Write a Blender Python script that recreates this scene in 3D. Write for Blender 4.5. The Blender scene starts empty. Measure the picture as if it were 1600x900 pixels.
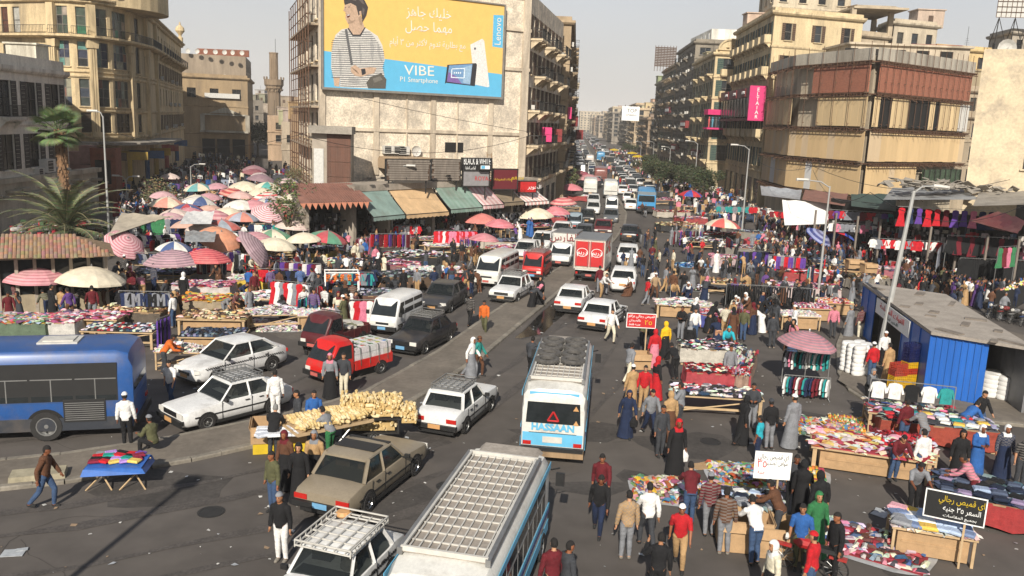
import bpy,math,random
from mathutils import Vector,Matrix,Euler
from math import sin,cos,pi,radians,atan2,sqrt
R=random.Random(7)
C=bpy.context.scene.collection
SC=bpy.context.scene
# ---------------- camera ----------------
CAMH,PITCH,ROLL,FPX=10.6,radians(11.05),radians(2.3),1330.0
cF=Vector((0,cos(PITCH),-sin(PITCH)))
_u=Vector((0,sin(PITCH),cos(PITCH)));_r=Vector((1,0,0))
cR=_r*cos(ROLL)+_u*sin(ROLL)
cU=_u*cos(ROLL)-_r*sin(ROLL)
cam=bpy.data.cameras.new('camera');camo=bpy.data.objects.new('camera',cam);C.objects.link(camo)
cam.sensor_width=36;cam.lens=36*FPX/1600;cam.clip_start=0.5;cam.clip_end=9000
camo.matrix_world=Matrix(((cR.x,cU.x,-cF.x,0),(cR.y,cU.y,-cF.y,0),(cR.z,cU.z,-cF.z,CAMH),(0,0,0,1)))
SC.camera=camo
# ---------------- world, sun, exposure ----------------
SUN_EL,SUN_AZ=radians(33),radians(187)
w=bpy.data.worlds.new('World');SC.world=w;w.use_nodes=True
nt=w.node_tree;bg=nt.nodes['Background']
sky=nt.nodes.new('ShaderNodeTexSky');sky.sky_type='NISHITA';sky.sun_disc=False
sky.sun_elevation=SUN_EL;sky.sun_rotation=SUN_AZ;sky.air_density=1.0;sky.dust_density=5.0;sky.ozone_density=1.0;sky.altitude=0
_tc=nt.nodes.new('ShaderNodeTexCoord');_sx=nt.nodes.new('ShaderNodeSeparateXYZ');nt.links.new(_tc.outputs['Generated'],_sx.inputs[0])
_cr=nt.nodes.new('ShaderNodeValToRGB');nt.links.new(_sx.outputs[2],_cr.inputs[0])
_e=_cr.color_ramp.elements;_e[0].position=0.0;_e[0].color=(.74,.70,.655,1);_e[1].position=.16;_e[1].color=(.66,.69,.73,1)
_x=_e.new(.07);_x.color=(.71,.70,.68,1);_x=_e.new(.5);_x.color=(.16,.20,.28,1)
_nz=nt.nodes.new('ShaderNodeTexNoise');_nz.inputs['Scale'].default_value=3;_nz.inputs['Detail'].default_value=6
_mpn=nt.nodes.new('ShaderNodeMapping');_mpn.inputs['Scale'].default_value=(1,1,3.5);nt.links.new(_tc.outputs['Generated'],_mpn.inputs[0]);nt.links.new(_mpn.outputs[0],_nz.inputs['Vector'])
_mr=nt.nodes.new('ShaderNodeMapRange');_mr.inputs[3].default_value=9.3;_mr.inputs[4].default_value=10.9;nt.links.new(_nz.outputs['Fac'],_mr.inputs[0])
_sc=nt.nodes.new('ShaderNodeVectorMath');_sc.operation='SCALE';nt.links.new(_cr.outputs[0],_sc.inputs[0]);nt.links.new(_mr.outputs[0],_sc.inputs['Scale'])
_mx=nt.nodes.new('ShaderNodeMix');_mx.data_type='RGBA';_mx.inputs[0].default_value=.10;nt.links.new(_sc.outputs[0],_mx.inputs[6]);nt.links.new(sky.outputs[0],_mx.inputs[7])
nt.links.new(_mx.outputs[2],bg.inputs[0]);bg.inputs[1].default_value=0.09
sl=bpy.data.lights.new('sun','SUN');sl.energy=5.0;sl.angle=radians(0.6);sl.color=(1.0,0.93,0.83)
so=bpy.data.objects.new('sun',sl);C.objects.link(so)
sd=Vector((sin(SUN_AZ)*cos(SUN_EL),cos(SUN_AZ)*cos(SUN_EL),sin(SUN_EL)))
so.rotation_euler=sd.to_track_quat('Z','Y').to_euler()
SC.view_settings.view_transform='Standard';SC.view_settings.look='None'
SC.view_settings.exposure=0.16;SC.view_settings.gamma=1.0;SC.view_settings.use_curve_mapping=False
SC.cycles.max_bounces=5;SC.cycles.diffuse_bounces=2;SC.cycles.glossy_bounces=2;SC.cycles.transparent_max_bounces=12
SC.cycles.volume_bounces=0
# ---------------- geometry from sight lines ----------------
def ray(px,py):
 return cF*FPX+cR*(px-800)-cU*(py-450)
def G(px,py,z=0.0):
 d=ray(px,py);t=(z-CAMH)/d.z
 return Vector((d.x*t,d.y*t))
def AT(px,py,Y):
 d=ray(px,py);t=Y/d.y
 return Vector((d.x*t,Y,CAMH+d.z*t))
def proj(p):
 v=Vector(p)-Vector((0,0,CAMH));z=v.dot(cF)
 return 800+FPX*v.dot(cR)/z,450-FPX*v.dot(cU)/z
 # ---------------- materials ----------------
MATS={}
def newmat(name):
 m=bpy.data.materials.new(name);m.use_nodes=True;MATS[name]=m
 return m,m.node_tree,m.node_tree.nodes['Principled BSDF']
def N(nt,t,**k):
 n=nt.nodes.new(t)
 for a,b in k.items():setattr(n,a,b)
 return n
def mat(name,col=None,rough=.8,var=.18,scale=1.2,metal=0,bump=.0,src='const',world=True,dirt=0,dcol=(.05,.045,.035),streak=False,fine=0,ior=None,spec=None):
 """surface colour x two octaves of noise, optional dirt and vertical streaks; src: const / object / attr"""
 if name in MATS:return MATS[name]
 m,nt,b=newmat(name);L=nt.links.new
 b.inputs['Roughness'].default_value=rough;b.inputs['Metallic'].default_value=metal
 if spec is not None:b.inputs['Specular IOR Level'].default_value=spec
 if src=='object':base=N(nt,'ShaderNodeObjectInfo').outputs['Color']
 elif src=='attr':base=N(nt,'ShaderNodeAttribute',attribute_name='Col').outputs['Color']
 else:
  rgb=N(nt,'ShaderNodeRGB');rgb.outputs[0].default_value=(*col,1);base=rgb.outputs[0]
 if world:co=N(nt,'ShaderNodeNewGeometry').outputs['Position']
 else:co=N(nt,'ShaderNodeTexCoord').outputs['Object']
 mp=N(nt,'ShaderNodeMapping');L(co,mp.inputs[0])
 if streak:mp.inputs['Scale'].default_value=(1,1,.18)
 nz=N(nt,'ShaderNodeTexNoise');nz.inputs['Scale'].default_value=scale;nz.inputs['Detail'].default_value=5;nz.inputs['Roughness'].default_value=.65
 L(mp.outputs[0],nz.inputs['Vector'])
 mr=N(nt,'ShaderNodeMapRange');mr.inputs[1].default_value=.3;mr.inputs[2].default_value=.7
 mr.inputs[3].default_value=1-var;mr.inputs[4].default_value=1+var;L(nz.outputs['Fac'],mr.inputs[0])
 mx=N(nt,'ShaderNodeVectorMath',operation='SCALE');L(base,mx.inputs[0]);L(mr.outputs[0],mx.inputs['Scale'])
 out=mx.outputs[0]
 if fine:
  n3=N(nt,'ShaderNodeTexNoise');n3.inputs['Scale'].default_value=scale*9;n3.inputs['Detail'].default_value=3;L(co,n3.inputs['Vector'])
  m3=N(nt,'ShaderNodeMapRange');m3.inputs[1].default_value=.35;m3.inputs[2].default_value=.65;m3.inputs[3].default_value=1-fine;m3.inputs[4].default_value=1+fine
  L(n3.outputs['Fac'],m3.inputs[0]);x3=N(nt,'ShaderNodeVectorMath',operation='SCALE');L(out,x3.inputs[0]);L(m3.outputs[0],x3.inputs['Scale']);out=x3.outputs[0]
 if dirt:
  n2=N(nt,'ShaderNodeTexNoise');n2.inputs['Scale'].default_value=scale*.45;n2.inputs['Detail'].default_value=8;n2.inputs['Roughness'].default_value=.75
  L(mp.outputs[0],n2.inputs['Vector'])
  r2=N(nt,'ShaderNodeMapRange');r2.inputs[1].default_value=.48;r2.inputs[2].default_value=.68;r2.inputs[4].default_value=dirt;L(n2.outputs['Fac'],r2.inputs[0])
  mm=N(nt,'ShaderNodeMix',data_type='RGBA');L(r2.outputs[0],mm.inputs[0]);L(out,mm.inputs[6]);mm.inputs[7].default_value=(*dcol,1);out=mm.outputs[2]
 L(out,b.inputs['Base Color'])
 if bump:
  bn=N(nt,'ShaderNodeBump');bn.inputs['Strength'].default_value=bump;bn.inputs['Distance'].default_value=.05;L(nz.outputs['Fac'],bn.inputs['Height']);L(bn.outputs[0],b.inputs['Normal'])
 return m
mat('fabric',src='object',rough=.9,var=.22,scale=5,world=False,fine=.12,bump=.5)
def stripes(name,sx,sz,k2):
 m=mat(name,src='object',rough=.9,var=.12,scale=6,world=False,fine=.08);nt=m.node_tree;b=nt.nodes['Principled BSDF'];old=b.inputs['Base Color'].links[0].from_socket
 tc=N(nt,'ShaderNodeTexCoord');mp=N(nt,'ShaderNodeMapping');mp.inputs['Scale'].default_value=(sx,sx,sz);nt.links.new(tc.outputs['Object'],mp.inputs[0]);ck=N(nt,'ShaderNodeTexChecker');ck.inputs['Scale'].default_value=1;nt.links.new(mp.outputs[0],ck.inputs[0]);s_=N(nt,'ShaderNodeVectorMath',operation='SCALE');nt.links.new(old,s_.inputs[0]);s_.inputs['Scale'].default_value=k2;a_=N(nt,'ShaderNodeVectorMath',operation='ADD');nt.links.new(s_.outputs[0],a_.inputs[0]);a_.inputs[1].default_value=(.12,.11,.1)if k2<1 else(0,0,0)
 mm=N(nt,'ShaderNodeMix',data_type='RGBA');nt.links.new(ck.outputs['Fac'],mm.inputs[0]);nt.links.new(old,mm.inputs[6]);nt.links.new(a_.outputs[0],mm.inputs[7]);nt.links.new(mm.outputs[2],b.inputs['Base Color'])
stripes('fabric_stripe',.01,24,.35);stripes('fabric_check',22,22,.45)
mat('skin',src='object',rough=.55,var=.06,scale=9,world=False)
mat('paint',src='object',rough=.32,var=.08,scale=1.6,world=True,fine=.05,dirt=.42,dcol=(.16,.13,.10))
mat('goods',src='attr',rough=.75,var=.2,scale=8,fine=.12)
mat('attr_matt',src='attr',rough=.85,var=.15,scale=1.4,dirt=.25,dcol=(.10,.085,.065),streak=True)
mat('metal',(.33,.33,.32),.45,.15,3,metal=.7)
mat('dark_metal',(.035,.033,.03),.55,.2,3,metal=.3)
mat('rust',(.11,.055,.03),.8,.3,4)
mat('rubber_dusty',(.085,.08,.074),.9,.4,5,world=False)
mat('rubber',(.022,.021,.02),.85,.25,6,world=False)
mat('chrome',(.6,.6,.6),.2,.05,3,metal=1)
mat('black_plastic',(.018,.018,.018),.5,.1,4)
mat('wood',(.30,.20,.11),.75,.3,3,streak=True)
mat('pale_wood',(.48,.34,.19),.75,.2,3)
mat('cardboard',(.42,.27,.14),.85,.15,4,fine=.05)
mat('white_cloth',(.72,.71,.68),.9,.1,3)
mat('grey_tarp',(.42,.43,.43),.6,.2,2,dirt=.3)
mat('roof_grey',(.30,.27,.225),.9,.25,.8,dirt=.5,dcol=(.13,.11,.09),fine=.1)
mat('leaf_green',src='attr',rough=.7,var=.35,scale=1.5)
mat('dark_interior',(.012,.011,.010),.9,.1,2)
mat('lamp_red',(.45,.02,.015),.25,.05,3)
mat('lamp_clear',(.7,.68,.62),.15,.05,3)
mat('glass_far',(.03,.035,.04),.2,.4,1.5)
mat('shutter_green',(.05,.085,.07),.7,.3,2)
mat('shutter_brown',(.09,.055,.035),.75,.3,2)
mat('text_white',(.85,.85,.82),.6,.03,3)
m,nt,b=newmat('glass')
b.inputs['Base Color'].default_value=(.02,.024,.025,1);b.inputs['Roughness'].default_value=.08
tr=N(nt,'ShaderNodeBsdfTransparent');tr.inputs[0].default_value=(.55,.58,.56,1);ms=N(nt,'ShaderNodeMixShader');ms.inputs[0].default_value=.58
nt.links.new(tr.outputs[0],ms.inputs[1]);nt.links.new(b.outputs[0],ms.inputs[2]);nt.links.new(ms.outputs[0],nt.nodes['Material Output'].inputs[0])
# ---------------- mesh builder ----------------
class MB:
 def __init__(s):s.v=[];s.f=[];s.m=[];s.c=[]
 def pts(s,pts):i=len(s.v);s.v+=[tuple(p)for p in pts];return i
 def face(s,idx,mi=0,col=None):s.f.append(tuple(idx));s.m.append(mi);s.c.append(col)
 def poly(s,pts,mi=0,col=None):
  i=s.pts(pts);s.face(range(i,i+len(pts)),mi,col)
 def box(s,c,d,mi=0,col=None,rz=0,M=None,taper=1.0):
  x,y,z=d[0]/2,d[1]/2,d[2]/2;t=taper
  P=[(-x,-y,-z),(x,-y,-z),(x,y,-z),(-x,y,-z),(-x*t,-y*t,z),(x*t,-y*t,z),(x*t,y*t,z),(-x*t,y*t,z)]
  if M is not None:P=[M@Vector(p)for p in P]
  elif rz:ca,sa=cos(rz),sin(rz);P=[(p[0]*ca-p[1]*sa,p[0]*sa+p[1]*ca,p[2])for p in P]
  i=s.pts([(p[0]+c[0],p[1]+c[1],p[2]+c[2])for p in P])
  for q in((3,2,1,0),(4,5,6,7),(0,1,5,4),(1,2,6,5),(2,3,7,6),(3,0,4,7)):s.face([i+k for k in q],mi,col)
 def ring(s,rings,mi=0,col=None,caps=True,closed=True):
  n=len(rings[0]);ids=[s.pts(r)for r in rings]
  for a,b in zip(ids,ids[1:]):
   for k in range(n if closed else n-1):
    k2=(k+1)%n;s.face((a+k,a+k2,b+k2,b+k),mi,col)
  if caps:
   s.face([ids[0]+k for k in reversed(range(n))],mi,col);s.face([ids[-1]+k for k in range(n)],mi,col)
 def tube(s,path,r,n=6,mi=0,col=None,caps=True,sq=1.0):
  path=[Vector(p)for p in path];rs=r if isinstance(r,(list,tuple))else[r]*len(path);rings=[]
  for i,p in enumerate(path):
   d=(path[min(i+1,len(path)-1)]-path[max(i-1,0)]).normalized()
   a=d.cross(Vector((0,1,0))if abs(d.y)<.9 else Vector((1,0,0))).normalized();b=d.cross(a)
   rings.append([p+(a*cos(2*pi*k/n)+b*sin(2*pi*k/n)*sq)*rs[i]for k in range(n)])
  s.ring(rings,mi,col,caps)
 def lathe(s,prof,n=12,c=(0,0,0),mi=0,col=None,sx=1,sy=1):
  s.ring([[(c[0]+r*cos(2*pi*k/n)*sx,c[1]+r*sin(2*pi*k/n)*sy,c[2]+z)for k in range(n)]for r,z in prof],mi,col)
 def prism(s,poly,z0,z1,mi=0,col=None,mit=None):
  n=len(poly);a=s.pts([(p[0],p[1],z0)for p in poly]);b=s.pts([(p[0],p[1],z1)for p in poly])
  for k in range(n):k2=(k+1)%n;s.face((a+k,a+k2,b+k2,b+k),mi,col)
  s.face([b+k for k in range(n)],mi if mit is None else mit,col);s.face([a+k for k in reversed(range(n))],mi,col)
 def extr(s,poly,ax,h0,h1,mi=0,col=None):
  """extrude a 2-D outline along axis ax between h0 and h1 (ax 1: outline is x,z; ax 0: outline is y,z)"""
  n=len(poly);f=(lambda p,h:(p[0],h,p[1]))if ax==1 else(lambda p,h:(h,p[0],p[1]))
  a=s.pts([f(p,h0)for p in poly]);b=s.pts([f(p,h1)for p in poly])
  for k in range(n):k2=(k+1)%n;s.face((a+k,a+k2,b+k2,b+k),mi,col)
  s.face([b+k for k in range(n)],mi,col);s.face([a+k for k in reversed(range(n))],mi,col)
 def mesh(s,name,mats,smooth=False):
  me=bpy.data.meshes.new(name);me.from_pydata(s.v,[],s.f)
  for k in(mats if isinstance(mats,(list,tuple))else[mats]):me.materials.append(MATS[k]if isinstance(k,str)else k)
  me.polygons.foreach_set('material_index',s.m)
  if any(c is not None for c in s.c):
   at=me.color_attributes.new('Col','FLOAT_COLOR','CORNER');buf=[]
   for f,c in zip(s.f,s.c):
    c=c or(.5,.5,.5);buf+=[c[0],c[1],c[2],1.0]*len(f)
   at.data.foreach_set('color',buf)
  if smooth:me.polygons.foreach_set('use_smooth',[True]*len(me.polygons))
  me.update();return me
 def build(s,name,mats,parent=None,smooth=False,**k):
  return obj(name,s.mesh(name,mats,smooth),parent,**k)
def split_build(b,name,mats,parent=None,per=8,**k):
 """the pieces gathered in b (per vertices each), every one an object of its own"""
 for i in range(0,len(b.v),per):
  c=MB();c.v=b.v[i:i+per]
  for f,m,cl in zip(b.f,b.m,b.c):
   if i<=f[0]<i+per:c.face([q-i for q in f],m,cl)
  c.build(name,mats,parent,**k)
MB.split=split_build
def obj(name,me,parent=None,loc=None,rz=None,color=None,label=None,cat=None,group=None,kind=None,rot=None,scale=None):
 o=bpy.data.objects.new(name,me);C.objects.link(o)
 if parent:o.parent=parent
 if loc is not None:o.location=loc
 if rz is not None:o.rotation_euler=(0,0,rz)
 if rot is not None:o.rotation_euler=rot
 if scale is not None:o.scale=scale if hasattr(scale,'__len__')else(scale,)*3
 if color:o.color=(*color[:3],1)
 return tag(o,label,cat,group,kind)
def tag(o,label=None,cat=None,group=None,kind=None):
 if label:o['label']=label
 if cat:o['category']=cat
 if group:o['group']=group
 if kind:o['kind']=kind
 return o
def empty(name,loc,rz=0,label=None,cat=None,group=None,kind=None):
 return obj(name,None,None,loc,rz,None,label,cat,group,kind)
KIDS={}
def kids(o):
 return[c for c in C.objects if c.parent==o]
def proto_tree(o):
 """the children of a finished thing, read once so that copying is cheap"""
 t=[(c,proto_tree(c))for c in o.children]
 return t
def copy_tree(o,tree,loc=None,rz=None,colmap=None,label=None,group=None,scale=None,cat=None):
 c=o.copy();C.objects.link(c)
 def rec(par,tr):
  for ch,sub in tr:
   k=ch.copy();C.objects.link(k);k.parent=par
   if colmap and ch.get('tint')in colmap:k.color=(*colmap[ch['tint']][:3],1)
   rec(k,sub)
 rec(c,tree)
 if colmap and o.get('tint')in colmap:c.color=(*colmap[o['tint']][:3],1)
 if loc is not None:c.location=loc
 if rz is not None:c.rotation_euler=(0,0,rz)
 if scale is not None:c.scale=(scale,)*3 if not hasattr(scale,'__len__')else scale
 if group:c['group']=group
 elif 'group' in c and group is False:del c['group']
 if label:c['label']=label
 if cat:c['category']=cat
 return c
import unicodedata
_AF={}
for _c in range(0xFE70,0xFEFD):
 _d=unicodedata.decomposition(chr(_c)).split()
 if len(_d)==2:_AF.setdefault(chr(int(_d[1],16)),{})[_d[0][1:-1]]=chr(_c)
 elif len(_d)==3:_AF.setdefault(chr(int(_d[1],16))+chr(int(_d[2],16)),{})[_d[0][1:-1]]=chr(_c)
def arabic(s):
 """joined letter forms in visual order"""
 s=s.replace('\u0644\u0623','\x01').replace('\u0644\u0627','\x02');m={'\x01':'\u0644\u0623','\x02':'\u0644\u0627'}
 out=[];L=[m.get(c,c)for c in s]
 for i,c in enumerate(L):
  f=_AF.get(c)
  if not f:out.append(c);continue
  p=i>0 and L[i-1]in _AF and 'initial' in _AF[L[i-1]];n='initial' in f and i+1<len(L)and L[i+1]in _AF
  out.append(f.get('medial' if p and n else 'final' if p else 'initial' if n else 'isolated',c))
 r=''.join(reversed(out))
 import re
 return re.sub('[\u0660-\u0669]{2,}',lambda m:m.group(0)[::-1],r)
def text(s,size,name,material,parent=None,loc=(0,0,0),rot=(pi/2,0,0),ext=.01,align='CENTER',width=None,bold=0,**k):
 cu=bpy.data.curves.new('lettering','FONT');cu.body=s;cu.size=size;cu.extrude=ext;cu.align_x=align;cu.align_y='CENTER';cu.resolution_u=2;cu.offset=bold
 o=bpy.data.objects.new('lettering',cu);C.objects.link(o);dg=bpy.context.evaluated_depsgraph_get()
 me=bpy.data.meshes.new_from_object(o.evaluated_get(dg));bpy.data.objects.remove(o);bpy.data.curves.remove(cu)
 me.name=name;me.materials.clear();me.materials.append(MATS[material]if isinstance(material,str)else material)
 if width and len(me.vertices):
  xs=[v.co.x for v in me.vertices];w_=max(xs)-min(xs);f_=width/max(w_,1e-3)
  for v in me.vertices:v.co.x*=f_
 return obj(name,me,parent,loc=loc,rot=rot,**k)
# ================= facades =================
for n_,c_ in dict(wf_dark=(.045,.04,.035),wf_grey=(.22,.2,.17),wf_white=(.5,.48,.44)).items():mat(n_,c_,.7,.2,3)
mat('plaster',src='object',rough=.92,var=.24,scale=.6,dirt=.68,dcol=(.15,.12,.09),streak=True,bump=.25,fine=.07)
mat('stone_trim',src='object',rough=.9,var=.25,scale=1.5,dirt=.7,dcol=(.13,.10,.07),streak=True)
mat('pane',src='object',rough=.25,var=.35,scale=1.7)
CREAM,TAN,GREYB,BROWNB,YEL=(.54,.44,.31),(.40,.315,.22),(.27,.235,.19),(.30,.215,.14),(.58,.43,.21)
_wp={}
def window_proto(kind,w,h):
 """frame and pane meshes; local x right, z up from the sill, -y outwards, wall face at y = 0"""
 key=(kind,round(w,1),round(h,1))
 if key in _wp:return _wp[key]
 f=MB();t=.07;d=.16
 f.box((w/2,d,t/2),(w,.06,t));f.box((w/2,d,h-t/2),(w,.06,t));f.box((t/2,d,h/2),(t,.06,h-2*t));f.box((w-t/2,d,h/2),(t,.06,h-2*t))
 f.box((w/2,-.07,-.06),(w+.3,.22,.11),1)
 if kind in('glass','bay','shut','far'):
  nx=max(1,round(w/(.75 if kind=='bay' else 1.0)));nz=3 if kind=='bay' else(2 if kind!='far' else 1)
  for i in range(1,nx):f.box((w*i/nx,d,h/2),(.05,.05,h-.14))
  for i in range(1,nz):f.box((w/2,d-.01,h*i/nz),(w-.14,.05,.05))
 if kind=='shut':
  lw=w*.42
  for sx,ang in((0,-1),(w,1)):
   x0=sx;x1=sx+ang*lw
   for k in range(9):f.box(((x0+x1)/2,-.05,h*(k+.5)/9),(lw,.03,h/9-.03),2)
   f.box((x0+ang*.03,-.05,h/2),(.06,.05,h),2);f.box((x1-ang*.03,-.05,h/2),(.06,.05,h),2)
 p=MB();p.poly([(t,d+.02,t),(w-t,d+.02,t),(w-t,d+.02,h-t),(t,d+.02,h-t)])
 if kind=='far':f.poly(p.v,3)
 _wp[key]=(f,p.mesh('pane','pane'));return _wp[key]
_wm={}
def add_window(root,A,ang,u,z,kind,w,h,frame='wf_grey',shut='shutter_green',pane=(.03,.035,.04),trim='stone_trim',tcol=CREAM,sub=True):
 f,pm=window_proto(kind,w,h);k=(kind,round(w,1),round(h,1),frame,shut)
 if k not in _wm:_wm[k]=f.mesh('window',[frame,'stone_trim',shut,'glass_far'])
 L=(A[0]+cos(ang)*u-root.location.x,A[1]+sin(ang)*u-root.location.y,z)
 o=obj('window',_wm[k],root,L,ang,tcol)
 if kind!='far':obj('pane',pm,o,color=pane)
 return o
_cache={}
def ac_mesh():
 if 'ac' not in _cache:
  b=MB();b.box((0,-.2,.3),(.85,.36,.58));b.box((-.1,-.385,.3),(.5,.012,.46),1)
  for k in range(3):b.box((-.1,-.395,.14+k*.15),(.5,.01,.02),0)
  b.box((0,-.12,-.03),(.7,.3,.05),1);_cache['ac']=b.mesh('air_conditioner',['lamp_clear2','dark_metal'])
 return _cache['ac']
mat('lamp_clear2',(.55,.53,.48),.6,.15,3)
def dish_mesh():
 if 'dish' not in _cache:
  b=MB();n=12;b.ring([[(r*cos(2*pi*k/n),-y,.5+r*sin(2*pi*k/n))for k in range(n)]for r,y in((.08,.2),(.3,.24),(.5,.36))],0,caps=False)
  b.box((0,-.2,.5),(.16,.02,.16));b.tube([(0,-.2,.5),(0,0,.3),(0,0,0)],.03,5,1);b.tube([(0,-.25,.1),(0,-.6,.5)],.015,4,1)
  _cache['dish']=b.mesh('satellite_dish',['lamp_clear2','dark_metal'])
 return _cache['dish']
def balcony(root,A,ang,u,z,w,dep=1.0,solid=False,col=CREAM):
 key=('balc',round(w,1),dep,solid)
 if key not in _cache:
  b=MB();b.box((w/2,-dep/2,-.1),(w,dep,.2));b.box((w/2,-dep/2,-.26),(w-.2,dep-.2,.12))
  for x in(.25,w-.25):b.extr([(-.02,-.3),(-dep*.7,-.3),(-.02,-1.0)],0,x-.1,x+.1)
  r=MB()
  if solid:
   r.box((w/2,-dep+.06,.45),(w,.1,.9));r.box((.06,-dep/2,.45),(.1,dep-.12,.9));r.box((w-.06,-dep/2,.45),(.1,dep-.12,.9))
  else:
   for zz in(.08,.95):r.box((w/2,-dep+.04,zz),(w,.04,.05));r.box((.04,-dep/2,zz),(.04,dep,.05));r.box((w-.04,-dep/2,zz),(.04,dep,.05))
   for i in range(int(w/.16)+1):r.box((i*.16+.02,-dep+.04,.5),(.025,.025,.86))
  _cache[key]=(b.mesh('balcony','stone_trim'),r.mesh('railing','stone_trim' if solid else 'dark_metal'))
 L=(A[0]+cos(ang)*u-root.location.x,A[1]+sin(ang)*u-root.location.y,z)
 o=obj('balcony',_cache[key][0],root,L,ang,col);obj('railing',_cache[key][1],o,color=col);return o
def facade(wall,root,A,B,z0,z1,rows,col,**k):
 """one wall face from A to B (left to right seen from outside), openings cut by rows of dict(z, n or us, w, h, kind ...)"""
 A=Vector(A[:2]);B=Vector(B[:2]);d=(B-A);L=d.length;d=d/L;nn=Vector((d.y,-d.x));ang=atan2(d.y,d.x)
 ox,oy=root.location.x,root.location.y
 def P(u,z,dep=0):q=A+d*u-nn*dep;return(q.x-ox,q.y-oy,z)
 def quad(u0,u1,za,zb,dep=0):
  if u1-u0>.001 and zb-za>.001:wall.poly([P(u0,za,dep),P(u1,za,dep),P(u1,zb,dep),P(u0,zb,dep)])
 z=z0
 for r in sorted(rows,key=lambda r:r['z']):
  w,h=min(r['w'],L*.9),r['h'];us=r.get('us')or[L*(i+.5)/r['n']for i in range(r['n'])]
  quad(0,L,z,r['z']);zt=r['z']+h;last=0
  for i,uc in enumerate(us):
   a,b_=uc-w/2,uc+w/2
   if a<last or b_>L:continue
   quad(last,a,r['z'],zt);last=b_;D=.2
   wall.poly([P(a,r['z']),P(a,r['z'],D),P(a,zt,D),P(a,zt)]);wall.poly([P(b_,r['z'],D),P(b_,r['z']),P(b_,zt),P(b_,zt,D)])
   wall.poly([P(a,r['z'],D),P(a,r['z']),P(b_,r['z']),P(b_,r['z'],D)]);wall.poly([P(a,zt),P(a,zt,D),P(b_,zt,D),P(b_,zt)])
   quad(a-.001,b_+.001,r['z'],zt,.22)
   kd=r.get('kind','glass');pc=R.choice(r.get('panes',[(.02,.022,.025),(.035,.04,.045),(.06,.055,.045),(.015,.015,.015)]))
   if kd!='hole':add_window(root,A,ang,a,r['z'],kd,w,h,r.get('frame','wf_grey'),r.get('shut','shutter_green'),pc,tcol=col)
   bl=r.get('balc')
   if bl and(bl is True or i in bl):balcony(root,A-d*0,ang,max(0,a-.5),r['z']-.05,min(w+1,L-max(0,a-.5)),r.get('bd',.9),r.get('solid',False),col)
   if R.random()<r.get('ac',0):
    q=A+d*(b_+.1)+nn*.02;obj('air_conditioner',ac_mesh(),root,(q.x-ox,q.y-oy,r['z']-.1),ang)
  quad(last,L,r['z'],zt);z=zt
 quad(0,L,z,z1)
 return ang,L
def trim_band(b,root,pts,z,h,out,mi=0,closed=False):
 """a moulded ledge that follows the wall line, projecting outwards"""
 n=len(pts)
 prof=[(-.02,z),(out*.6,z),(out,z+h*.45),(out,z+h),(-.02,z+h)]
 rings=[]
 for i in range(n):
  p=Vector(pts[i][:2]);a=Vector(pts[max(i-1,0)][:2]);c=Vector(pts[min(i+1,n-1)][:2])
  if closed:a=Vector(pts[(i-1)%n][:2]);c=Vector(pts[(i+1)%n][:2])
  d1=(p-a).normalized()if(p-a).length>0 else(c-p).normalized();d2=(c-p).normalized()if(c-p).length>0 else d1
  nr=(Vector((d1.y,-d1.x))+Vector((d2.y,-d2.x)));nr=nr/max(.35,nr.length_squared/2)if nr.length>0 else nr
  rings.append([(p.x+nr.x*o-root.location.x,p.y+nr.y*o-root.location.y,zz)for o,zz in prof])
 if closed:rings.append(rings[0])
 b.ring(rings,mi,caps=not closed)
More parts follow.
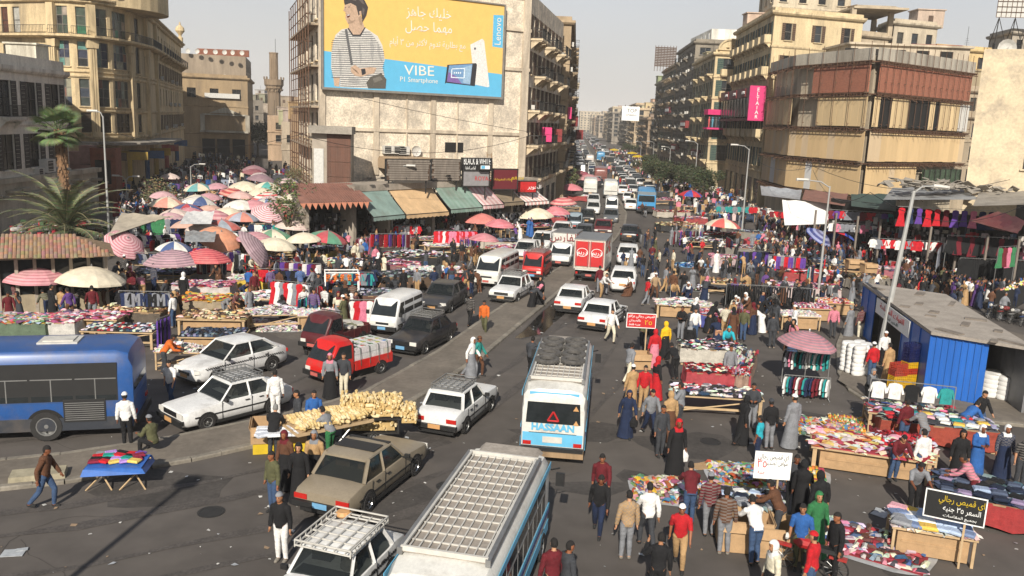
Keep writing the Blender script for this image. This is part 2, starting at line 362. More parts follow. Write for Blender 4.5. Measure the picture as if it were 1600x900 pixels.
def building(name,label,foot,top,spec,col=TAN,gz=4.2,n=5,cornice=True,roofbits=3,group=None,parapet=.9,base=0,cat='building',bands=True,shop=True,sgn=True):
 """foot: corners anticlockwise from above; spec: edge index -> dict(bay, w, h, kind, balc, ...)"""
 cx=sum(p[0]for p in foot)/len(foot);cy=sum(p[1]for p in foot)/len(foot)
 root=empty(name,(cx,cy,0),0,label,cat,group)
 wall=MB();N_=len(foot);st=(top-gz)/n
 for i in range(N_):
  A,B=Vector(foot[i]),Vector(foot[(i+1)%N_]);L=(B-A).length;rows=[]
  s=spec.get(i)
  if s:
   nb=max(1,round(L/s.get('bay',3)))
   if shop and s.get('shop',True):rows.append(dict(z=base+.1,n=max(1,round(L/5)),w=3.8,h=gz-1.2,kind='glass',frame='wf_dark',panes=[(.012,.012,.012),(.03,.02,.015),(.02,.03,.04)]))
   for k in range(n):
    q=dict(s);q.update(z=gz+st*k+(st-s['h'])*.45,n=nb)
    if 'balc' in s and callable(s['balc']):q['balc']=s['balc'](k,nb)
    if 'kinds' in s:q['kind']=s['kinds'][k%len(s['kinds'])]
    if k in s.get('skip',()):continue
    rows.append(q)
  facade(wall,root,A,B,base,top+parapet,rows,col)
 lp=[(p[0]-cx,p[1]-cy)for p in foot]
 wall.build('wall','plaster',root,color=col)
 rf=MB();rf.poly([(p[0],p[1],top)for p in lp]);
 inner=[(p[0]*.985,p[1]*.985)for p in lp]
 for i in range(N_):
  a,b_,c_,e=lp[i],lp[(i+1)%N_],inner[(i+1)%N_],inner[i]
  rf.poly([(*a,top+parapet),(*b_,top+parapet),(*c_,top+parapet),(*e,top+parapet)]);rf.poly([(*e,top+parapet),(*c_,top+parapet),(*c_,top),(*e,top)])
 rf.build('roof','roof_grey',root)
 if cornice or bands:
  t=MB()
  if cornice:trim_band(t,root,foot,top-.1,.5,.5,closed=True)
  if bands:
   for k in range(n):trim_band(t,root,foot,gz+st*k-.15,.28,.14,closed=True)
  t.build('cornice','stone_trim',root,color=tuple(c*1.05 for c in col))
 for k in range(roofbits):
  i=R.randrange(N_);px_,py_=R.uniform(.1,.75)*lp[i][0],R.uniform(.1,.75)*lp[i][1]
  if R.random()<.45:
   h=MB();sx,sy,sz=R.uniform(2.2,4.5),R.uniform(2.2,4),R.uniform(2,3.2)
   h.box((0,0,sz/2),(sx,sy,sz));h.box((0,0,sz+.08),(sx+.4,sy+.4,.16));h.box((0,-sy/2-.01,.95),(.8,.04,1.9),1)
   h.build('roof_hut',['plaster','shutter_brown'],root,loc=(px_,py_,top+.005),color=tuple(c*R.uniform(.8,1.15)for c in col))
  elif R.random()<.5:obj('satellite_dish',dish_mesh(),root,(px_,py_,top),R.uniform(-.5,.5),scale=1.6)
  else:
   h=MB();h.tube([(0,0,0),(0,0,R.uniform(2.5,5))],.035,4)
   for q in range(4):h.box((0,0,1.5+q*.3),(.9-q*.12,.03,.03))
   h.build('aerial','dark_metal',root,loc=(px_,py_,top))
 return root
# ================= ground, road, median =================
mat('asphalt',(.092,.080,.070),.9,.22,.11,dirt=.5,dcol=(.125,.108,.09),bump=.1,fine=.12)
mat('kerb',(.23,.205,.165),.9,.25,1.2,dirt=.6,dcol=(.09,.08,.065),fine=.1)
mat('pavement',(.17,.145,.115),.92,.22,.6,dirt=.5,dcol=(.085,.073,.06),bump=.3,fine=.1)
g=MB();
gx=[-4000,-900,-300,-120,-60,-30,0,30,60,120,300,900,4000];gy=[-200,0,15,30,50,80,120,200,400,900,2500,7000]
for a in range(len(gx)-1):
 for c in range(len(gy)-1):g.poly([(gx[a],gy[c],0),(gx[a+1],gy[c],0),(gx[a+1],gy[c+1],0),(gx[a],gy[c+1],0)])
g.build('ground','asphalt',kind='structure')
def strip(name,line,width,h,material,kerbmat='kerb',kw=.22,side=1):
 """raised strip along line (world xy); its kerb stones are separate children along the line side"""
 pts=[Vector(p)for p in line];off=[]
 for i,p in enumerate(pts):
  d=(pts[min(i+1,len(pts)-1)]-pts[max(i-1,0)]).normalized();off.append(Vector((-d.y,d.x))*side)
 wd=width if isinstance(width,list)else[width]*len(pts)
 b=MB();rings=[]
 for p,o,w_ in zip(pts,off,wd):
  a=p+o*kw;c=p+o*(w_-kw)
  rings.append([(a.x,a.y,-.02),(a.x,a.y,h-.012),(c.x,c.y,h-.012),(c.x,c.y,-.02)])
 b.ring(rings);s=b.build(name,material,kind='structure')
 # kerb stones on both edges
 for e in(0,1):
  q=[p+o*(0 if e==0 else w_-kw)for p,o,w_ in zip(pts,off,wd)];seg=[]
  for a,c in zip(q,q[1:]):
   n=max(1,round((c-a).length/1.0))
   for k in range(n):seg.append((a.lerp(c,k/n),a.lerp(c,(k+1)/n),off[q.index(a)]))
  rest=MB();cnt=0
  for a,c,o in seg:
   L=(c-a).length-.025;m=(a+c)/2+o*kw/2;an=atan2((c-a).y,(c-a).x)
   if cnt<110 and m.y<70:
    key=('kerb',round(L,1))
    if key not in _cache:
     kb=MB();kb.extr([(-kw/2,-.05),(kw/2,-.05),(kw/2,h),(-kw/2+.03,h),(-kw/2,h-.03)],0,-round(L,1)/2,round(L,1)/2);_cache[key]=kb.mesh('kerb_stone','kerb')
    obj('kerb_stone',_cache[key],s,(m.x,m.y,R.uniform(-.02,.012)),an+R.uniform(-.012,.012)+(0 if e==0 else pi),(.5,.5,.5));cnt+=1
   else:rest.box((m.x,m.y,h/2-.01),(L,kw,h),rz=an)
  if rest.v:rest.build('kerb_line','kerb',s,kind='stuff')
 return s
MED=[(-150,790),(0,768),(100,757),(300,722),(390,702),(545,665),(650,628),(755,560),(789,530),(853,477),(899,436),(940,400),(965,372),(978,350),(980,335),(965,306)]
medl=[G(*p)for p in MED]
wds=[2.3]*9+[2.3,2.1,1.8,1.3,1.2,1.2,1.2]
strip('median',medl,wds,.13,'pavement')
far=[Vector((7.1+.064*(y-0),y))for y in(140,200,300,500,900)]
strip('median',far,1.4,.13,'pavement')
# pavement round the blue kiosk, right
KP=[G(*p)for p in[(1330,478),(1306,540),(1308,585),(1325,612),(1370,640),(1480,655),(1600,668),(1750,682)]]
strip('pavement',KP,[2.2,2.2,2.2,2.4,3.6,3.6,3.6,3.6],.15,'pavement')
pv=MB();pv.poly([(*(G(1316,560)+Vector((.5,.2))),.143)]+[(*(G(*p)+Vector((0,1.2))),.143)for p in[(1325,612),(1370,640),(1480,655),(1600,668),(1750,682)]]+[(*G(1750,560),.143),(*G(1380,478),.143),(*(G(1330,478)+Vector((1,0))),.143)]);pv.build('pavement','pavement',kind='structure')
# painted lane dashes, scraps and worn patches on the road
def patch(px,py,rx,ry,col,name='road_patch',mi='pavement'):
 c=G(px,py);n=9;b=MB()
 b.poly([(c.x+rx*cos(2*pi*k/n)*R.uniform(.7,1.2),c.y+ry*sin(2*pi*k/n)*R.uniform(.7,1.2),.004)for k in range(n)])
 return b.build(name,mi,kind='structure')
mat('wet',(.02,.018,.016),.08,.3,1,dirt=0)
mat('damp',(.05,.045,.04),.5,.3,1)
def puddle(line,wd,m_,z):
 b=MB();P_=[G(*p)for p in line];rr=[]
 for i,p in enumerate(P_):
  d=(P_[min(i+1,len(P_)-1)]-P_[max(i-1,0)]).normalized();o=Vector((d.y,-d.x));w_=wd*sin(pi*(i+.4)/(len(P_)-.2))*R.uniform(.8,1.2)
  rr.append([(p.x,p.y,z),(p.x+o.x*w_,p.y+o.y*w_,z)])
 ids=[b.pts(r)for r in rr]
 for a,c in zip(ids,ids[1:]):b.face((a,a+1,c+1,c))
 b.build('puddle',m_,kind='structure')
pl=[(802,528),(815,518),(830,503),(845,488),(858,477),(872,466),(890,450)]
puddle(pl,2.6,'damp',.004);puddle([(p[0]+2,p[1])for p in pl[:6]],1.6,'wet',.008)
# litter
lit=[MB(),MB(),MB()]
mat('litter_white',(.55,.54,.5),.8,.15,5);mat('litter_brown',(.3,.21,.13),.8,.15,5);mat('litter_plastic',(.4,.42,.43),.35,.2,9)
for k in range(700):
 c=G(R.uniform(-20,1620),R.choice([R.uniform(470,899),R.uniform(400,700)]));s=R.choice([.015,.02,.03,.04,.06,.09]);a=R.uniform(0,6.3);i=R.choice([0,0,1,2])
 P4=[(c.x+cos(a+q)*s*R.uniform(.6,1.4),c.y+sin(a+q)*s*R.uniform(.6,1.4),.012+R.uniform(0,.03))for q in(0,1.6,3.1,4.6)]
 lit[i].poly(P4)
for b,m_,nm in zip(lit,('litter_white','litter_brown','litter_plastic'),('paper','cardboard','plastic')):
 b.build('litter',m_,kind='stuff',label='small scraps of %s litter scattered over the asphalt'%nm,cat='litter')
def bigscrap(px,py,w_,h_,a,m_,lab):
 c=G(px,py);b=MB();b.box((0,0,.02),(w_,h_,.015));b.box((w_*.3,h_*.35,.035),(w_*.5,h_*.4,.012),rz=.2)
 b.build('litter',m_,loc=(c.x,c.y,0),rz=a,label=lab,cat='litter')
bigscrap(1098,729,.75,.5,.3,'cardboard','flattened brown cardboard piece lying on open asphalt near the plastic ware mat')
bigscrap(21,865,.5,.35,.2,'litter_plastic','grey square plate lying on the road at the lower left')
bigscrap(1376,803,.5,.4,.8,'litter_plastic','crumpled clear plastic bag on the ground left of the man in grey')
bigscrap(1403,722,.4,.2,-.8,'litter_white','white paper scrap under the orange sweets table')
mat('patch_dark',(.06,.053,.047),.92,.3,.8,fine=.15);mat('patch_pale',(.115,.10,.085),.92,.25,.8,fine=.15)
for k in range(26):
 c=G(R.uniform(0,1500),R.uniform(500,900));n=9;rx,ry=R.uniform(.4,2.2),R.uniform(.3,1.4);b=MB();b.poly([(c.x+rx*cos(2*pi*q/n)*R.uniform(.6,1.2),c.y+ry*sin(2*pi*q/n)*R.uniform(.6,1.2),.0025+k*.0001)for q in range(n)]);b.build('road_patch',R.choice(['patch_dark','patch_dark','patch_pale']),kind='structure')
b=MB()
for k in range(16):
 p=G(R.uniform(0,1500),R.uniform(520,900));a=R.uniform(0,6.3)
 for q in range(14):a+=R.uniform(-.5,.5);e=p+Vector((cos(a),sin(a)))*R.uniform(.2,.5);w_=Vector((-sin(a),cos(a)))*.008;b.poly([(*(p-w_),.007),(*(e-w_),.007),(*(e+w_),.007),(*(p+w_),.007)]);p=e
b.build('road_cracks','patch_dark',kind='structure')
for px,py in((700,760),(1110,690),(330,800)):
 c=G(px,py);b=MB();b.lathe([(.36,0),(.36,.012),(.3,.016),(.29,.008)],20,(c.x,c.y,.001));b.build('manhole_cover','dark_metal',label='round iron manhole cover in the road, %s'%{700:'between the saloon and the foreground minibus',1110:'left of the robed man',330:'near the veiled trio'}[px],cat='manhole cover')
# ================= landmark buildings =================
def X(px,Y):return AT(px,200,Y).x
def XY(px,Y):return(X(px,Y),Y)
def Zat(px,py,Y):return AT(px,py,Y).z
ANYB=lambda k,nb:[i for i in range(nb)if R.random()<.45]
# --- building with the billboard
bA,bB=XY(499,75),XY(823,86);bC=(5.1,110);bD=(-19,116);bE=(-23.6,93)
ww=dict(bay=3.2,w=1.5,h=2.2,kind='shut',balc=lambda k,nb:[i for i in range(nb)if(i+k)%3!=0],ac=.3,solid=False,bd=1.2,shut='shutter_brown')
BT=21.6
rb=building('apartment_building','tall plaster apartment block whose blank stained wall carries the yellow and blue billboard',[bA,bB,bC,bD,bE],BT,{1:ww,4:dict(bay=3.5,w=2.0,h=2.4,kind='glass',frame='wf_dark',bd=1.4)},(.62,.50,.335),gz=4.4,n=5,cornice=False,bands=False,roofbits=5,parapet=1.2)
for c_ in rb.children:
 if c_.name.startswith('wall'):c_.data.materials[0]=mat('blotchy',(.70,.605,.47),.95,.3,.8,dirt=.85,dcol=(.34,.30,.25),bump=.6,fine=.2)
def wallframe(A,B,root=None,off=0):
 """Matrix: local x along A to B, local -y outwards, z up"""
 A=Vector(A[:2]);B=Vector(B[:2]);d=(B-A).normalized();a=atan2(d.y,d.x);n=Vector((d.y,-d.x));q=A+n*off
 o=root.location if root else Vector((0,0,0))
 return(q.x-o.x,q.y-o.y,0),a,(B-A).length
L0,a0,WL=wallframe(bA,bB,rb)
# pilasters and ledges on the blank wall
Lp=MB()
for t in(.0,.235,.375,.5,.62,.79,.965):Lp.box((WL*t+.25,-.07,13),(.5 if t not in(.375,.62)else .12,.14,15.2))
for z in(9.4,15.6,19.3):Lp.box((WL/2,-.09,z),(WL,.18,.3))
Lp.box((WL*.86,-.1,BT+.9),(WL*.28,.5,.35));Lp.box((WL*.975,-.12,11.5),(.75,.22,22.9))
Lp.build('wall_ribs','plaster',rb,loc=L0,rz=a0,color=(.58,.49,.37))
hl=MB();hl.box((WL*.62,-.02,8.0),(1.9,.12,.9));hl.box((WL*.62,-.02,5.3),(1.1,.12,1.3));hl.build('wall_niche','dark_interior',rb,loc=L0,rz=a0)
for u,z in((.30,7.3),(.345,7.3),(.37,7.25)):obj('air_conditioner',ac_mesh(),rb,(L0[0]+cos(a0)*WL*u,L0[1]+sin(a0)*WL*u,z),a0,scale=1.25)
obj('satellite_dish',dish_mesh(),rb,(L0[0]+cos(a0)*WL*.43,L0[1]+sin(a0)*WL*.43-.1,7.1),a0)
sb=MB();sb.box((WL*.42,-.9,6.5),(7.0,1.7,.9));sb.box((WL*.36,-.9,7.02),(4.2,1.9,.12));sb.build('wall_lean_to','plaster',rb,loc=L0,rz=a0,color=(.42,.31,.2))
L5,a5,w5=wallframe(bE,bA,rb,.9);cg=MB()
for k in range(9):cg.box((w5*k/8,0,12.5),(.09,.09,17));cg.box((w5*k/8,.45,4.4+k*2.1),(.07,.9,.07))
for k in range(17):cg.box((w5/2,0,4.6+k*1.03),(w5*R.uniform(.7,1),.06,.06))
for k in range(5):cg.box((w5/2,.45,4.3+k*3.45),(w5*.96,.95,.16),1)
cg.build('steel_balcony_cage',['rust','stone_trim'],rb,loc=L5,rz=a5,color=(.35,.28,.2))
ld=MB()
for s in(-.25,.25):ld.tube([(s,-.6,4.7),(s,-.1,7.6)],.04,5)
for k in range(9):z=4.95+k*.3;ld.box((0,-.6+.5*(z-4.7)/2.9,z),(.5,.05,.05))
ld.build('ladder','wood',loc=Vector((L0[0]+cos(a0)*WL*.80,L0[1]+sin(a0)*WL*.80,0))+rb.location,rz=a0,label='rough wooden ladder leaning on the stained wall right of the black and white sign',cat='ladder')
# --- billboard
def P_on(px,py):
 d=ray(px,py);n=Vector((sin(a0),-cos(a0)));A=Vector(bA)+n*.5
 t=(A.x*n.x+A.y*n.y)/(d.x*n.x+d.y*n.y);q=Vector((d.x*t,d.y*t))-A
 return q.x*cos(a0)+q.y*sin(a0),CAMH+d.z*t
BBQ=[P_on(505,138),P_on(783,150),P_on(789,8),P_on(503,-24)]
print('billboard',BBQ,WL)
zb0,zb1=(BBQ[0][1]+BBQ[1][1])/2,(BBQ[2][1]+BBQ[3][1])/2;ub0,ub1=BBQ[0][0],BBQ[1][0]
W_,H_=ub1-ub0,zb1-zb0
o_=Vector(bA)+Vector((sin(a0),-cos(a0)))*.5+Vector((cos(a0),sin(a0)))*ub0
bill=empty('billboard',(o_.x,o_.y,zb0),a0,'huge yellow and blue smartphone billboard with a laughing man, fixed high on the blank wall','billboard')
mat('ad_yellow',(.80,.52,.15),.55,.05,1.5);mat('ad_blue',(.12,.46,.70),.55,.05,1.5);mat('ad_white',(.80,.76,.66),.6,.04,2)
f=MB();f.box((W_/2,.12,H_/2),(W_-.01,.18,H_-.01));f.build('backing','metal',bill)
f=MB();bz=H_*.325
f.poly([(0,0,0),(W_,0,0),(W_,0,bz*.78),(0,0,bz*1.1)],1);f.poly([(0,0,bz*1.1),(W_,0,bz*.78),(W_,0,H_),(0,0,H_)],0);f.build('printed_sheet',['ad_yellow','ad_blue'],bill)
f=MB();f.box((W_/2,0,-.1),(W_+.3,.3,.2));f.box((W_/2,0,H_+.06),(W_+.3,.24,.12))
f.box((-.08,0,H_/2),(.16,.26,H_));f.box((W_+.08,0,H_/2),(.16,.26,H_));f.build('billboard_frame','wf_grey',bill)
f=MB()
for k in range(9):
 for z in(.4,H_*.5,H_-.4):f.box((W_*(k+.5)/9,.35,z),(.12,.32,.12))
f.build('bracket','rust',bill)
def ad(b,poly,lay,mi=0,col=None):
 pts=[]
 for x,y in poly:
  u,z=P_on(500+x/5.333,y/5.333);pts.append(((u-ub0),-.004*lay,z-zb0))
 b.poly(pts,mi,col)
man=MB();SK,SH,DK,HR=(.52,.36,.25),(.62,.60,.55),(.03,.03,.035),(.05,.042,.04)
body=[(230,235),(180,245),(130,290),(110,350),(95,430),(92,560),(110,640),(168,640),(165,725),(430,738),(540,680),(535,620),(520,560),(540,500),(520,380),(480,300),(420,260),(378,232),(330,300),(270,300)]
ad(man,[(110,640),(168,636),(160,722),(120,718)],1,0,SK)
ad(man,body,2,0,SH)
for k in range(26):
 y=262+k*18;xl=max(94,180-(y-262)*1.1)if y<420 else 96;xr=min(535,420+(y-262)*.7)
 if y>640:xl=168
 if y>640:xr=400
 ad(man,[(xl,y),((xl+xr)/2,y+5),(xr,y+2),(xr,y+8),((xl+xr)/2,y+11),(xl,y+6)],3,0,(.10,.10,.11))
ad(man,[(245,180),(235,240),(275,298),(335,296),(372,232),(345,150)],4,0,SK)
ad(man,[(228,238),(270,300),(340,300),(380,228),(372,225),(332,288),(276,288),(238,232)],5,0,DK)
ad(man,[(205,30),(200,80),(215,110),(210,150),(232,200),(275,190),(330,150),(360,80),(350,20),(260,-30),(215,-20)],5,0,SK)
ad(man,[(200,20),(205,42),(255,25),(300,50),(320,130),(345,110),(350,190),(385,130),(400,60),(370,0),(300,-60),(220,-60),(195,-20)],6,0,HR)
ad(man,[(222,122),(248,118),(250,138),(228,152)],6,0,(.10,.02,.02));ad(man,[(226,124),(246,121),(246,127),(227,131)],7,0,(.8,.8,.78))
ad(man,[(232,58),(252,54),(252,59),(233,63)],6,0,HR);ad(man,[(206,62),(216,58),(216,64),(206,68)],6,0,HR)
ad(man,[(232,48),(256,40),(256,44),(233,53)],6,0,HR)
ad(man,[(325,95),(342,90),(345,115),(330,125)],7,0,SK)
ad(man,[(205,245),(225,240),(275,540),(255,545)],7,0,(.12,.12,.12))
ad(man,[(255,560),(290,540),(330,570),(420,560),(470,565),(450,610),(390,625),(340,640),(290,630),(258,600)],8,0,SK)
ad(man,[(340,575),(375,572),(382,612),(350,628)],9,0,DK)
ad(man,[(420,640),(510,610),(552,660),(545,738),(400,736),(385,690)],8,0,(.10,.09,.075));ad(man,[(440,655),(500,635),(520,665),(450,690)],9,0,(.18,.165,.14))
SD,S2=(.36,.25,.17),(.46,.45,.42)
for q,c_ in(([(205,60),(192,88),(206,96),(214,86)],SK),([(240,150),(232,200),(275,190),(300,160),(262,176)],SD),([(318,150),(330,205),(350,215),(352,160),(338,130)],SD),([(252,60),(268,58),(272,100),(256,110)],(.47,.325,.22)),([(226,46),(236,40),(250,42),(250,50),(230,52)],SK),([(210,105),(222,112),(222,118),(210,114)],SD)):ad(man,q,8,0,c_)
for q in([(150,400),(176,430),(182,620),(170,636),(160,520)],[(430,300),(452,400),(440,520),(424,470),(418,360)],[(330,330),(350,470),(338,545),(322,420)],[(480,330),(500,430),(520,520),(498,500),(478,420)],[(240,640),(330,660),(330,700),(236,690)]):ad(man,q,2.5,0,S2)
for q in([(300,-40),(350,-10),(372,40),(350,30),(318,-10)],[(240,-30),(290,-20),(300,10),(262,0)],[(352,60),(372,80),(362,130),(350,110)]):ad(man,q,9,0,(.12,.10,.09))
for k in range(4):ad(man,[(262+k*12,566+k*9),(272+k*12,563+k*9),(296+k*9,588+k*8),(290+k*9,592+k*8)],9,0,SD)
man.build('printed_man','goods',bill)
ph=MB()
ad(ph,[(1040,700),(1060,540),(1300,526),(1308,540),(1290,718),(1050,690)],2,0,(.03,.03,.035));
ad(ph,[(1252,372),(1352,322),(1368,340),(1412,720),(1398,727),(1290,705)],1,0,(.72,.70,.66));ad(ph,[(1283,398),(1297,394),(1299,412),(1286,416)],2,0,(.05,.05,.06))
ad(ph,[(1056,680),(1076,545),(1270,533),(1250,706)],3,0,(.16,.30,.50));ad(ph,[(1056,680),(1070,600),(1140,640),(1180,698)],4,0,(.20,.12,.34));ad(ph,[(1200,560),(1266,540),(1250,700),(1190,690)],4,0,(.30,.45,.60))
for q in([(1100,570),(1200,566),(1200,574),(1100,578)],[(1090,640),(1195,646),(1195,654),(1090,648)],[(1094,578),(1102,578),(1098,642),(1090,640)],[(1200,566),(1208,566),(1204,650),(1196,650)]):ad(ph,q,5,0,(.7,.78,.82))
for k in range(4):ad(ph,[(1115+k*17,600),(1124+k*17,600),(1123+k*17,614),(1114+k*17,614)],5,0,(.8,.85,.85))
ad(ph,[(1446,124),(1530,128),(1522,400),(1436,388)],1,0,(.12,.46,.70))
ph.build('printed_phones','goods',bill)
def adtext(s,x0,x1,y,size,slope=None,m='ad_white',lay=6,rz=0):
 u0,z0=P_on(500+x0/5.333,y[0]/5.333);u1,z1=P_on(500+x1/5.333,y[1]/5.333)
 text(s,size,'lettering',m,bill,((u0+u1)/2-ub0,-.004*lay,(z0+z1)/2-zb0),(pi/2,-atan2(z1-z0,u1-u0),0),.002,width=abs(u1-u0))
AR=arabic
adtext(AR('خليك جاهز'),720,1095,(95,125),1.2)
adtext(AR('مهما حصل'),712,1100,(215,245),1.2)
adtext(AR('مع بطارية تدوم لأكثر من ٣ أيام'),580,1212,(345,385),.75)
adtext('VIBE',703,952,(588,598),1.25);adtext('P1 Smartphone',666,980,(660,678),.62)
u0,z0=P_on(500+1480/5.333,375/5.333);u1,z1=P_on(500+1488/5.333,150/5.333)
text('Lenovo',.95,'lettering','ad_white',bill,((u0+u1)/2-ub0,-.03,(z0+z1)/2-zb0),(pi/2,-pi/2,0),.002,width=abs(z1-z0))
# --- street sides, far buildings: left row (faces +x) and right row (faces -x)
def street_block(side,x0,y0,x1,y1,top,n,col,label,dep=16,s=None,**k):
 s=s or dict(bay=3.4,w=1.5,h=1.7,kind='shut',balc=ANYB,ac=.35,bd=1.1,shut=R.choice(['shutter_green','shutter_brown']))
 if side>0:foot=[(x0,y0),(x0+dep,y0+.5),(x1+dep,y1),(x1,y1)];sp={3:s,0:dict(s,bay=4.5,balc=None,shop=False)}
 else:foot=[(x0,y0),(x1,y1),(x1-dep,y1),(x0-dep,y0-.5)];sp={0:s,3:dict(s,bay=5,balc=None,shop=False)}
 return building('apartment_building',label,foot,top,sp,col,n=n,**k)
cols=[TAN,GREYB,BROWNB,(.48,.37,.24),(.35,.29,.22),(.5,.42,.3),(.33,.25,.17)]
street_block(-1,6.2,112,10.6,178,23,6,(.36,.27,.17),'soot stained balconied block on the left of the avenue just past the billboard building',roofbits=4)
g_='apartment blocks lining the far avenue'
OR=['first','second','third','fourth','fifth','sixth','seventh','eighth','ninth','tenth','eleventh','twelfth']
y,x=181,11
for i in range(8):
 L=R.uniform(40,70)*(1+i*.12);street_block(-1,x,y,x+.064*L,y+L,R.uniform(17,22),6,R.choice(cols),'%s tan balconied block from the camera in the hazy row left of the avenue'%OR[i],group=g_+', left side',s=dict(bay=5,w=2.2,h=1.7,kind='far',balc=ANYB,bd=1.3));x+=.064*L;y+=L+4
 # right side: named blocks
eltA,eltB=(34.6,122),(36.3,151)
cream=(.60,.48,.29)
rc=building('apartment_building','ornate cream corner building that carries the pink vertical shop sign',[(34.6,122.3),XY(1330,127),(55,151),(36.5,151)],26.6,{3:dict(bay=4.2,w=1.7,h=2.6,kind='shut',balc=lambda k,nb:[i for i in range(nb)if k in(1,3,4)],solid=True,bd=1.0),0:dict(bay=4.6,w=1.2,h=2.3,kind='shut',shut='shutter_brown',shop=False,skip=(0,1,2))},cream,gz=5.0,n=5,roofbits=4)
ra=building('apartment_building','cream building with a big arched top window and carved gable above the boutique',[(33.7,153),(39.3,153.6),(50,181),(35.7,181)],23.4,{0:dict(bay=5.6,w=2.6,h=2.7,kind='shut',shop=False,balc=lambda k,nb:[0]if k in(3,4)else[],solid=True),3:dict(bay=4.5,w=1.5,h=2.4,kind='shut',balc=lambda k,nb:[i for i in range(nb)if(i+k)%2],bd=1.1)},cream,gz=4.8,n=5,roofbits=2)
# arched gable on top of it
La,aa,wl=wallframe((33.7,153),(39.3,153.6),ra,.05);gb=MB();n=12
arc=[(wl/2+2.3*cos(pi*k/n),24.2+1.7*sin(pi*k/n))for k in range(n+1)]
gb.extr(arc,1,-.2,.5);arc2=[(wl/2+2.55*cos(pi*k/n),24.2+2.0*sin(pi*k/n))for k in range(n+1)]+[(wl/2+2.3*cos(pi*k/n),24.2+1.7*sin(pi*k/n))for k in range(n,-1,-1)]
for k in range(n):gb.extr([arc2[k],arc2[k+1],arc2[2*n-k],arc2[2*n+1-k]],1,-.4,.1)
for q in range(7):gb.lathe([(.05,0),(.35,.15),(.05,.3)],6,(wl/2+R.uniform(-1,1),-.25,24.4+R.uniform(0,.9)))
gb.build('gable','stone_trim',ra,loc=La,rz=aa,color=cream)
rg=street_block(1,35.9,182.5,37.7,212,28,8,(.24,.21,.165),'grey eight storey block with air conditioners under a white penthouse',s=dict(bay=3.2,w=2.3,h=1.5,kind='far',ac=.55,balc=lambda k,nb:[i for i in range(nb)if i%4==1],bd=1.1),dep=17)
pb=MB();pb.box((9,13,29.6),(11,22,3.2));
for k in range(5):pb.box((3.49,4.5+k*4,29.8),(.06,1.6,1.4),1)
pb.build('penthouse',['plaster','pane'],rg,loc=(35.9-rg.location.x,182.5-rg.location.y,0),color=(.72,.7,.62))
street_block(1,37.8,213.5,39.8,245,25.5,7,(.37,.28,.18),'tan balconied block behind the grey one, a steel hoarding on its roof')
street_block(1,39.9,246,41,264,23,7,(.3,.26,.2),'narrow shaded block at the end of the near right row')
hd=MB();hx,hy=X(1016,232),232;L_=X(1044,236)-hx
for k in range(12):hd.box((L_/2,0,26.6+k*.42),(L_,.06,.32))
for k in range(8):hd.box((L_*k/7,.12,28.5),(.12,.12,6.6),1)
hd.build('roof_hoarding',['shutter_brown','rust'],loc=(hx,hy,0),label='empty brown steel hoarding frame on a roof right of the avenue',cat='hoarding')
y,x=285,42.5
for i in range(12):
 L=R.uniform(28,50)*(1+i*.14);t=R.uniform(16,21)if i else 13;st_=R.choice([0,0,3])
 street_block(1,x+st_,y,x+st_+.064*L,y+L,t+(i>4)*R.uniform(0,3),5 if i==0 else 6,R.choice(cols),'%s tan block from the camera in the hazy row right of the avenue'%OR[i],group=g_+', right side',s=dict(bay=5,w=2.2,h=1.7,kind='far',balc=ANYB,bd=1.3),dep=22,roofbits=4);x+=.064*L;y+=L+(3 if i%3 else 12)
 # closing blocks at the far end
for i in range(9):
 yy=1150+i*50;xx=.064*yy-60+i*34;building('apartment_building','hazy slab closing the far end of the avenue, %s counted from the left'%OR[i],[(xx,yy),(xx+30,yy),(xx+30,yy+25),(xx,yy+25)],R.uniform(20,34),{0:dict(bay=5,w=2.2,h=1.8,kind='far')},R.choice(cols),n=7,group='far end slabs',bands=False,roofbits=2)
 # TOP sign
tq=AT(971,188,300);ts=empty('roof_sign',(tq.x,300,tq.z),0,'white square roof sign reading TOP with a phone number','sign')
b=MB();b.box((3,0,2.4),(6,.3,4.8));b.build('sign_board','text_white',ts)
b=MB();[b.box((x_,.5,-1),(.15,.15,7))for x_ in(.8,3,5.2)];[b.tube([(x_,-.1,4.8),(x_,-.7,5.2)],.12,5)for x_ in(1,3,5)];b.build('sign_posts','dark_metal',ts)
text('TOP',1.8,'lettering','black_plastic',ts,(3.4,-.17,3.3));text('27988501',.9,'lettering','black_plastic',ts,(3.3,-.17,1.8),width=3.8)
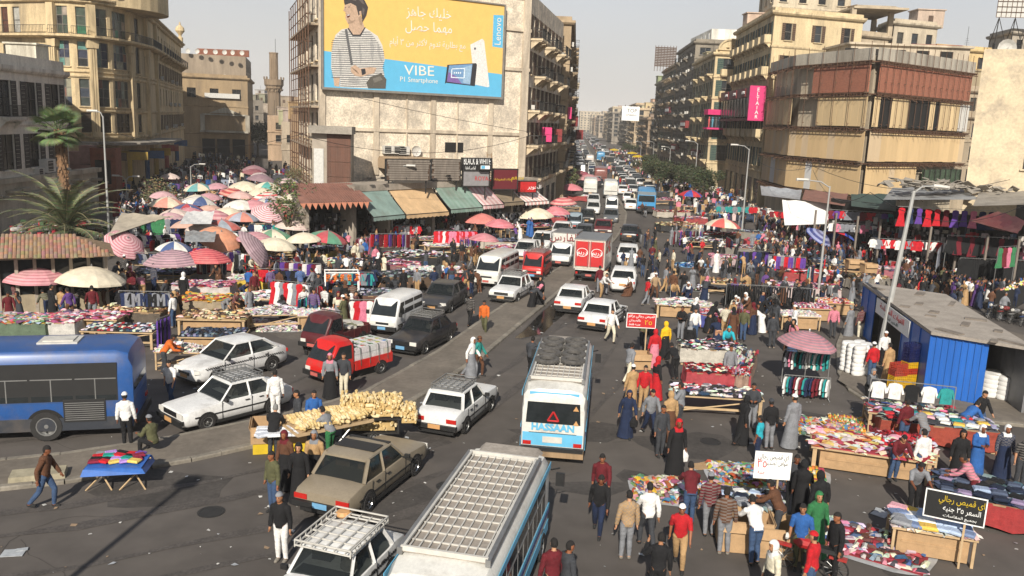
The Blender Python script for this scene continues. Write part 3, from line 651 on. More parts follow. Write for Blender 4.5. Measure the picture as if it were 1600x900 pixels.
# --- the round fronted building at the left
VP_=[XY(-90,112),XY(0,107),XY(58,104.5),XY(92,103.3),XY(121,103.2),XY(150,104),XY(180,106.5),XY(207,110.5),XY(232,117),XY(246,126),XY(287,172)]
vcol=(.60,.47,.275);zt=24.6
vb=empty('department_store',(-55,115,0),0,'ornate yellow stone building with a rounded bay windowed front and VIKING on its drum','building')
wall=MB();F=[V for V in VP_]
colr=[(.10,.22,.19),(.16,.20,.18),(.03,.03,.03),(.20,.10,.075),(.28,.27,.20),(.05,.06,.08),(.07,.10,.085)]
sup=[]
for i in range(len(F)-1):
 A,B=F[i],F[i+1];L=(Vector(B)-Vector(A)).length
 if i in(3,4,5,6):r_=[dict(z=7.3,n=1,w=L-.9,h=2.35,kind='bay',frame='wf_dark',panes=[(.045,.035,.025)]),dict(z=10.4,n=1,w=L-.9,h=3.2,kind='bay',frame='wf_grey',panes=[(.05,.06,.055)]),dict(z=15.0,n=1,w=L-.9,h=2.9,kind='bay',frame='wf_grey',panes=[(.04,.045,.07)]),dict(z=18.7,n=1,w=L-.9,h=3.1,kind='bay',frame='wf_grey',panes=[(.06,.08,.06)])]
 elif i==7:r_=[dict(z=z,n=1,w=1.6,h=h,kind='glass',frame='wf_dark')for z,h in((7.3,2.3),(10.4,3.2),(14.8,3.3),(18.7,3.0))]
 elif i==9:r_=[dict(z=z,n=11,w=1.5,h=h,kind='glass' if q%2 else 'shut',frame='wf_dark',shut='shutter_brown',ac=.25,balc=(True if z in(18.5,)else None),bd=1.3)for q,(z,h)in enumerate(((7.3,2.2),(11,2.4),(14.8,2.3),(18.5,2.6)))]
 elif i in(1,):r_=[dict(z=z,us=[2.2,4.2,6.2],w=1.2,h=h,kind='glass',frame='wf_dark',panes=[(.35,.34,.3),(.09,.035,.02),(.4,.38,.35)]if z>18 else[(.02,.02,.02),(.05,.03,.02)])for z,h in((7.3,2.2),(11,2.4),(15.2,2.2),(18.7,3.0))]
 elif i==0:r_=[dict(z=z,n=2,w=1.4,h=h,kind='shut')for z,h in((11,2.4),(15.2,2.2),(18.7,2.9))]
 else:r_=[]
 facade(wall,vb,A,B,0,zt if i<9 else 22.8,r_,vcol)
wall.poly([(F[9][0]+55,F[9][1]-115,22.8),(F[10][0]+55,F[10][1]-115,22.8),(-110+55,180-115,22.8),(-85+55,135-115,22.8)])
wall.poly([(p[0]+55,p[1]-115,zt)for p in F[:10]]+[(-80+55,140-115,zt)]);wall.build('wall','plaster',vb,color=vcol)
t=MB()
for z,h,o in((6.6,.35,.3),(9.75,.3,.22),(13.75,.3,.22),(14.3,.2,.18),(18.15,.38,1.15),(22.2,.3,.45),(22.55,.35,.8)):trim_band(t,vb,F,z,h,o)
t.build('cornice','stone_trim',vb,color=vcol)
# round drum with the lettering
dm=MB();dc=Vector((X(165,113),113));rd=8.2
dm.lathe([(rd,0),(rd,3.4),(rd+.4,3.6),(rd+.4,4.2),(rd-.6,4.4),(rd-1,6)],36);dm.build('drum','plaster',vb,loc=(dc.x+55,dc.y-115,22.3),color=vcol)
for i,ch in enumerate('VIKING'):
 th=radians(-112+i*10.5+8);text(ch,2.2,'letter','stone_trim',vb,(dc.x+55+(rd+.1)*cos(th),dc.y-115+(rd+.1)*sin(th),23.9),(pi/2,0,th+pi/2),.12,color=(.25,.19,.11))
pm=MB()
for i in(3,5,7,8,9):
 A,B=Vector(F[i-1]),Vector(F[i+1]);d=(B-A).normalized();n_=Vector((d.y,-d.x));q=Vector(F[i])+n_*.15;a=atan2(d.y,d.x)
 for dx_ in(-.28,0,.28):pm.box((q.x+d.x*dx_+55,q.y+d.y*dx_-115,12.4),(.2,.55,11.6),rz=a)
 pm.box((q.x+55,q.y-115,17.6),(1.15,.75,.9),rz=a,taper=1.2);pm.box((q.x+55,q.y-115,20.3),(.9,.6,3.6),rz=a);pm.box((q.x+55,q.y-115,7.1),(1.1,.7,.6),rz=a)
pm.split('pilaster','stone_trim',vb,color=vcol)
rl=MB();
for A,B in zip(F[:9],F[1:10]):
 L0_,a_,l_=wallframe(A,B,vb,1.05)
 for k in range(int(l_/.22)):rl.box((L0_[0]+cos(a_)*k*.22,L0_[1]+sin(a_)*k*.22,19.05),(.03,.03,.95))
 for z in(18.65,19.5):rl.box((L0_[0]+cos(a_)*l_/2,L0_[1]+sin(a_)*l_/2,z),(l_,.05,.05),rz=a_)
rl.build('balcony_railing','dark_metal',vb)
# individually coloured panes in the big bays
pn={}
for i in(3,4,5,6):
 L0_,a_,l_=wallframe(F[i],F[i+1],vb,-.155);nx=max(1,round((l_-.9)/.75))
 for z,h in((10.4,3.2),(15.0,2.9),(18.7,3.1)):
  for jx in range(nx):
   for jz in range(3):
    if R.random()<.55:
     w2,h2=(l_-.9)/nx-.08,h/3-.08;key=(round(w2,2),round(h2,2))
     if key not in pn:q=MB();q.poly([(0,0,0),(w2,0,0),(w2,0,h2),(0,0,h2)]);pn[key]=q.mesh('pane','pane')
     u=.45+.04+jx*(l_-.9)/nx;c_=R.choice(colr);
     if z>18:c_=R.choice([(.04,.16,.09),(.10,.11,.07),(.02,.02,.02),(.3,.25,.2),(.12,.13,.09)])
     obj('pane',pn[key],vb,(L0_[0]+cos(a_)*u,L0_[1]+sin(a_)*u,z+.04+jz*h/3),a_,c_)
for px_,py_,Y_ in((236,20,118),(282,72,165)):
 q=AT(px_,py_,Y_);u=MB();u.lathe([(.5,0),(.5,.8),(.25,1),(.3,1.3),(.85,2),(.75,2.6),(.2,3.1),(.12,3.6)],12);u.build('urn','stone_trim',vb,loc=(q.x+55,q.y-115,22.8),color=vcol)
 # shops canopy along its foot
cn=MB();LL=F[4:10]
for A,B in zip(LL,LL[1:]):
 L0_,a_,l_=wallframe(A,B,vb,1.6);cn.box((L0_[0]+cos(a_)*l_/2,L0_[1]+sin(a_)*l_/2,6.1),(l_+.5,3.4,.3),rz=a_,mi=0)
cn.build('shop_canopy',['roof_grey'],vb)
st=[('yellow',(.50,.33,.05)),('blue',(.04,.10,.22)),('brown',(.10,.06,.035)),('red',(.32,.05,.035))]
for k,(px_,c_)in enumerate([(150,2),(172,2),(205,0),(232,1),(246,0),(262,3),(278,1)]):
 Y_=[103.4,104.2,107,111.5,119,132,152][k];q=Vector(XY(px_,Y_));b=MB();b.box((0,0,0),(4.2,.25,1.0));b.box((0,0,-1.8),(.5,.4,2.6));b.build('shop_sign','plaster',vb,loc=(q.x+55,q.y-115-.8,4.6),rz=[.0,.1,.35,.6,.9,1.0,1.0][k],color=st[c_][1])
 # --- grey white villa at far left
v1=building('villa','pale grey white two storey villa with tall dark shutters behind the palm trees',[XY(-120,59),XY(105,82),XY(60,100),XY(-160,80)],13.1,{0:dict(bay=4.6,w=2.1,h=2.9,kind='shut',shut='wf_dark',frame='wf_dark',balc=lambda k,nb:[i for i in range(nb)if i==nb-3 and k==1],bd=1.0,shop=False)},(.66,.62,.54),gz=4.4,n=2,parapet=1.3,roofbits=1,bands=True)
L1,a1,w1=wallframe(XY(-120,59),XY(105,82),v1)
for u,z,s in((.70,4.2,1.3),(.76,4.5,2.0),(.83,4.2,1.2),(.9,4.0,1.3),(.93,4.0,1.1)):obj('air_conditioner',ac_mesh(),v1,(L1[0]+cos(a1)*w1*u,L1[1]+sin(a1)*w1*u,z),a1,scale=s)
# low shop range in front of it with curly panel
lw=MB();q=Vector(XY(-60,64));q2=Vector(XY(150,86));La,aa,wl=wallframe(q,q2)
low=empty('shop_range',(q.x,q.y,0),aa,'low decayed shop range with curling cornice below the villa','shop');lw.box((wl/2,1.2,2),(wl,2.2,4));lw.build('wall','plaster',low,color=(.5,.46,.38))
lw=MB()
for k in range(16):lw.lathe([(.05,-.12),(.7,-.1),(.8,.1),(.05,.12)],8,(wl*(k+.4)/16,.0,3.2+.3*sin(k*1.7)));
lw.box((wl/2,.1,4.25),(wl,.9,.4));lw.build('cornice','stone_trim',low,color=(.42,.38,.3))
rd_=empty('shop_arch',(X(163,95),95,0),.15,'rusty red arched shop tower with pink stepped parapet beside the round building','shop')
b=MB();b.box((0,0,3.0),(2.6,2.2,6.0));b.box((-1.9,.2,5.2),(1.3,1.8,2.0),1);b.box((-3.1,.2,4.7),(1.3,1.8,1.6),1);b.box((-4.6,.2,3.7),(9,1.8,.8),1);b.lathe([(1.0,0),(1.0,.1)],16,(0,0,5.9),0);b.build('wall',['brick_red','pinkish'],rd_)if 0 else None
mat('brick_red',(.22,.075,.04),.9,.25,2,dirt=.4);mat('pinkish',(.33,.19,.16),.9,.2,2,dirt=.3)
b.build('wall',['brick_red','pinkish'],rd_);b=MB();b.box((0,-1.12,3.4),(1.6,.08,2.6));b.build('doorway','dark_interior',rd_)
# --- brown block with the pediment, its taller neighbour, minaret
pdb=building('old_hotel','brown block with a small white pediment and arches, closing the market lane',[XY(283,186),XY(388,190),XY(396,215),XY(283,215)],17.2,{0:dict(bay=4.0,w=1.8,h=2.0,kind='glass',frame='wf_dark',shop=False,skip=(0,)),1:dict(bay=4,w=1.4,h=1.9,kind='glass',shop=False)},(.33,.24,.14),gz=5.5,n=2,roofbits=1)
L2,a2,w2=wallframe(XY(283,186),XY(388,190),pdb,.1)
b=MB();b.box((w2*.65,-.3,9.6),(w2*.68,.7,.3));b.extr([(w2*.42,9.9),(w2*.88,9.9),(w2*.65,11.2)],1,-.8,0);b.box((w2*.64,-.7,6.0),(w2*.72,1.3,.4))
for t_ in(.32,.99):b.box((w2*t_,-.3,7.8),(.9,.7,3.6))
b.build('pediment','stone_trim',pdb,loc=L2,rz=a2,color=(.4,.37,.3))
b=MB();b.box((w2*.62,-.4,13.6),(w2*.52,.3,1.0));b.build('name_board','litter_white',pdb,loc=L2,rz=a2)
b=MB();
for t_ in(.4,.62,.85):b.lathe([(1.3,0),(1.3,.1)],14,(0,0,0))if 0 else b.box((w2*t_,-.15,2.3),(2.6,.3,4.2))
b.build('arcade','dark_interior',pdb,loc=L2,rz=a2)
building('apartment_building','bare brown concrete block with a red brick parapet and white dishes on its roof',[XY(283,232),XY(386,236),XY(394,262),XY(283,260)],24.0,{1:dict(bay=4,w=1.4,h=1.6,kind='glass',shop=False)},(.29,.23,.165),n=6,cornice=False,bands=False,roofbits=0)
pb_=empty('roof_parapet',(X(312,238),238,24.9),0,'red brick parapet wall on the brown block roof','wall');b=MB();b.box((7,0,.9),(14,.4,1.8));b.build('brick_wall','brick_red',pb_)
for k in range(7):
 q=AT(296+k*14,125,231.5);obj('satellite_dish',dish_mesh(),None,(q.x,q.y,24.9),R.uniform(-.3,.3),scale=1.25,label='white satellite dish on the brown block roof, placed %s'%OR[k],cat='satellite dish',group='dishes on the brown block roof')
mn=empty('minaret',(X(429,235),235,0),0,'tall tan stone minaret with a corbelled gallery and a bare square top shaft','minaret')
b=MB();b.lathe([(2.3,0),(2.15,9),(2.05,15.6)],12);b.build('lower_shaft','plaster',mn,color=(.23,.165,.105))
b=MB();b.lathe([(2.05,0),(2.3,.5),(2.3,.9),(2.7,1.3),(2.7,1.7),(3.1,2.1),(3.15,3.6),(2.95,3.6),(2.9,2.7)],12)
for k in range(12):a=2*pi*k/12;b.box((3.1*cos(a),3.1*sin(a),3.9),(.35,.35,.7),rz=a);b.lathe([(.1,0),(.28,.35),(.3,.5)],5,(2.6*cos(a+.2),2.6*sin(a+.2),.6))
b.build('gallery','stone_trim',mn,loc=(0,0,15.6),color=(.25,.18,.115))
b=MB();b.lathe([(1.45,0),(1.4,7.6),(1.5,7.7),(1.5,8.0)],8);[b.box((1.42*cos(a),1.42*sin(a),3.6),(.12,.5,5.6),rz=a)for a in(-pi/2-.4,-pi/2+.4,-pi/2+1.2)];b.build('upper_shaft','plaster',mn,loc=(0,0,18.2),color=(.25,.18,.115))
b=MB();b.tube([(0,0,0),(0,0,3.6)],.07,5);b.build('spire','dark_metal',mn,loc=(.6,0,26.2))
mn.scale=(.84,.84,1)
# low houses between the hotel and the billboard building
for i,(pa,pb2,Y_,tp,c_)in enumerate([(392,412,300,13.5,GREYB),(400,436,330,16.5,(.45,.38,.3)),(440,500,300,15,(.4,.3,.2)),(432,475,260,12.5,TAN),(418,452,190,9.0,(.5,.36,.24)),(440,492,165,8.0,(.44,.37,.28)),(455,500,140,9.5,(.40,.28,.17)),(405,440,420,18,TAN),(450,520,400,17,BROWNB),(296,400,330,14,BROWNB)]):
 building('house',['low grey house roof left of the minaret','pale house with white wall behind the minaret','brown house right of the minaret','tan house at the foot of the minaret','small orange plaster house above the market lane','ramshackle flat roofed house beside the lane','patched brown annex left of the billboard building','distant tan roofs behind the minaret','distant brown roofs near the steel frame','dark roofs far behind the hotel'][i],[XY(pa,Y_),XY(pb2,Y_+3),XY(pb2,Y_+25),XY(pa,Y_+25)],tp,{0:dict(bay=3.5,w=1.3,h=1.5,kind='glass',shop=False),1:dict(bay=5,w=1.3,h=1.5,kind='glass',shop=False)},c_,gz=3.6,n=max(1,round((tp-3.6)/3.4)),cornice=False,roofbits=3)
 # --- boarded building, right
c0,c1,c2,c3=(34.9,121.3),(34.0,107.5),(38.2,95),(55.5,108.5)
bd=empty('boarded_building',(45,108,0),0,'half stripped corner building wrapped in plywood bands, red brick and steel rods','building')
core=MB();core.prism([(p[0]-45,p[1]-108)for p in((35.3,121.3),(34.5,107.7),(38.4,95.6),(55.2,108.8),(52,121.3))],0,19.2)
core.build('wall','plaster',bd,color=(.52,.44,.32))
mat('plywood',src='object',rough=.7,var=.07,scale=.9,dirt=.12,dcol=(.28,.19,.09),streak=True)
def face_fr(A,B,off):return wallframe(A,B,bd,off)
bricks=MB()
nt_=mat('brickface',(.36,.11,.06),.9,.3,6,dirt=.25,dcol=(.2,.13,.09)).node_tree;bt=nt_.nodes.new('ShaderNodeTexBrick');
tc=nt_.nodes.new('ShaderNodeTexCoord');mp_=nt_.nodes.new('ShaderNodeMapping');mp_.inputs['Rotation'].default_value=(pi/2,0,0);nt_.links.new(tc.outputs['Object'],mp_.inputs[0]);nt_.links.new(mp_.outputs[0],bt.inputs['Vector'])
bt.inputs['Color1'].default_value=(.42,.12,.06,1);bt.inputs['Color2'].default_value=(.30,.085,.045,1);bt.inputs['Mortar'].default_value=(.27,.17,.12,1);bt.inputs['Scale'].default_value=1.0
bt.inputs['Brick Width'].default_value=.26;bt.inputs['Row Height'].default_value=.09;bt.inputs['Mortar Size'].default_value=.014
nt_.links.new(bt.outputs[0],nt_.nodes['Principled BSDF'].inputs['Base Color'])
ZL=[3.9,7.7,11.4,15.2,18.6,20.3]
_pl={}
def board(w_,h_,m='plywood',th=.05):
 k=(round(w_,2),round(h_,2),m)
 if k not in _pl:b=MB();b.box((w_/2,-th/2,h_/2),(w_,th,h_));_pl[k]=b.mesh('plywood_board',m)
 return _pl[k]
for(A,B,rng)in((c1,c2,(1.0,1.0)),(c2,c3,(.55,1.0)),(c0,c1,(1,1))):
 Lf,af,lf=face_fr(A,B,.3);nb=max(3,round(lf/1.22));bw=lf/nb
 for fl,frac in((0,rng[0]),(1,1.0)):
  for k in range(int(nb*(frac if A==c2 and fl==0 else 1))):
   g2=R.uniform(.9,1.06);c_=(.74*g2,.53*g2,.28*g2)if R.random()<.8 else(.68,.52,.33)
   if(A==c1 and fl==0 and k in(3,))or(A==c0 and fl==0 and k in(4,5)):c_=(.72,.72,.70)
   obj('plywood_board',board(bw-.02,3.35),bd,(Lf[0]+cos(af)*bw*k,Lf[1]+sin(af)*bw*k,ZL[fl]+.15+R.uniform(-.04,.02)),af,c_)
   # third level: boards with dark gaps
 for k in range(nb):
  if A==c2 and k in(1,2,6,7,8,9,11):continue
  if A==c1 and k<nb*.28:continue
  g2=R.uniform(.85,1.1);obj('plywood_board',board(bw-.05,3.2),bd,(Lf[0]+cos(af)*bw*k-sin(af)*-.1,Lf[1]+sin(af)*bw*k,ZL[2]+.2),af,(.72*g2,.54*g2,.30*g2)if not(A==c2 and k>nb-3)else(.68,.66,.6))
 h=MB()
 if A!=c0:
  if A==c2:h.box((lf/2,-.02,ZL[2]+1.8),(lf-1.5,.1,3.1))
  h.build('dark_opening','dark_interior',bd,loc=(Lf[0],Lf[1],0),rz=af)if h.v else None
  b=MB();b.box((lf*(.62 if A==c1 else .5),-.06,16.9),(lf*(.72 if A==c1 else .96),.16,3.2));b.build('brick_infill','brickface',bd,loc=(Lf[0],Lf[1],0),rz=af)
 b=MB()
 b.box((lf/2,-.02,19.3),(lf,.3,1.3));b.build('parapet','plaster',bd,loc=(Lf[0],Lf[1],0),rz=af,color=(.42,.38,.31))
 for fl,z in enumerate(ZL[:5]):
  q=MB();q.box((lf/2,.1,z-.12),(lf+.3,.9,.12));q.box((lf/2,-.38,z-.02),(lf+.5,.08,.08));q.box((lf/2,-.42,z-.32),(lf+.5,.08,.08))
  for k in range(int(lf/.55)):x_=k*.55+R.uniform(0,.3);q.tube([(x_,-.1,z-.15),(x_+R.uniform(-.35,.35),-.75,z-R.uniform(.1,.75))],.03,4);q.box((x_,-.4,z-.17),(.06,.06,.3))
  q.build('rusty_ledge','rust',bd,loc=(Lf[0],Lf[1],0),rz=af)
 ns=16 if A==c2 else 5
 if 'rod' not in _cache:q=MB();q.box((0,0,4.6),(.045,.045,9.2));q.box((0,.1,.5),(.06,.25,.06));q.box((0,.1,5),(.06,.25,.06));_cache['rod']=q.mesh('steel_rod','rust')
 for k in range(ns+1):obj('steel_rod',_cache['rod'],bd,(Lf[0]+cos(af)*lf*k/ns+sin(af)*.45,Lf[1]+sin(af)*lf*k/ns-cos(af)*.45,11.4),0,rot=(0,R.uniform(-.008,.008),af))
 if A==c2:
  gl=MB();gl.box((lf*.78,-.1,5.5),(lf*.42,.2,2.9));gl.build('shop_glass','green_glass',bd,loc=(Lf[0],Lf[1],0),rz=af)if 'green_glass' in MATS else None
  mat('green_glass',(.06,.09,.055),.12,.5,.8);gl.build('shop_glass','green_glass',bd,loc=(Lf[0],Lf[1],0),rz=af)
  gl=MB();[gl.box((lf*(.57+.06*k),-.24,5.5),(.1,.1,2.9))for k in range(8)];gl.split('mullion','dark_metal',bd,loc=(Lf[0],Lf[1],0),rz=af)
  # roof storey set back
b=MB();b.box((4,8,20.6),(15,9,2.6));b.box((4,8,22.0),(15.8,9.8,.25));b.build('roof_storey','plaster',bd,color=(.47,.4,.3))
b=MB();[b.box((-3.4+k*3,3.45,20.6),(1.6,.1,1.6))for k in range(5)];b.build('window','dark_interior',bd)
# --- roofs and towers behind it
def tower(name,label,px0,px1,Y,top,col,open_=False,dep=9,n=6,base=0,w=1.3,px2=None):
 A,B=XY(px0,Y),XY(px1,Y+3);foot=[A,B,(B[0]+1,B[1]+dep),(A[0]+1,A[1]+dep)]
 rt=building(name,label,foot,top-(4 if open_ else 0),{0:dict(bay=3.3,w=w,h=1.9,kind='glass',frame='wf_dark',shop=False),3:dict(bay=4,w=1.1,h=1.9,kind='glass',shop=False)},col,n=n,cornice=True,roofbits=1 if not open_ else 0,shop=False)
 if open_:
  b=MB();cx,cy=rt.location.x,rt.location.y
  for p in foot:b.box((p[0]*.98+cx*.02-cx,p[1]*.98+cy*.02-cy,top-2),(.7,.7,4))
  w_=B[0]-A[0];b.box((0,0,top+.12),(w_+1.2,dep+4,.3));b.box((0,0,top+.5),(w_,dep+2,.5),taper=.8)
  b.build('open_loggia','plaster',rt,color=col)
  b=MB();[b.box((R.uniform(-w_/2,w_/2),R.uniform(-3,3),top+.9),(2.4,.12,.1),rz=R.uniform(0,3))for _ in range(12)];b.build('roof_timber','wood',rt)
 return rt
tower('roof_tower','open sided concrete loggia tower rising behind the parapet of the boarded building',1313,1372,135,29.5,(.45,.37,.26),True)
tower('roof_block','plaster roof block with tall slit windows right of the loggia tower',1378,1445,142,28.3,(.5,.43,.32))
tower('house','yellow topped house behind the red roof screen',1447,1532,150,25.5,YEL)
tower('roof_tower','small open loggia tower left of the roof billboard',1530,1566,155,25.8,(.40,.32,.22),True,dep=6)
tower('apartment_building','pale grey brown block that carries the steel roof billboard',1560,1640,150,28.5,(.40,.35,.28),n=7)
tower('house','brown annex with small windows right of the boarded building',1483,1570,118,13.5,(.37,.3,.21),n=3,w=1.8)
tower('house','low tan annex behind the peeling wall',1500,1560,128,17.5,(.42,.34,.24),n=4)
tower('apartment_building','tall cream wing with brick top behind the ornate corner',1190,1308,139,33.5,(.55,.47,.34),n=8,dep=12)
q=AT(1422,97,125);b=MB();b.box((3.4,0,1.6),(7.0,.15,2.4));b.build('roof_screen','sign_red2',loc=(q.x,q.y,q.z-.6),label='dark red sheet screen on the roofs behind the boarded building',cat='screen')if 0 else None
mat('sign_red2',(.22,.02,.02),.6,.1,2);b.build('roof_screen','sign_red2',loc=(q.x,q.y,q.z-.3),rz=-.05,label='dark red sheet screen on the roofs behind the boarded building',cat='screen')
q=AT(1556,27,148);rbx=empty('roof_billboard',(q.x,q.y,q.z),-.15,'rear of a steel framed roof billboard on lattice legs at the upper right','billboard')
b=MB();b.box((6,0,3.4),(12,.1,6.8));b.build('sheet','litter_white',rbx)
b=MB();[b.box((12*k/16,-.12,3.4),(.07,.1,6.8))for k in range(17)];[b.box((6,-.15,6.8*k/8),(12,.08,.07))for k in range(9)];b.build('frame','rust',rbx)
b=MB()
for k in range(5):b.tube([(k*2.5+.6,.2,0),(k*2.5+.6,.6,-4)],.08,4);b.tube([(k*2.5+.6,.2,0),(k*2.5+2.2,.6,-4)],.06,4);b.tube([(k*2.5+.6,.2,0),(k*2.5+.6,3,-4)],.06,4)
b.build('leg','dark_metal',rbx)
# --- peeling cream wall, right
cw=building('house','peeling cream plaster house with small windows at the right edge',[XY(1521,66),XY(1760,62),XY(1760,84),XY(1538,84)],16.4,{0:dict(us=None,bay=7,w=2.4,h=2.6,kind='glass',frame='wf_dark',shop=False)},(.62,.52,.36),gz=3.6,n=3,cornice=False,bands=False,roofbits=0)
for c_ in cw.children:
 if c_.name.startswith('wall'):c_.data.materials[0]=mat('peeling',(.64,.53,.36),.95,.12,.6,dirt=.9,dcol=(.27,.23,.19),bump=.6,fine=.08)
q=AT(1586,95,65);obj('satellite_dish',dish_mesh(),None,(q.x,66.5,16.8),-.3,scale=1.3,label='white satellite dish on top of the peeling cream house',cat='satellite dish')
q=AT(1583,290,65);obj('satellite_dish',dish_mesh(),None,(q.x,65.7,5.6),0,scale=1.4,label='white satellite dish on the peeling wall above the lean-to roof',cat='satellite dish')
# --- pink sign block on the ornate corner building
Ls,as_,ls=wallframe((36.3,151),(34.6,122.3));
sg=empty('shop_sign',(*Ls[:2],0),as_,'pink vertical shop sign with white letters on the ornate corner, glazed showroom box beside it','sign')
z0,z1=Zat(1160,188,124),Zat(1165,134,124)
mat('pink',(.62,.03,.16),.45,.08,2);mat('maroon',(.13,.015,.02),.5,.1,2)
b=MB();b.box((ls-.4,-1.25,(z0+z1)/2),(.5,2.3,z1-z0));b.build('sign_panel','pink',sg)
b=MB();b.box((ls/2-1,-.8,z0+.2),(ls-2,1.5,.4));b.box((ls/2-1,-.8,z1-.7),(ls-2,1.5,1.4));b.build('box_frame','maroon',sg)
b=MB();b.box((ls/2-1,-.76,(z0+z1)/2-.4),(ls-2.2,1.3,z1-z0-2.0));b.build('glazing','glass_far',sg)
b=MB();[b.box((2+k*2.4,-1.46,(z0+z1)/2-.4),(.08,.08,z1-z0-2.0))for k in range(10)];b.split('mullion','dark_metal',sg)
for k,ch in enumerate('ELTAIAR'):text(ch,.72,'letter','text_white',sg,(ls-.12,-1.25,z1-.55-k*(z1-z0-.7)/6.6),(pi/2,0,pi/2),.03)
for k in range(3):b=MB();b.box((6+k*7,-1.6,z1-.7),(3,.08,1.2));b.build('sign_plate','sign_red2',sg);text('ELTAIAR',.6,'lettering','text_white',sg,(6+k*7,-1.66,z1-.7),(pi/2,0,0),.02)
# boutique band on the arched building
b2=empty('boutique_window',(33.7,153,0),aa if 0 else 0.1,'pink framed boutique window full of mannequins under the arched building','shop')
b=MB();b.box((2.6,-1.0,10.8),(7.6,2.2,.3));b.box((2.6,-1.0,13.6),(7.6,2.2,.9));b.build('frame','pink',b2)
b=MB();b.box((2.6,-.8,12.1),(7.2,1.8,2.3));b.build('glazing','glass_far',b2)
mn_=MB()
for k in range(11):x_=-.8+k*.62;c_=R.choice([(.6,.1,.1),(.7,.7,.7),(.1,.3,.4),(.6,.5,.1),(.1,.1,.1),(.5,.2,.4)]);mn_.lathe([(.1,0),(.14,.8),(.22,1.3),(.05,1.5),(.12,1.65),(.03,1.8)],6,(x_,-1.85,11),0,c_)
mn_.build('mannequins','goods',b2)
for k,(py_,yy,c_)in enumerate([(140,186,'sign_red2'),(125,220,'maroon'),(235,200,'sign_red2'),(205,165,'maroon')]):
 xx=35.9+.064*(yy-182);zz=[11.5,15,6.2,6.0][k];b=MB();b.box((0,0,0),(.9,6,1.5));b.box((-.48,0,0),(.03,5,.7),1);b.build('shop_sign',[c_,'text_white'],loc=(xx-.6,yy,zz),label=['red projecting shop sign low on the grey block','dark red shop sign on the tan balconied block','red street level shop sign below the grey block','maroon sign beside the boutique'][k],cat='sign')
for k in range(5):
 xx=2.6+.12*k*5;yy=93+k*11;b=MB();b.box((.5,0,0),(1.0,3.2,1.5));b.box((1.02,0,0),(.02,2.6,.8),1);b.build('shop_sign',[['pink','sign_red2','pink','sign_red2','sign_red2'][k],'text_white'],loc=(1.5+.15*(yy-86),yy,[9.4,9.2,12,11,9][k]),label=['pink sign box nearest on the left avenue front','red sign box below the balconies left of the avenue','second pink sign box left of the avenue','high red sign box left of the avenue','small red sign box farthest on the left front'][k],cat='sign')
# ================= vehicles =================
def finish(me,ang=35):
 me.polygons.foreach_set('use_smooth',[True]*len(me.polygons));me.set_sharp_from_angle(angle=radians(ang));return me
def section(x,zb,zt,hw,crown=.03,tuck=.86):
 h=zt-zb
 half=[(tuck*hw,zb),(.97*hw,zb+.16*h),(hw,zb+.45*h),(.99*hw,zb+.8*h),(.95*hw,zt-.02*h),(.88*hw,zt+crown*.4),(.45*hw,zt+crown)]
 return[(x,-y,z)for y,z in half]+[(x,y,z)for y,z in reversed(half)]
def wheel(root,x,y,r,w=.19,rim='metal',dual=False):
 k=('wheel',r,w,rim,y>0)
 s=1 if y>0 else-1
 if k not in _cache:
  t=MB();n=18;prof=[(r*.62,-w/2),(r*.93,-w/2),(r,-w*.3),(r,w*.3),(r*.93,w/2),(r*.62,w/2)]
  t.ring([[(rr*cos(2*pi*i/n),yy,rr*sin(2*pi*i/n))for i in range(n)]for rr,yy in prof],caps=False)
  for i in range(n):a=2*pi*i/n;t.box((cos(a)*r,0,sin(a)*r),(.035,w*.62,.02),M=Matrix.Rotation(-a+pi/2,3,'Y'))
  m_=MB();yo=s*w*.32
  m_.ring([[(rr*cos(2*pi*i/14),yy,rr*sin(2*pi*i/14))for i in range(14)]for rr,yy in((r*.63,-s*w*.4),(r*.63,s*w*.46),(r*.56,s*w*.46),(r*.5,yo*.6),(r*.2,yo*.9),(r*.12,yo*1.5))],caps=True)
  for i in range(8):a=2*pi*i/8;m_.box((cos(a)*r*.4,yo*.95,sin(a)*r*.4),(.05,.02,.05),1)
  _cache[k]=(finish(t.mesh('tyre','rubber')),finish(m_.mesh('rim',[rim,'black_plastic'])))
 o=obj('wheel',_cache[k][0],root,(x,y,r));obj('rim',_cache[k][1],o);return o
def shape_body(b,st,L,arches,r):
 """lower shell lofted through stations (x, ztop, halfwidth, zbottom) with dark wheel arches"""
 b.ring([section(x,zb,zt,hw)for x,zt,hw,zb in st])
def pill(b,p,q,w=.055,mi=0):
 p,q=Vector(p),Vector(q);b.tube([p,q],w/2,4,mi)
def quadg(b,P,off=0):b.poly(P)
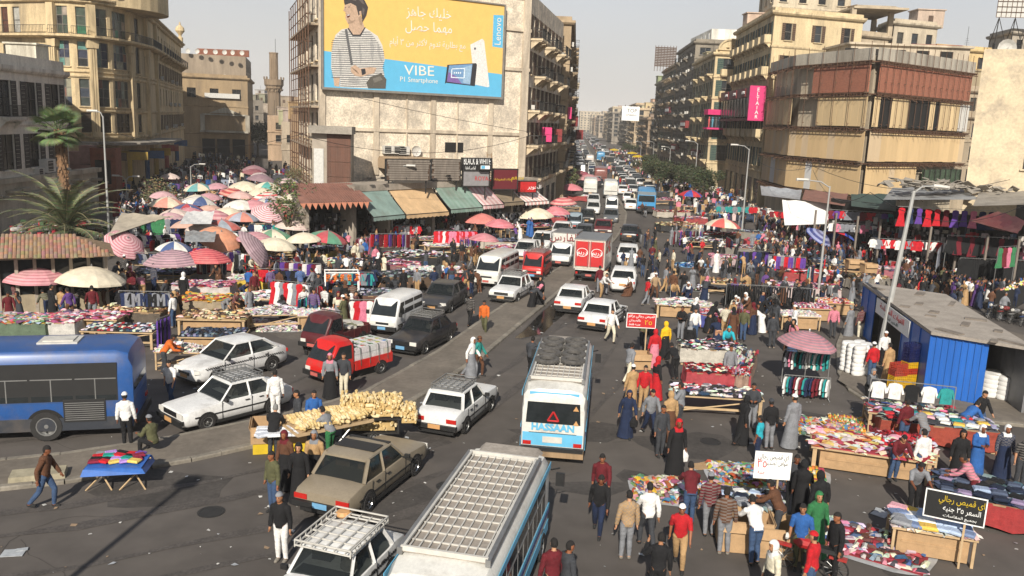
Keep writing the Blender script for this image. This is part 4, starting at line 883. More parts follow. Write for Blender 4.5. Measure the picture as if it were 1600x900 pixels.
def car(kind,label,color,**k):
 """sedans, hatchbacks, vans and pickups; +x forward, origin on the ground under the centre"""
 S=dict(lada=dict(L=4.1,W=1.62,r=.29,belt=.86,hood=.88,boot=.90,roof=1.40,g=(.62,.18,-1.12,-1.42),nose=.78,tail=.84,fx=1.27,rx=-1.18,box=1,doors=2),fiat=dict(L=4.25,W=1.65,r=.29,belt=.86,hood=.84,boot=.92,roof=1.38,g=(.72,.22,-1.0,-1.42),nose=.72,tail=.86,fx=1.25,rx=-1.25,box=1,doors=2),modern=dict(L=4.45,W=1.72,r=.31,belt=.90,hood=.86,boot=1.0,roof=1.45,g=(.98,.30,-1.02,-1.65),nose=.62,tail=.92,fx=1.30,rx=-1.30,box=0,doors=2),big=dict(L=4.6,W=1.78,r=.31,belt=.86,hood=.86,boot=.88,roof=1.43,g=(.78,.22,-1.05,-1.5),nose=.72,tail=.78,fx=1.42,rx=-1.36,box=1,doors=2),hatch=dict(L=4.1,W=1.68,r=.3,belt=.92,hood=.88,boot=.98,roof=1.47,g=(.95,.30,-1.25,-1.78),nose=.62,tail=.92,fx=1.25,rx=-1.25,box=0,doors=2),wagon=dict(L=4.2,W=1.63,r=.29,belt=.87,hood=.86,boot=.90,roof=1.40,g=(.70,.24,-1.0,-1.5),nose=.72,tail=.86,fx=1.25,rx=-1.25,box=1,doors=2),)[kind]
 S.update(k.get('over',{}));L,W,r=S['L'],S['W'],S['r'];hw=W/2;xf,xr=L/2,-L/2
 root=empty('car',(0,0,0),0,label,'car',k.get('group'))
 b=MB();g0,g1,g2,g3=S['g'];zb=.20
 if S['box']:st=[(xf,S['nose']-.08,hw*.92,.34),(xf-.05,S['nose'],hw*.95,.26),(xf-.25,S['nose']+.03,hw*.985,.22),(g0+.1,S['hood'],hw,zb),(g0-.3,S['belt'],hw,zb),(g3+.2,S['belt'],hw,zb),(g3-.1,S['boot'],hw*.99,zb),(xr+.12,S['tail'],hw*.97,.26),(xr,S['tail']-.06,hw*.94,.34)]
 else:st=[(xf,.52,hw*.66,.32),(xf-.07,S['nose']-.02,hw*.80,.24),(xf-.25,S['nose']+.09,hw*.92,.2),(xf-.6,S['nose']+.19,hw*.985,zb),(g0+.05,S['hood'],hw,zb),(g0-.3,S['belt'],hw,zb),(g3+.3,S['belt']+.02,hw,zb),(g3,S['boot'],hw*.98,zb),(xr+.15,S['tail'],hw*.9,.24),(xr+.03,S['tail']-.12,hw*.82,.28),(xr,.6,hw*.76,.34)]
 b.ring([section(*([x,z0,zt,h_]))for x,zt,h_,z0 in st])
 # roof and pillars
 zr,zbel=S['roof'],S['belt'];rw=hw*.76;bw=hw*.93
 b.ring([[(x,-rw*t,z-.045),(x,-rw*t,z-.01),(x,-rw*t*.8,z+.02),(x,0,z+.035),(x,rw*t*.8,z+.02),(x,rw*t,z-.01),(x,rw*t,z-.045)]for x,z,t in((g1+.06,zr-.05,.93),(g1-.08,zr-.01,1),((g1+g2)/2,zr+.01,1.02),(g2+.1,zr-.01,1),(g2-.08,zr-.06,.94))])
 for s in(-1,1):
  pill(b,(g0,s*bw,zbel),(g1,s*rw,zr-.03),.075);pill(b,(g3,s*bw*.97,S['boot']if not S['box']else zbel+.02),(g2,s*rw,zr-.04),.12)
  xm=(g1+g2)/2+.02;pill(b,(xm-.04,s*bw,zbel),(xm,s*rw,zr-.03),.09)
  b.tube([(g1,s*rw,zr-.03),(g2,s*rw,zr-.03)],.035,5)
 body=finish_build(b,'body','paint',root,color);body['tint']='body'
 gl=MB();e=.015
 for s in(-1,1):
  xm=(g1+g2)/2+.02
  for a0_,a1_,c0_,c1_ in((g0-.06,xm+.03,g1-.02,xm+.04),(xm-.1,g3+.12,xm-.04,g2+.02)):
   P=[(a0_,s*(bw-e),zbel-.01),(a1_,s*(bw-e),zbel-.01),(c1_,s*(rw-e),zr-.05),(c0_,s*(rw-e),zr-.05)];gl.poly(P if s<0 else P[::-1])
 gl.split('side_window','glass',root,4)
 gl=MB();gl.poly([(g0+.0,-bw+.05,zbel+.01),(g0+.0,bw-.05,zbel+.01),(g1+.05,rw-.04,zr-.05),(g1+.05,-rw+.04,zr-.05)][::1]);gl.build('windscreen','glass',root)
 gl=MB();zz=S['boot']+.015 if not S['box']else zbel+.03
 gl.poly([(g3+.0,-bw+.08,zz),(g2-.05,-rw+.06,zr-.06),(g2-.05,rw-.06,zr-.06),(g3,bw-.08,zz)]);gl.build('rear_window','glass',root)
 # interior
 it=MB();ic=k.get('inside',(.05,.045,.04));it.box(((g0+g3)/2,0,zbel-.02),(g0-g3-.3,W*.8,.04),0)
 for x_ in(g1-.35,g2+.45):
  for y_ in(-.36,.36):it.box((x_,y_,zbel+.12),(.16,.48,.42),1,taper=.9);it.box((x_,y_,zbel+.38),(.09,.24,.16),1)
 it.box((g0-.25,0,zbel+.02),(.35,W*.78,.08),0)
 if k.get('driver',1):it.lathe([(.02,-.5),(.2,-.45),(.2,-.1),(.08,0)],7,(g1-.25,.36,zbel+.25),2);it.lathe([(.05,0),(.1,.08),(.09,.2),(.02,.25)],7,(g1-.22,.36,zbel+.24),3)
 mat('seat',src='object',rough=.9,world=False);it.build('interior',['black_plastic','seat','wf_grey','skin_dark'],root,color=ic)
 # trim
 bm='black_plastic' if S['box']else 'paint';t=MB()
 if S['box']:
  t.box((xf+.03,0,.42),(.14,W*.97,.15),0);t.box((xr-.03,0,.44),(.14,W*.97,.15),0)
  for s in(-1,1):t.box((0,s*(hw+.005),.52),(L*.8,.02,.045),0)
 t.box((xf-.35,0,.22),(.6,W*.8,.1),0);t.box((xr+.35,0,.22),(.6,W*.8,.1),0)
 for s in(-1,1):t.box((0,s*(hw-.03),.22),(L*.5,.06,.1),0)
 t.split('bumper','black_plastic',root)
 gr=MB();gz=.62 if S['box']else .52;gr.box((xf+.005,0,gz),(.03,W*(.55 if S['box']else .42),.16 if S['box']else .12),0)
 for q in range(4):gr.box((xf+.024,0,gz-.06+q*.04),(.012,W*.52 if S['box']else W*.4,.012),1)
 gr.build('grille',['black_plastic','chrome'],root)
 for s in(-1,1):
  h=MB()
  if S['box']:h.box((xf+.0,s*W*.37,.63),(.05,W*.2,.16))
  else:h.box((xf-.16,s*W*.345,.62),(.22,W*.2,.13),rz=-s*.45,taper=.8)
  h.build('headlight','lamp_clear',root)
  h=MB();h.box((xr-.006+(0 if S['box']else .08),s*W*(.36 if S['box']else .38),S['tail']-.17),(.04,W*(.22 if S['box']else .16),.14));h.build('tail_light','lamp_red',root)
  m_=MB();m_.box((g0-.12,s*(hw+.1),zbel+.07),(.08,.16,.11));m_.box((g0-.12,s*(hw-.0),zbel+.02),(.04,.12,.04));m_.build('wing_mirror','black_plastic',root)
  d=MB();xm=(g1+g2)/2
  for x_ in(g0-.02,xm-.04,g3+.35 if S['box']else g3+.55):d.box((x_,s*(hw+.002),.55),(.018,.014,.62))
  for x_ in(xm+.14,g3+.62):d.box((x_,s*(hw+.012),zbel-.1),(.16,.03,.03))
  d.build('door_seam','black_plastic',root)
  for x_ in(S['fx'],S['rx']):
   a=MB();n=12;y0=s*(hw-.02);a.ring([[(x_+(r+.07)*cos(pi*q/n),y,r+(r+.07)*sin(pi*q/n)*.98)for q in range(n+1)]for y in(s*(hw-.16),s*(hw+.008))]);a.build('wheel_arch','dark_interior',root)
   wheel(root,x_,s*(hw-.09+.02),r,rim=k.get('rim','metal'))
 pt=MB();pt.box((xf+.105 if S['box']else xf+.02,0,.42),(.012,.44,.15));pt.box((xr-.105 if S['box']else xr-.015,0,.46 if S['box']else .6),(.012,.44,.15));pt.split('number_plate',k.get('plate','plate'),root)
 hs=MB();
 for s in(-1,1):hs.box(((g0+xf)/2,s*hw*.7,(S['hood']+S['nose'])/2+.035),(0.02,.02,.02))
 if k.get('rack'):rack(root,(g1+g2)/2,zr+.03,g1-g2+.05,rw*1.85,k['rack'])
 if k.get('stripe'):
  q=MB()
  for s in(-1,1):
   for j in range(36):
    for z in(0,1):q.box((-L*.42+j*L*.84/36+z*.05,s*(hw+.004),.70+z*.035),(.05,.012,.035))
  q.build('checker_stripe','black_plastic',root)
 return root
mat('plate',(.55,.30,.12),.5,.1,4);mat('plate_blue',(.15,.35,.55),.5,.1,4);mat('plate_red',(.5,.12,.1),.5,.1,4);mat('skin_dark',(.22,.12,.07),.6,.1,5)
def finish_build(b,name,mats,root,color=None,ang=38,**k):
 me=b.mesh(name,mats);finish(me,ang);return obj(name,me,root,color=color,**k)
def rack(root,cx,z,l,w,style='basket',mi='metal',load=None):
 b=MB();nx,ny=(6,5)if style=='basket' else(4,6);rr=.014
 for s in(-1,1):
  for zz in(.05,.17):b.box((cx,s*w/2,z+zz),(l,rr*2,rr*2));b.box((cx+s*l/2,0,z+zz),(rr*2,w,rr*2))
  for k in range(9):b.box((cx-l/2+l*k/8,s*w/2,z+.09),(rr*1.6,rr*1.6,.18))
 for k in range(nx):b.box((cx-l/2+l*(k+.5)/nx,0,z+.06),(rr*2,w,rr*2))
 for k in range(ny):b.box((cx,-w/2+w*(k+.5)/ny,z+.075),(l,rr*2,rr*2))
 b.build('roof_rack',mi,root)
def place_side(o,W,L,front,rear,side):
 """set a vehicle by the ground line of its visible flank: front and rear corners in the photograph"""
 f,r=G(*front),G(*rear);d=(f-r).normalized();n=Vector((-d.y,d.x))*(1 if side=='L' else-1)
 m=(f+r)/2-n*W/2;o.location=(m.x,m.y,0);o.rotation_euler=(0,0,atan2(d.y,d.x));return(f-r).length
def place_fr(o,W,L,end,px,hd):
 p=G(*px);q=G(*hd);d=(q-p).normalized();c=p+d*L/2*(1 if end=='R' else-1);o.location=(c.x,c.y,0);o.rotation_euler=(0,0,atan2(d.y,d.x))
 # --- vans and minibuses: lofted one box bodies
def van(label,color,L=3.3,W=1.45,H=1.85,nose=.35,r=.27,rows=3,cat='van',name='van',hood=.0,slant=.42,plate='plate',band=None,rackk=None,group=None,bump='black_plastic',group_=None):
 root=empty(name,(0,0,0),0,label,cat,group);hw=W/2;xf,xr=L/2,-L/2;zb=.25;zbel=H*.52;zr=H
 b=MB();sl=slant
 def sec(x,zt,w_,zb_=zb,wr=.9):
  P=[(.9*w_,zb_),(w_,zb_+.15),(w_,zbel*.97),(w_*.985,zbel+(zt-zbel)*.5),(w_*.93,zt-.12),(w_*.82,zt-.03),(w_*.4,zt+.02)]
  if zt<=zbel+.1:P=[(.9*w_,zb_),(w_,zb_+.15),(w_,zt-.2),(w_*.98,zt-.1),(w_*.94,zt-.04),(w_*.8,zt),(w_*.4,zt+.02)]
  return[(x,-y,z)for y,z in P]+[(x,y,z)for y,z in reversed(P)]
 b.ring([sec(xf,zbel-.12,hw*.9,.35),sec(xf-.06,zbel-.02,hw*.96,.28),sec(xf-.12-hood,zbel+.04,hw*.98),sec(xf-.14-hood-sl,zr-.04,hw*.985),sec(xf-.5-hood-sl,zr,hw),sec(xr+.25,zr,hw),sec(xr+.05,zr-.06,hw*.98),sec(xr,zr-.35,hw*.96,.32)])
 body=finish_build(b,'body','paint',root,color);body['tint']='body'
 ws=MB();x0=xf-.11-hood+.02;x1=xf-.15-hood-sl+.05;ws.poly([(x0,-hw*.86,zbel+.07),(x0,hw*.86,zbel+.07),(x1,hw*.78,zr-.13),(x1,-hw*.78,zr-.13)]);ws.build('windscreen','glass_dark',root)
 ws=MB();ws.poly([(xr-.012,-hw*.8,zbel+.1),(xr-.0,-hw*.8,zbel+.1),(xr+.015,-hw*.74,zr-.3),(xr+.015,hw*.74,zr-.3),(xr-.012,hw*.8,zbel+.1)]);ws.build('rear_window','glass_dark',root)
 xs=x0-.12;span=xs-xr-.12;fw=[.26]+[(.74/(rows-1))]*(rows-1);
 for s in(-1,1):
  x=xs
  for i,f_ in enumerate(fw):
   w_=span*f_;q=MB();a_,c_=x-.03,x-w_+.05
   top_off=sl*.75 if i==0 else 0;y_=hw*1.005;yt=hw*.965
   P=[(a_,s*y_,zbel+.07),(c_,s*y_,zbel+.07),(c_,s*yt,zr-.2),(a_-top_off,s*yt,zr-.2)];q.poly(P if s<0 else P[::-1]);q.build('side_window','glass_dark',root);x-=w_
  dd=MB();dd.box((xs-span*.26+.01,s*(hw+.003),zbel*.75),(.02,.014,zbel));dd.box((0,s*(hw+.004),zbel*.62),(L*.9,.014,.03));dd.build('door_seam','black_plastic',root)
  h=MB();h.box((xf+.005 if hood<.1 else xf,s*hw*.66,zbel*.68),(.06,W*.2,.16));h.build('headlight','lamp_clear',root)
  h=MB();h.box((xr-.01,s*hw*.84,zbel*.85),(.05,.12,.3));h.build('tail_light','lamp_red',root)
  m_=MB();m_.box((x0-.1,s*(hw+.13),zbel+.16),(.07,.16,.2));m_.build('wing_mirror','black_plastic',root)
  for x_ in(xf-.55-hood*.6,xr+.6):
   a=MB();n=12;a.ring([[(x_+(r+.06)*cos(pi*q/n),y,r+(r+.06)*sin(pi*q/n))for q in range(n+1)]for y in(s*(hw-.16),s*(hw+.008))]);a.build('wheel_arch','dark_interior',root);wheel(root,x_,s*(hw-.07),r)
 t=MB();t.box((xf+.04,0,.42),(.14,W*.98,.2));t.box((xr-.04,0,.42),(.14,W*.96,.18));t.split('bumper',bump,root,color=color)
 t=MB();t.box((xf+.03-.02,0,zbel*.68),(.04,W*.44,.1));t.build('grille','black_plastic',root)
 t=MB();t.box((xf+.115,0,.44),(.012,.42,.14));t.box((xr-.115,0,.44),(.012,.42,.14));t.split('number_plate',plate,root)
 if band:
  t=MB()
  for s in(-1,1):t.box((0,s*(hw+.003),zbel*.75),(L*.86,.012,.2))
  t.build('stripe','paint',root,color=band)
 if rackk:rack(root,-.2,zr+.02,L*.6,W*.85,rackk)
 return root
mat('glass_dark',(.02,.024,.026),.1,.3,3)
def pickup(label,color,L=3.5,W=1.45,H=1.75,load=None,cat='pickup truck',boxcol=None,boxh=1.4,big=False,lettering=None,group=None,hood=0.0):
 root=empty('pickup_truck',(0,0,0),0,label,cat,group);hw=W/2;xf,xr=L/2,-L/2;zbel=H*.53;r=.27 if not big else .38;cab=1.35+hood;sl=.4
 b=MB()
 def sec(x,zt,w_,zb_=.3):
  P=[(.9*w_,zb_),(w_,zb_+.15),(w_,zbel*.97),(w_*.985,zbel+(zt-zbel)*.5),(w_*.93,zt-.12),(w_*.82,zt-.03),(w_*.4,zt+.02)]
  if zt<=zbel+.1:P=[(.9*w_,zb_),(w_,zb_+.15),(w_,zt-.2),(w_*.98,zt-.1),(w_*.94,zt-.04),(w_*.8,zt),(w_*.4,zt+.02)]
  return[(x,-y,z)for y,z in P]+[(x,y,z)for y,z in reversed(P)]
 b.ring([sec(xf,zbel-.14,hw*.9,.38),sec(xf-.06,zbel-.02,hw*.96),sec(xf-.12-hood,zbel+.04,hw*.98),sec(xf-.14-hood-sl,H-.04,hw*.97),sec(xf-.3-hood-sl,H,hw*.97),sec(xf-cab+.1,H,hw*.97),sec(xf-cab,H-.1,hw*.96)])
 finish_build(b,'cab','paint',root,color)['tint']='body'
 x0=xf-.11-hood+.02;x1=xf-.15-hood-sl+.05
 q=MB();q.poly([(x0,-hw*.86,zbel+.07),(x0,hw*.86,zbel+.07),(x1,hw*.78,H-.13),(x1,-hw*.78,H-.13)]);q.build('windscreen','glass_dark',root)
 q=MB();q.box((xf-cab-.012,0,zbel+.38),(.02,W*.7,.42));q.build('rear_window','glass_dark',root)
 for s in(-1,1):
  q=MB();P=[(x0-.12,s*hw*1.0,zbel+.07),(xf-cab+.12,s*hw*1.0,zbel+.07),(xf-cab+.12,s*hw*.955,H-.2),(x1-.12,s*hw*.955,H-.2)];q.poly(P if s<0 else P[::-1]);q.build('side_window','glass_dark',root)
  h=MB();h.box((xf+.005,s*hw*.68,zbel*.66),(.06,W*.18,.15));h.build('headlight','lamp_clear',root)
  h=MB();h.box((xr-.02,s*hw*.85,.6),(.05,.14,.2));h.build('tail_light','lamp_red',root)
  m_=MB();m_.box((x0-.12,s*(hw+.14),zbel+.18),(.07,.16,.2));m_.build('wing_mirror','black_plastic',root)
  for x_ in(xf-.5-hood*.7,xr+.65):
   a=MB();n=12;a.ring([[(x_+(r+.06)*cos(pi*q/n),y,r+(r+.06)*sin(pi*q/n))for q in range(n+1)]for y in(s*(hw-.16),s*(hw+.008))]);a.build('wheel_arch','dark_interior',root);wheel(root,x_,s*(hw-.07),r)
 bl=L-cab-.08;bx=xr+bl/2;bz=.72 if not big else .85
 b=MB();b.box((bx,0,bz),(bl,W*.98,.08),0);b.box((bx,0,.45),(bl,W*.5,.3),1)
 if boxcol is None:
  for s in(-1,1):b.box((bx,s*(hw-.03),bz-.1),(bl,.05,.4),0);[b.box((bx-bl/2+bl*(k+.5)/4,s*(hw-.0),bz-.1),(.05,.03,.38),0)for k in range(4)]
  b.box((xr+.03,0,bz-.05),(.05,W*.9,.42),0);b.box((xf-cab-.02,0,H*.72),(.04,W*.96,.04),1)
  for s in(-1,1):b.box((xf-cab-.03,s*hw*.85,H*.75),(.04,.04,.7),1)
  b.box((xf-cab-.03,0,H+.02),(.04,W*.85,.04),1)
 b.build('load_bed',['paint','black_plastic'],root,color=color)['tint']='body'
 if boxcol is not None:
  b=MB();b.box((bx,0,bz+.05+boxh/2),(bl-.02,W*1.08,boxh));b.build('box_body','paint',root,color=boxcol)
  b=MB();b.box((bx,0,bz+.09+boxh),(bl+.04,W*1.12,.06))
  for s in(-1,1):b.box((bx,s*W*.545,bz+.1),(bl,.04,.1));b.box((xr+.02,s*W*.545,bz+boxh/2),(.08,.05,boxh));b.box((xr+bl,s*W*.545,bz+boxh/2),(.08,.05,boxh))
  b.build('box_frame','metal',root)
 t=MB();t.box((xf+.04,0,.45),(.14,W*.98,.2));t.box((xr-.06,0,.5),(.1,W*.9,.12));t.split('bumper','black_plastic',root)
 t=MB();t.box((xf+.115,0,.46),(.012,.42,.14));t.box((xr-.12,0,.5),(.012,.42,.14));t.split('number_plate','plate_red',root)
 return root,bx,bl,bz
def bus(label,color,L,W,H,win=(.5,.82),rows=7,r=.42,roofcol=None,lower=None,cat='bus',stripes=None,name='bus',rearwin=True,front_slant=.3,group=None,far=False):
 root=empty(name,(0,0,0),0,label,cat,group);hw=W/2;xf,xr=L/2,-L/2;zb=.34
 def sec(x,zt,w_,zb_=zb):
  P=[(.94*w_,zb_),(w_,zb_+.12),(w_,H*.45),(w_*.995,H*.7),(w_*.96,zt-.22),(w_*.86,zt-.07),(w_*.5,zt)]
  return[(x,-y,z)for y,z in P]+[(x,y,z)for y,z in reversed(P)]
 b=MB();b.ring([sec(xf,H*.55,hw*.9,.4)if 0 else sec(xf,H-.5,hw*.93,.42),sec(xf-.12,H-.22,hw*.97),sec(xf-.35,H-.02,hw),sec(xf-.8,H,hw),sec(xr+.5,H,hw),sec(xr+.12,H-.12,hw*.98),sec(xr,H-.4,hw*.95,.4)])
 finish_build(b,'body','paint',root,color)['tint']='body'
 z0,z1=H*win[0],H*win[1];xs,xe=xf-.75,xr+.45;n=rows;wl_=(xs-xe)/n
 for s in(-1,1):
  for i in range(n):
   a_,c_=xs-i*wl_-.04,xs-(i+1)*wl_+.04;q=MB()
   y0,y1=s*hw*1.006,s*hw*.988;P=[(a_,y0,z0),(c_,y0,z0),(c_,y1,z1),(a_,y1,z1)];q.poly(P if s<0 else P[::-1])
   o=q.build('side_window','glass_dark',root)
   if not far:
    q=MB();zz=z0+(z1-z0)*.62;q.box(((a_+c_)/2,s*hw*1.0,zz),(abs(a_-c_),.02,.03));q.box(((a_+c_)/2+.02,s*hw*1.003,(z0+zz)/2),(.03,.02,zz-z0));q.build('window_bar','metal',o)
  for x_ in(xf-1.15 if L>8 else xf-.95,xr+(2.6 if L>8 else 1.6)):
   a=MB();m=14;a.ring([[(x_+(r+.08)*cos(pi*q/m),y,r+(r+.08)*sin(pi*q/m))for q in range(m+1)]for y in(s*(hw-.2),s*(hw+.008))]);a.build('wheel_arch','dark_interior',root);wheel(root,x_,s*(hw-.1),r,.26)
  m_=MB();m_.box((xf+.08,s*(hw+.22),H*.68),(.08,.22,.34));m_.tube([(xf-.1,s*hw,H*.8),(xf+.08,s*(hw+.2),H*.8)],.02,5);m_.build('wing_mirror','black_plastic',root)
  h=MB();h.box((xf+.0,s*hw*.72,H*.24),(.06,W*.18,.18));h.build('headlight','lamp_clear',root)
  h=MB();h.box((xr-.012,s*hw*.78,H*.27),(.05,W*.13,.12));h.build('tail_light','lamp_red',root)
 q=MB();q.poly([(xf+.008,-hw*.86,H*.42),(xf+.008,hw*.86,H*.42),(xf-.1,hw*.86,H*.86),(xf-.1,-hw*.86,H*.86)]);q.build('windscreen','glass_dark',root)
 if rearwin:q=MB();q.poly([(xr-.014,-hw*.84,H*.53),(xr-.014,-hw*.80,H*.8),(xr-.014,hw*.80,H*.8),(xr-.014,hw*.84,H*.53)]);q.build('rear_window','glass_dark',root)
 t=MB();t.box((xf+.04,0,.5),(.14,W*.96,.26));t.box((xr-.05,0,.48),(.16,W*.96,.22));t.split('bumper','black_plastic',root)
 t=MB();t.box((xf+.12,0,.5),(.012,.46,.16));t.split('number_plate','plate',root)
 if lower:
  t=MB()
  for s in(-1,1):t.box((0,s*(hw+.004),zb+.22),(L*.94,.02,.42))
  t.build('skirt','paint',root,color=lower)
 for st in stripes or():
  t=MB()
  for s in(-1,1):t.box((0,s*(hw+.003),st[0]),(L*.96,.012,st[1]))
  t.box((xr-.006,0,st[0]),(.012 if not st[3:]else .012,W*.93,st[1]));t.build('stripe','paint',root,color=st[2])
 return root
WHITE,OFFW=(.74,.74,.72),(.66,.65,.60)
# --- left carriageway, nearest first
def put(o,W,L,f,r,side):
 l=place_side(o,W,L,f,r,side);print(o['label'][:40],'measured',round(l,2),'built',L)
o=car('modern','white modern sedan taxi with dotted black side line, beyond the racked white saloon',WHITE,stripe=1);put(o,1.72,4.45,(310,609),(452,573),'L')
o=car('fiat','white old saloon with black roof rack bars beside the long blue bus',WHITE,rack='bars');put(o,1.65,4.25,(284,683),(461,637),'L')
bb=bus('long faded blue city bus with dark windows at the left edge',(.022,.085,.27),11.5,2.45,3.0,win=(.44,.83),rows=8,lower=(.04,.045,.055),rearwin=False,r=.5,stripes=[(1.28,.05,(.03,.08,.22))])
rp=G(211,684);dp=(G(211,684)-G(53,691)).normalized();n_=Vector((-dp.y,dp.x));ctr=rp-dp*5.75+n_*1.23;bb.location=(ctr.x,ctr.y,0);bb.rotation_euler=(0,0,atan2(-dp.y,-dp.x))
q=MB();q.box((-3.4,0,3.0),(1.2,.9,.1));q.box((-3.4,0,3.06),(.9,.65,.06));q.build('roof_hatch','lamp_clear2',bb);q=MB();[q.box((0,s*1.22,1.93),(10.6,.018,1.26))for s in(-1,1)];q.split('window_band','black_plastic',bb)
q=MB();q.box((-4.3,1.235,1.0),(1.25,.03,.75));[q.box((-4.3,1.255,.7+k*.07),(1.15,.02,.02),1)for k in range(9)];q.build('engine_grille',['black_plastic','metal'],bb)
q=MB();q.poly([(-5.765,-1.0,1.55),(-5.70,-.98,2.55),(-5.70,.98,2.55),(-5.765,1.0,1.55)]);q.build('rear_window','glass_dark',bb)
pk,bx,bl,bz=pickup('maroon mini pickup with a half empty bed behind the red one',(.09,.015,.018));put(pk,1.45,3.5,(500,561),(586,529),'L')
q=MB();[q.box((bx+R.uniform(-.7,.7),R.uniform(-.45,.45),bz+.1+R.uniform(0,.1)),(R.uniform(.3,.7),R.uniform(.2,.5),.1),0,R.choice([(.5,.48,.42),(.2,.2,.12),(.4,.3,.15)]),rz=R.uniform(0,3))for _ in range(14)];lo=q.build('cargo','goods',loc=pk.location,rz=pk.rotation_euler.z,label='flat sheets and greens lying in the maroon pickup bed',cat='cargo')
pk,bx,bl,bz=pickup('bright red mini pickup loaded with printed paper bundles',(.55,.015,.012));put(pk,1.45,3.5,(513,607),(613,579),'L')
for ix in range(5):
 for iy in range(3):
  for iz in range(2):
   q=MB();c_=R.choice([(.6,.6,.58),(.55,.52,.45),(.62,.58,.58)]);q.box((0,0,.14),(.38,.4,.27),0,c_);q.box((0.02,.03,.281),(.2,.15,.008),0,R.choice([(.5,.1,.1),(.1,.2,.5),(.5,.4,.1),(.1,.1,.1),(.1,.4,.2)]));q.box((0,0,.29),(.02,.4,.008),0,(.1,.3,.1))
   me=q.mesh('bundle','goods');m4=Matrix.Rotation(pk.rotation_euler.z,4,'Z');p=m4@Vector((bx-bl/2+.22+ix*.41,-.44+iy*.44,0));obj('bundle',me,None,(p.x+pk.location.x,p.y+pk.location.y,bz+.05+iz*.285),pk.rotation_euler.z+R.uniform(-.04,.04),label='strapped bundle of printed paper stacked on the red pickup bed',cat='bundle',group='paper bundles on the red pickup')
q=MB();[q.tube([(bx-bl/2+.3+k*.5,-.76,.6),(bx-bl/2+.3+k*.5,-.7,bz+.6),(bx-bl/2+.3+k*.5,.7,bz+.6),(bx-bl/2+.3+k*.5,.76,.6)],.018,4)for k in range(4)];q.build('strap','shutter_green',pk)
o=van('white windowed microvan ahead of the maroon pickup',WHITE,3.4,1.5,1.85,plate='plate_blue');put(o,1.5,3.4,(612,532),(667,502),'L')
o=car('wagon','black old saloon with iron roof rack next to the white microvan',(.014,.016,.022),rack='basket',plate='plate_blue');put(o,1.63,4.2,(650,561),(716,528),'L')
o=car('modern','dark grey modern sedan behind the white microvan',(.045,.045,.048));put(o,1.72,4.45,(693,497),(737,468),'L')
o=van('white long minibus with open side window, next to the dark grey sedan',OFFW,4.7,1.7,2.0,rows=4,hood=.12,slant=.5,plate='plate_red',bump='paint');put(o,1.7,4.7,(772,455),(816,430),'L')
o=car('lada','white boxy saloon with roof basket facing the camera by the median',WHITE,rack='basket');put(o,1.62,4.1,(798,480),(839,456),'L')
o=van('bright red microvan between the white minibus and the box pickup',(.52,.02,.018),3.3,1.45,1.85,rackk='bars',plate='plate_blue');put(o,1.45,3.3,(844,443),(864,427),'L')
pk,bx,bl,bz=pickup('white pickup with a tall grey white box body carrying a red script logo',WHITE,L=5.0,W=1.7,H=1.7,boxcol=OFFW,boxh=1.45,big=True,cat='box truck',hood=.75);put(pk,1.7,5.0,(885,424),(910,402),'L')
text('Pepsi',.01,'lettering','sign_red2',pk)if 0 else None
text(arabic('الفارس'),.8,'lettering','sign_red2',pk,(5.0/2-2.1+.02,0,2.05),(pi/2,0,pi/2),.005)
o=car('modern','white sedan just behind the white minibus',WHITE);put(o,1.72,4.45,(854,399),(872,381),'L')
o=car('hatch','white hatchback half hidden behind the long minibus roof',WHITE);put(o,1.68,4.1,(830,414),(846,399),'L')
o=car('modern','white sedan at the kerb side beyond the box pickup',WHITE);put(o,1.72,4.45,(884,380),(899,364),'L')
o=car('hatch','dark slate hatchback directly behind the white box pickup',(.06,.07,.08));put(o,1.68,4.1,(922,386),(931,368),'L')
pk,bx,bl,bz=pickup('old light blue and grey pickup left of the black saloon',(.2,.26,.3),L=4.2,W=1.6,H=1.65,hood=.6);put(pk,1.6,4.2,(906,365),(915,349),'L')
o=car('wagon','black saloon facing the camera behind the blue grey pickup',(.02,.022,.025));put(o,1.63,4.2,(926,356),(931,340),'L')
o=car('big','dark red saloon facing the camera beside the median',(.16,.015,.02));put(o,1.78,4.6,(955,376),(957,358),'L')
o=car('modern','grey blue sedan behind the dark red saloon',(.12,.13,.14));put(o,1.72,4.45,(966,354),(966,341),'L')
o=car('hatch','white saloon in the middle lane nearer of two in line',WHITE);put(o,1.68,4.1,(937,341),(938,328),'L')
o=car('modern','white saloon in the middle lane farther of two in line',WHITE);put(o,1.72,4.45,(937,327),(937,315),'L')
o=van('white microvan facing the camera left of the median',WHITE,3.8,1.6,1.95,hood=.1);put(o,1.6,3.8,(966,338),(964,327),'L')
# --- right carriageway, heading away
o=car('lada','white boxy saloon with roof basket alone on the open road seen from behind',WHITE,rack='basket');put(o,1.62,4.1,(776,636),(717,688),'R')
racked=o
o=car('big','large beige brown old saloon seen from behind left of the foreground minibus',(.27,.225,.16),plate='plate_blue',inside=(.28,.2,.13),rim='chrome',driver=0);put(o,1.78,4.6,(673,724),(543,829),'R')
q=MB();q.box((-.4,0,1.475),(.55,1.25,.02));q.box((.22,0,1.435),(.12,1.3,.035));q.build('sunroof_lip','black_plastic',o)
o=car('lada','white old taxi with a pale roof basket in the foreground facing left',WHITE,stripe=1,over=dict(L=4.15));
tx=[G(474,838,1.55),G(533,791,1.55),G(591,819,1.55),G(533,874,1.55)];ctr=sum(tx,Vector((0,0)))/4;d=((tx[0]+tx[3])-(tx[1]+tx[2])).normalized()
print('taxi roof',(tx[0]-tx[1]).length,(tx[1]-tx[2]).length)
o.location=(ctr.x,ctr.y,0);o.rotation_euler=(0,0,atan2(d.y,d.x));o.location.x+=d.x*.35;o.location.y+=d.y*.35
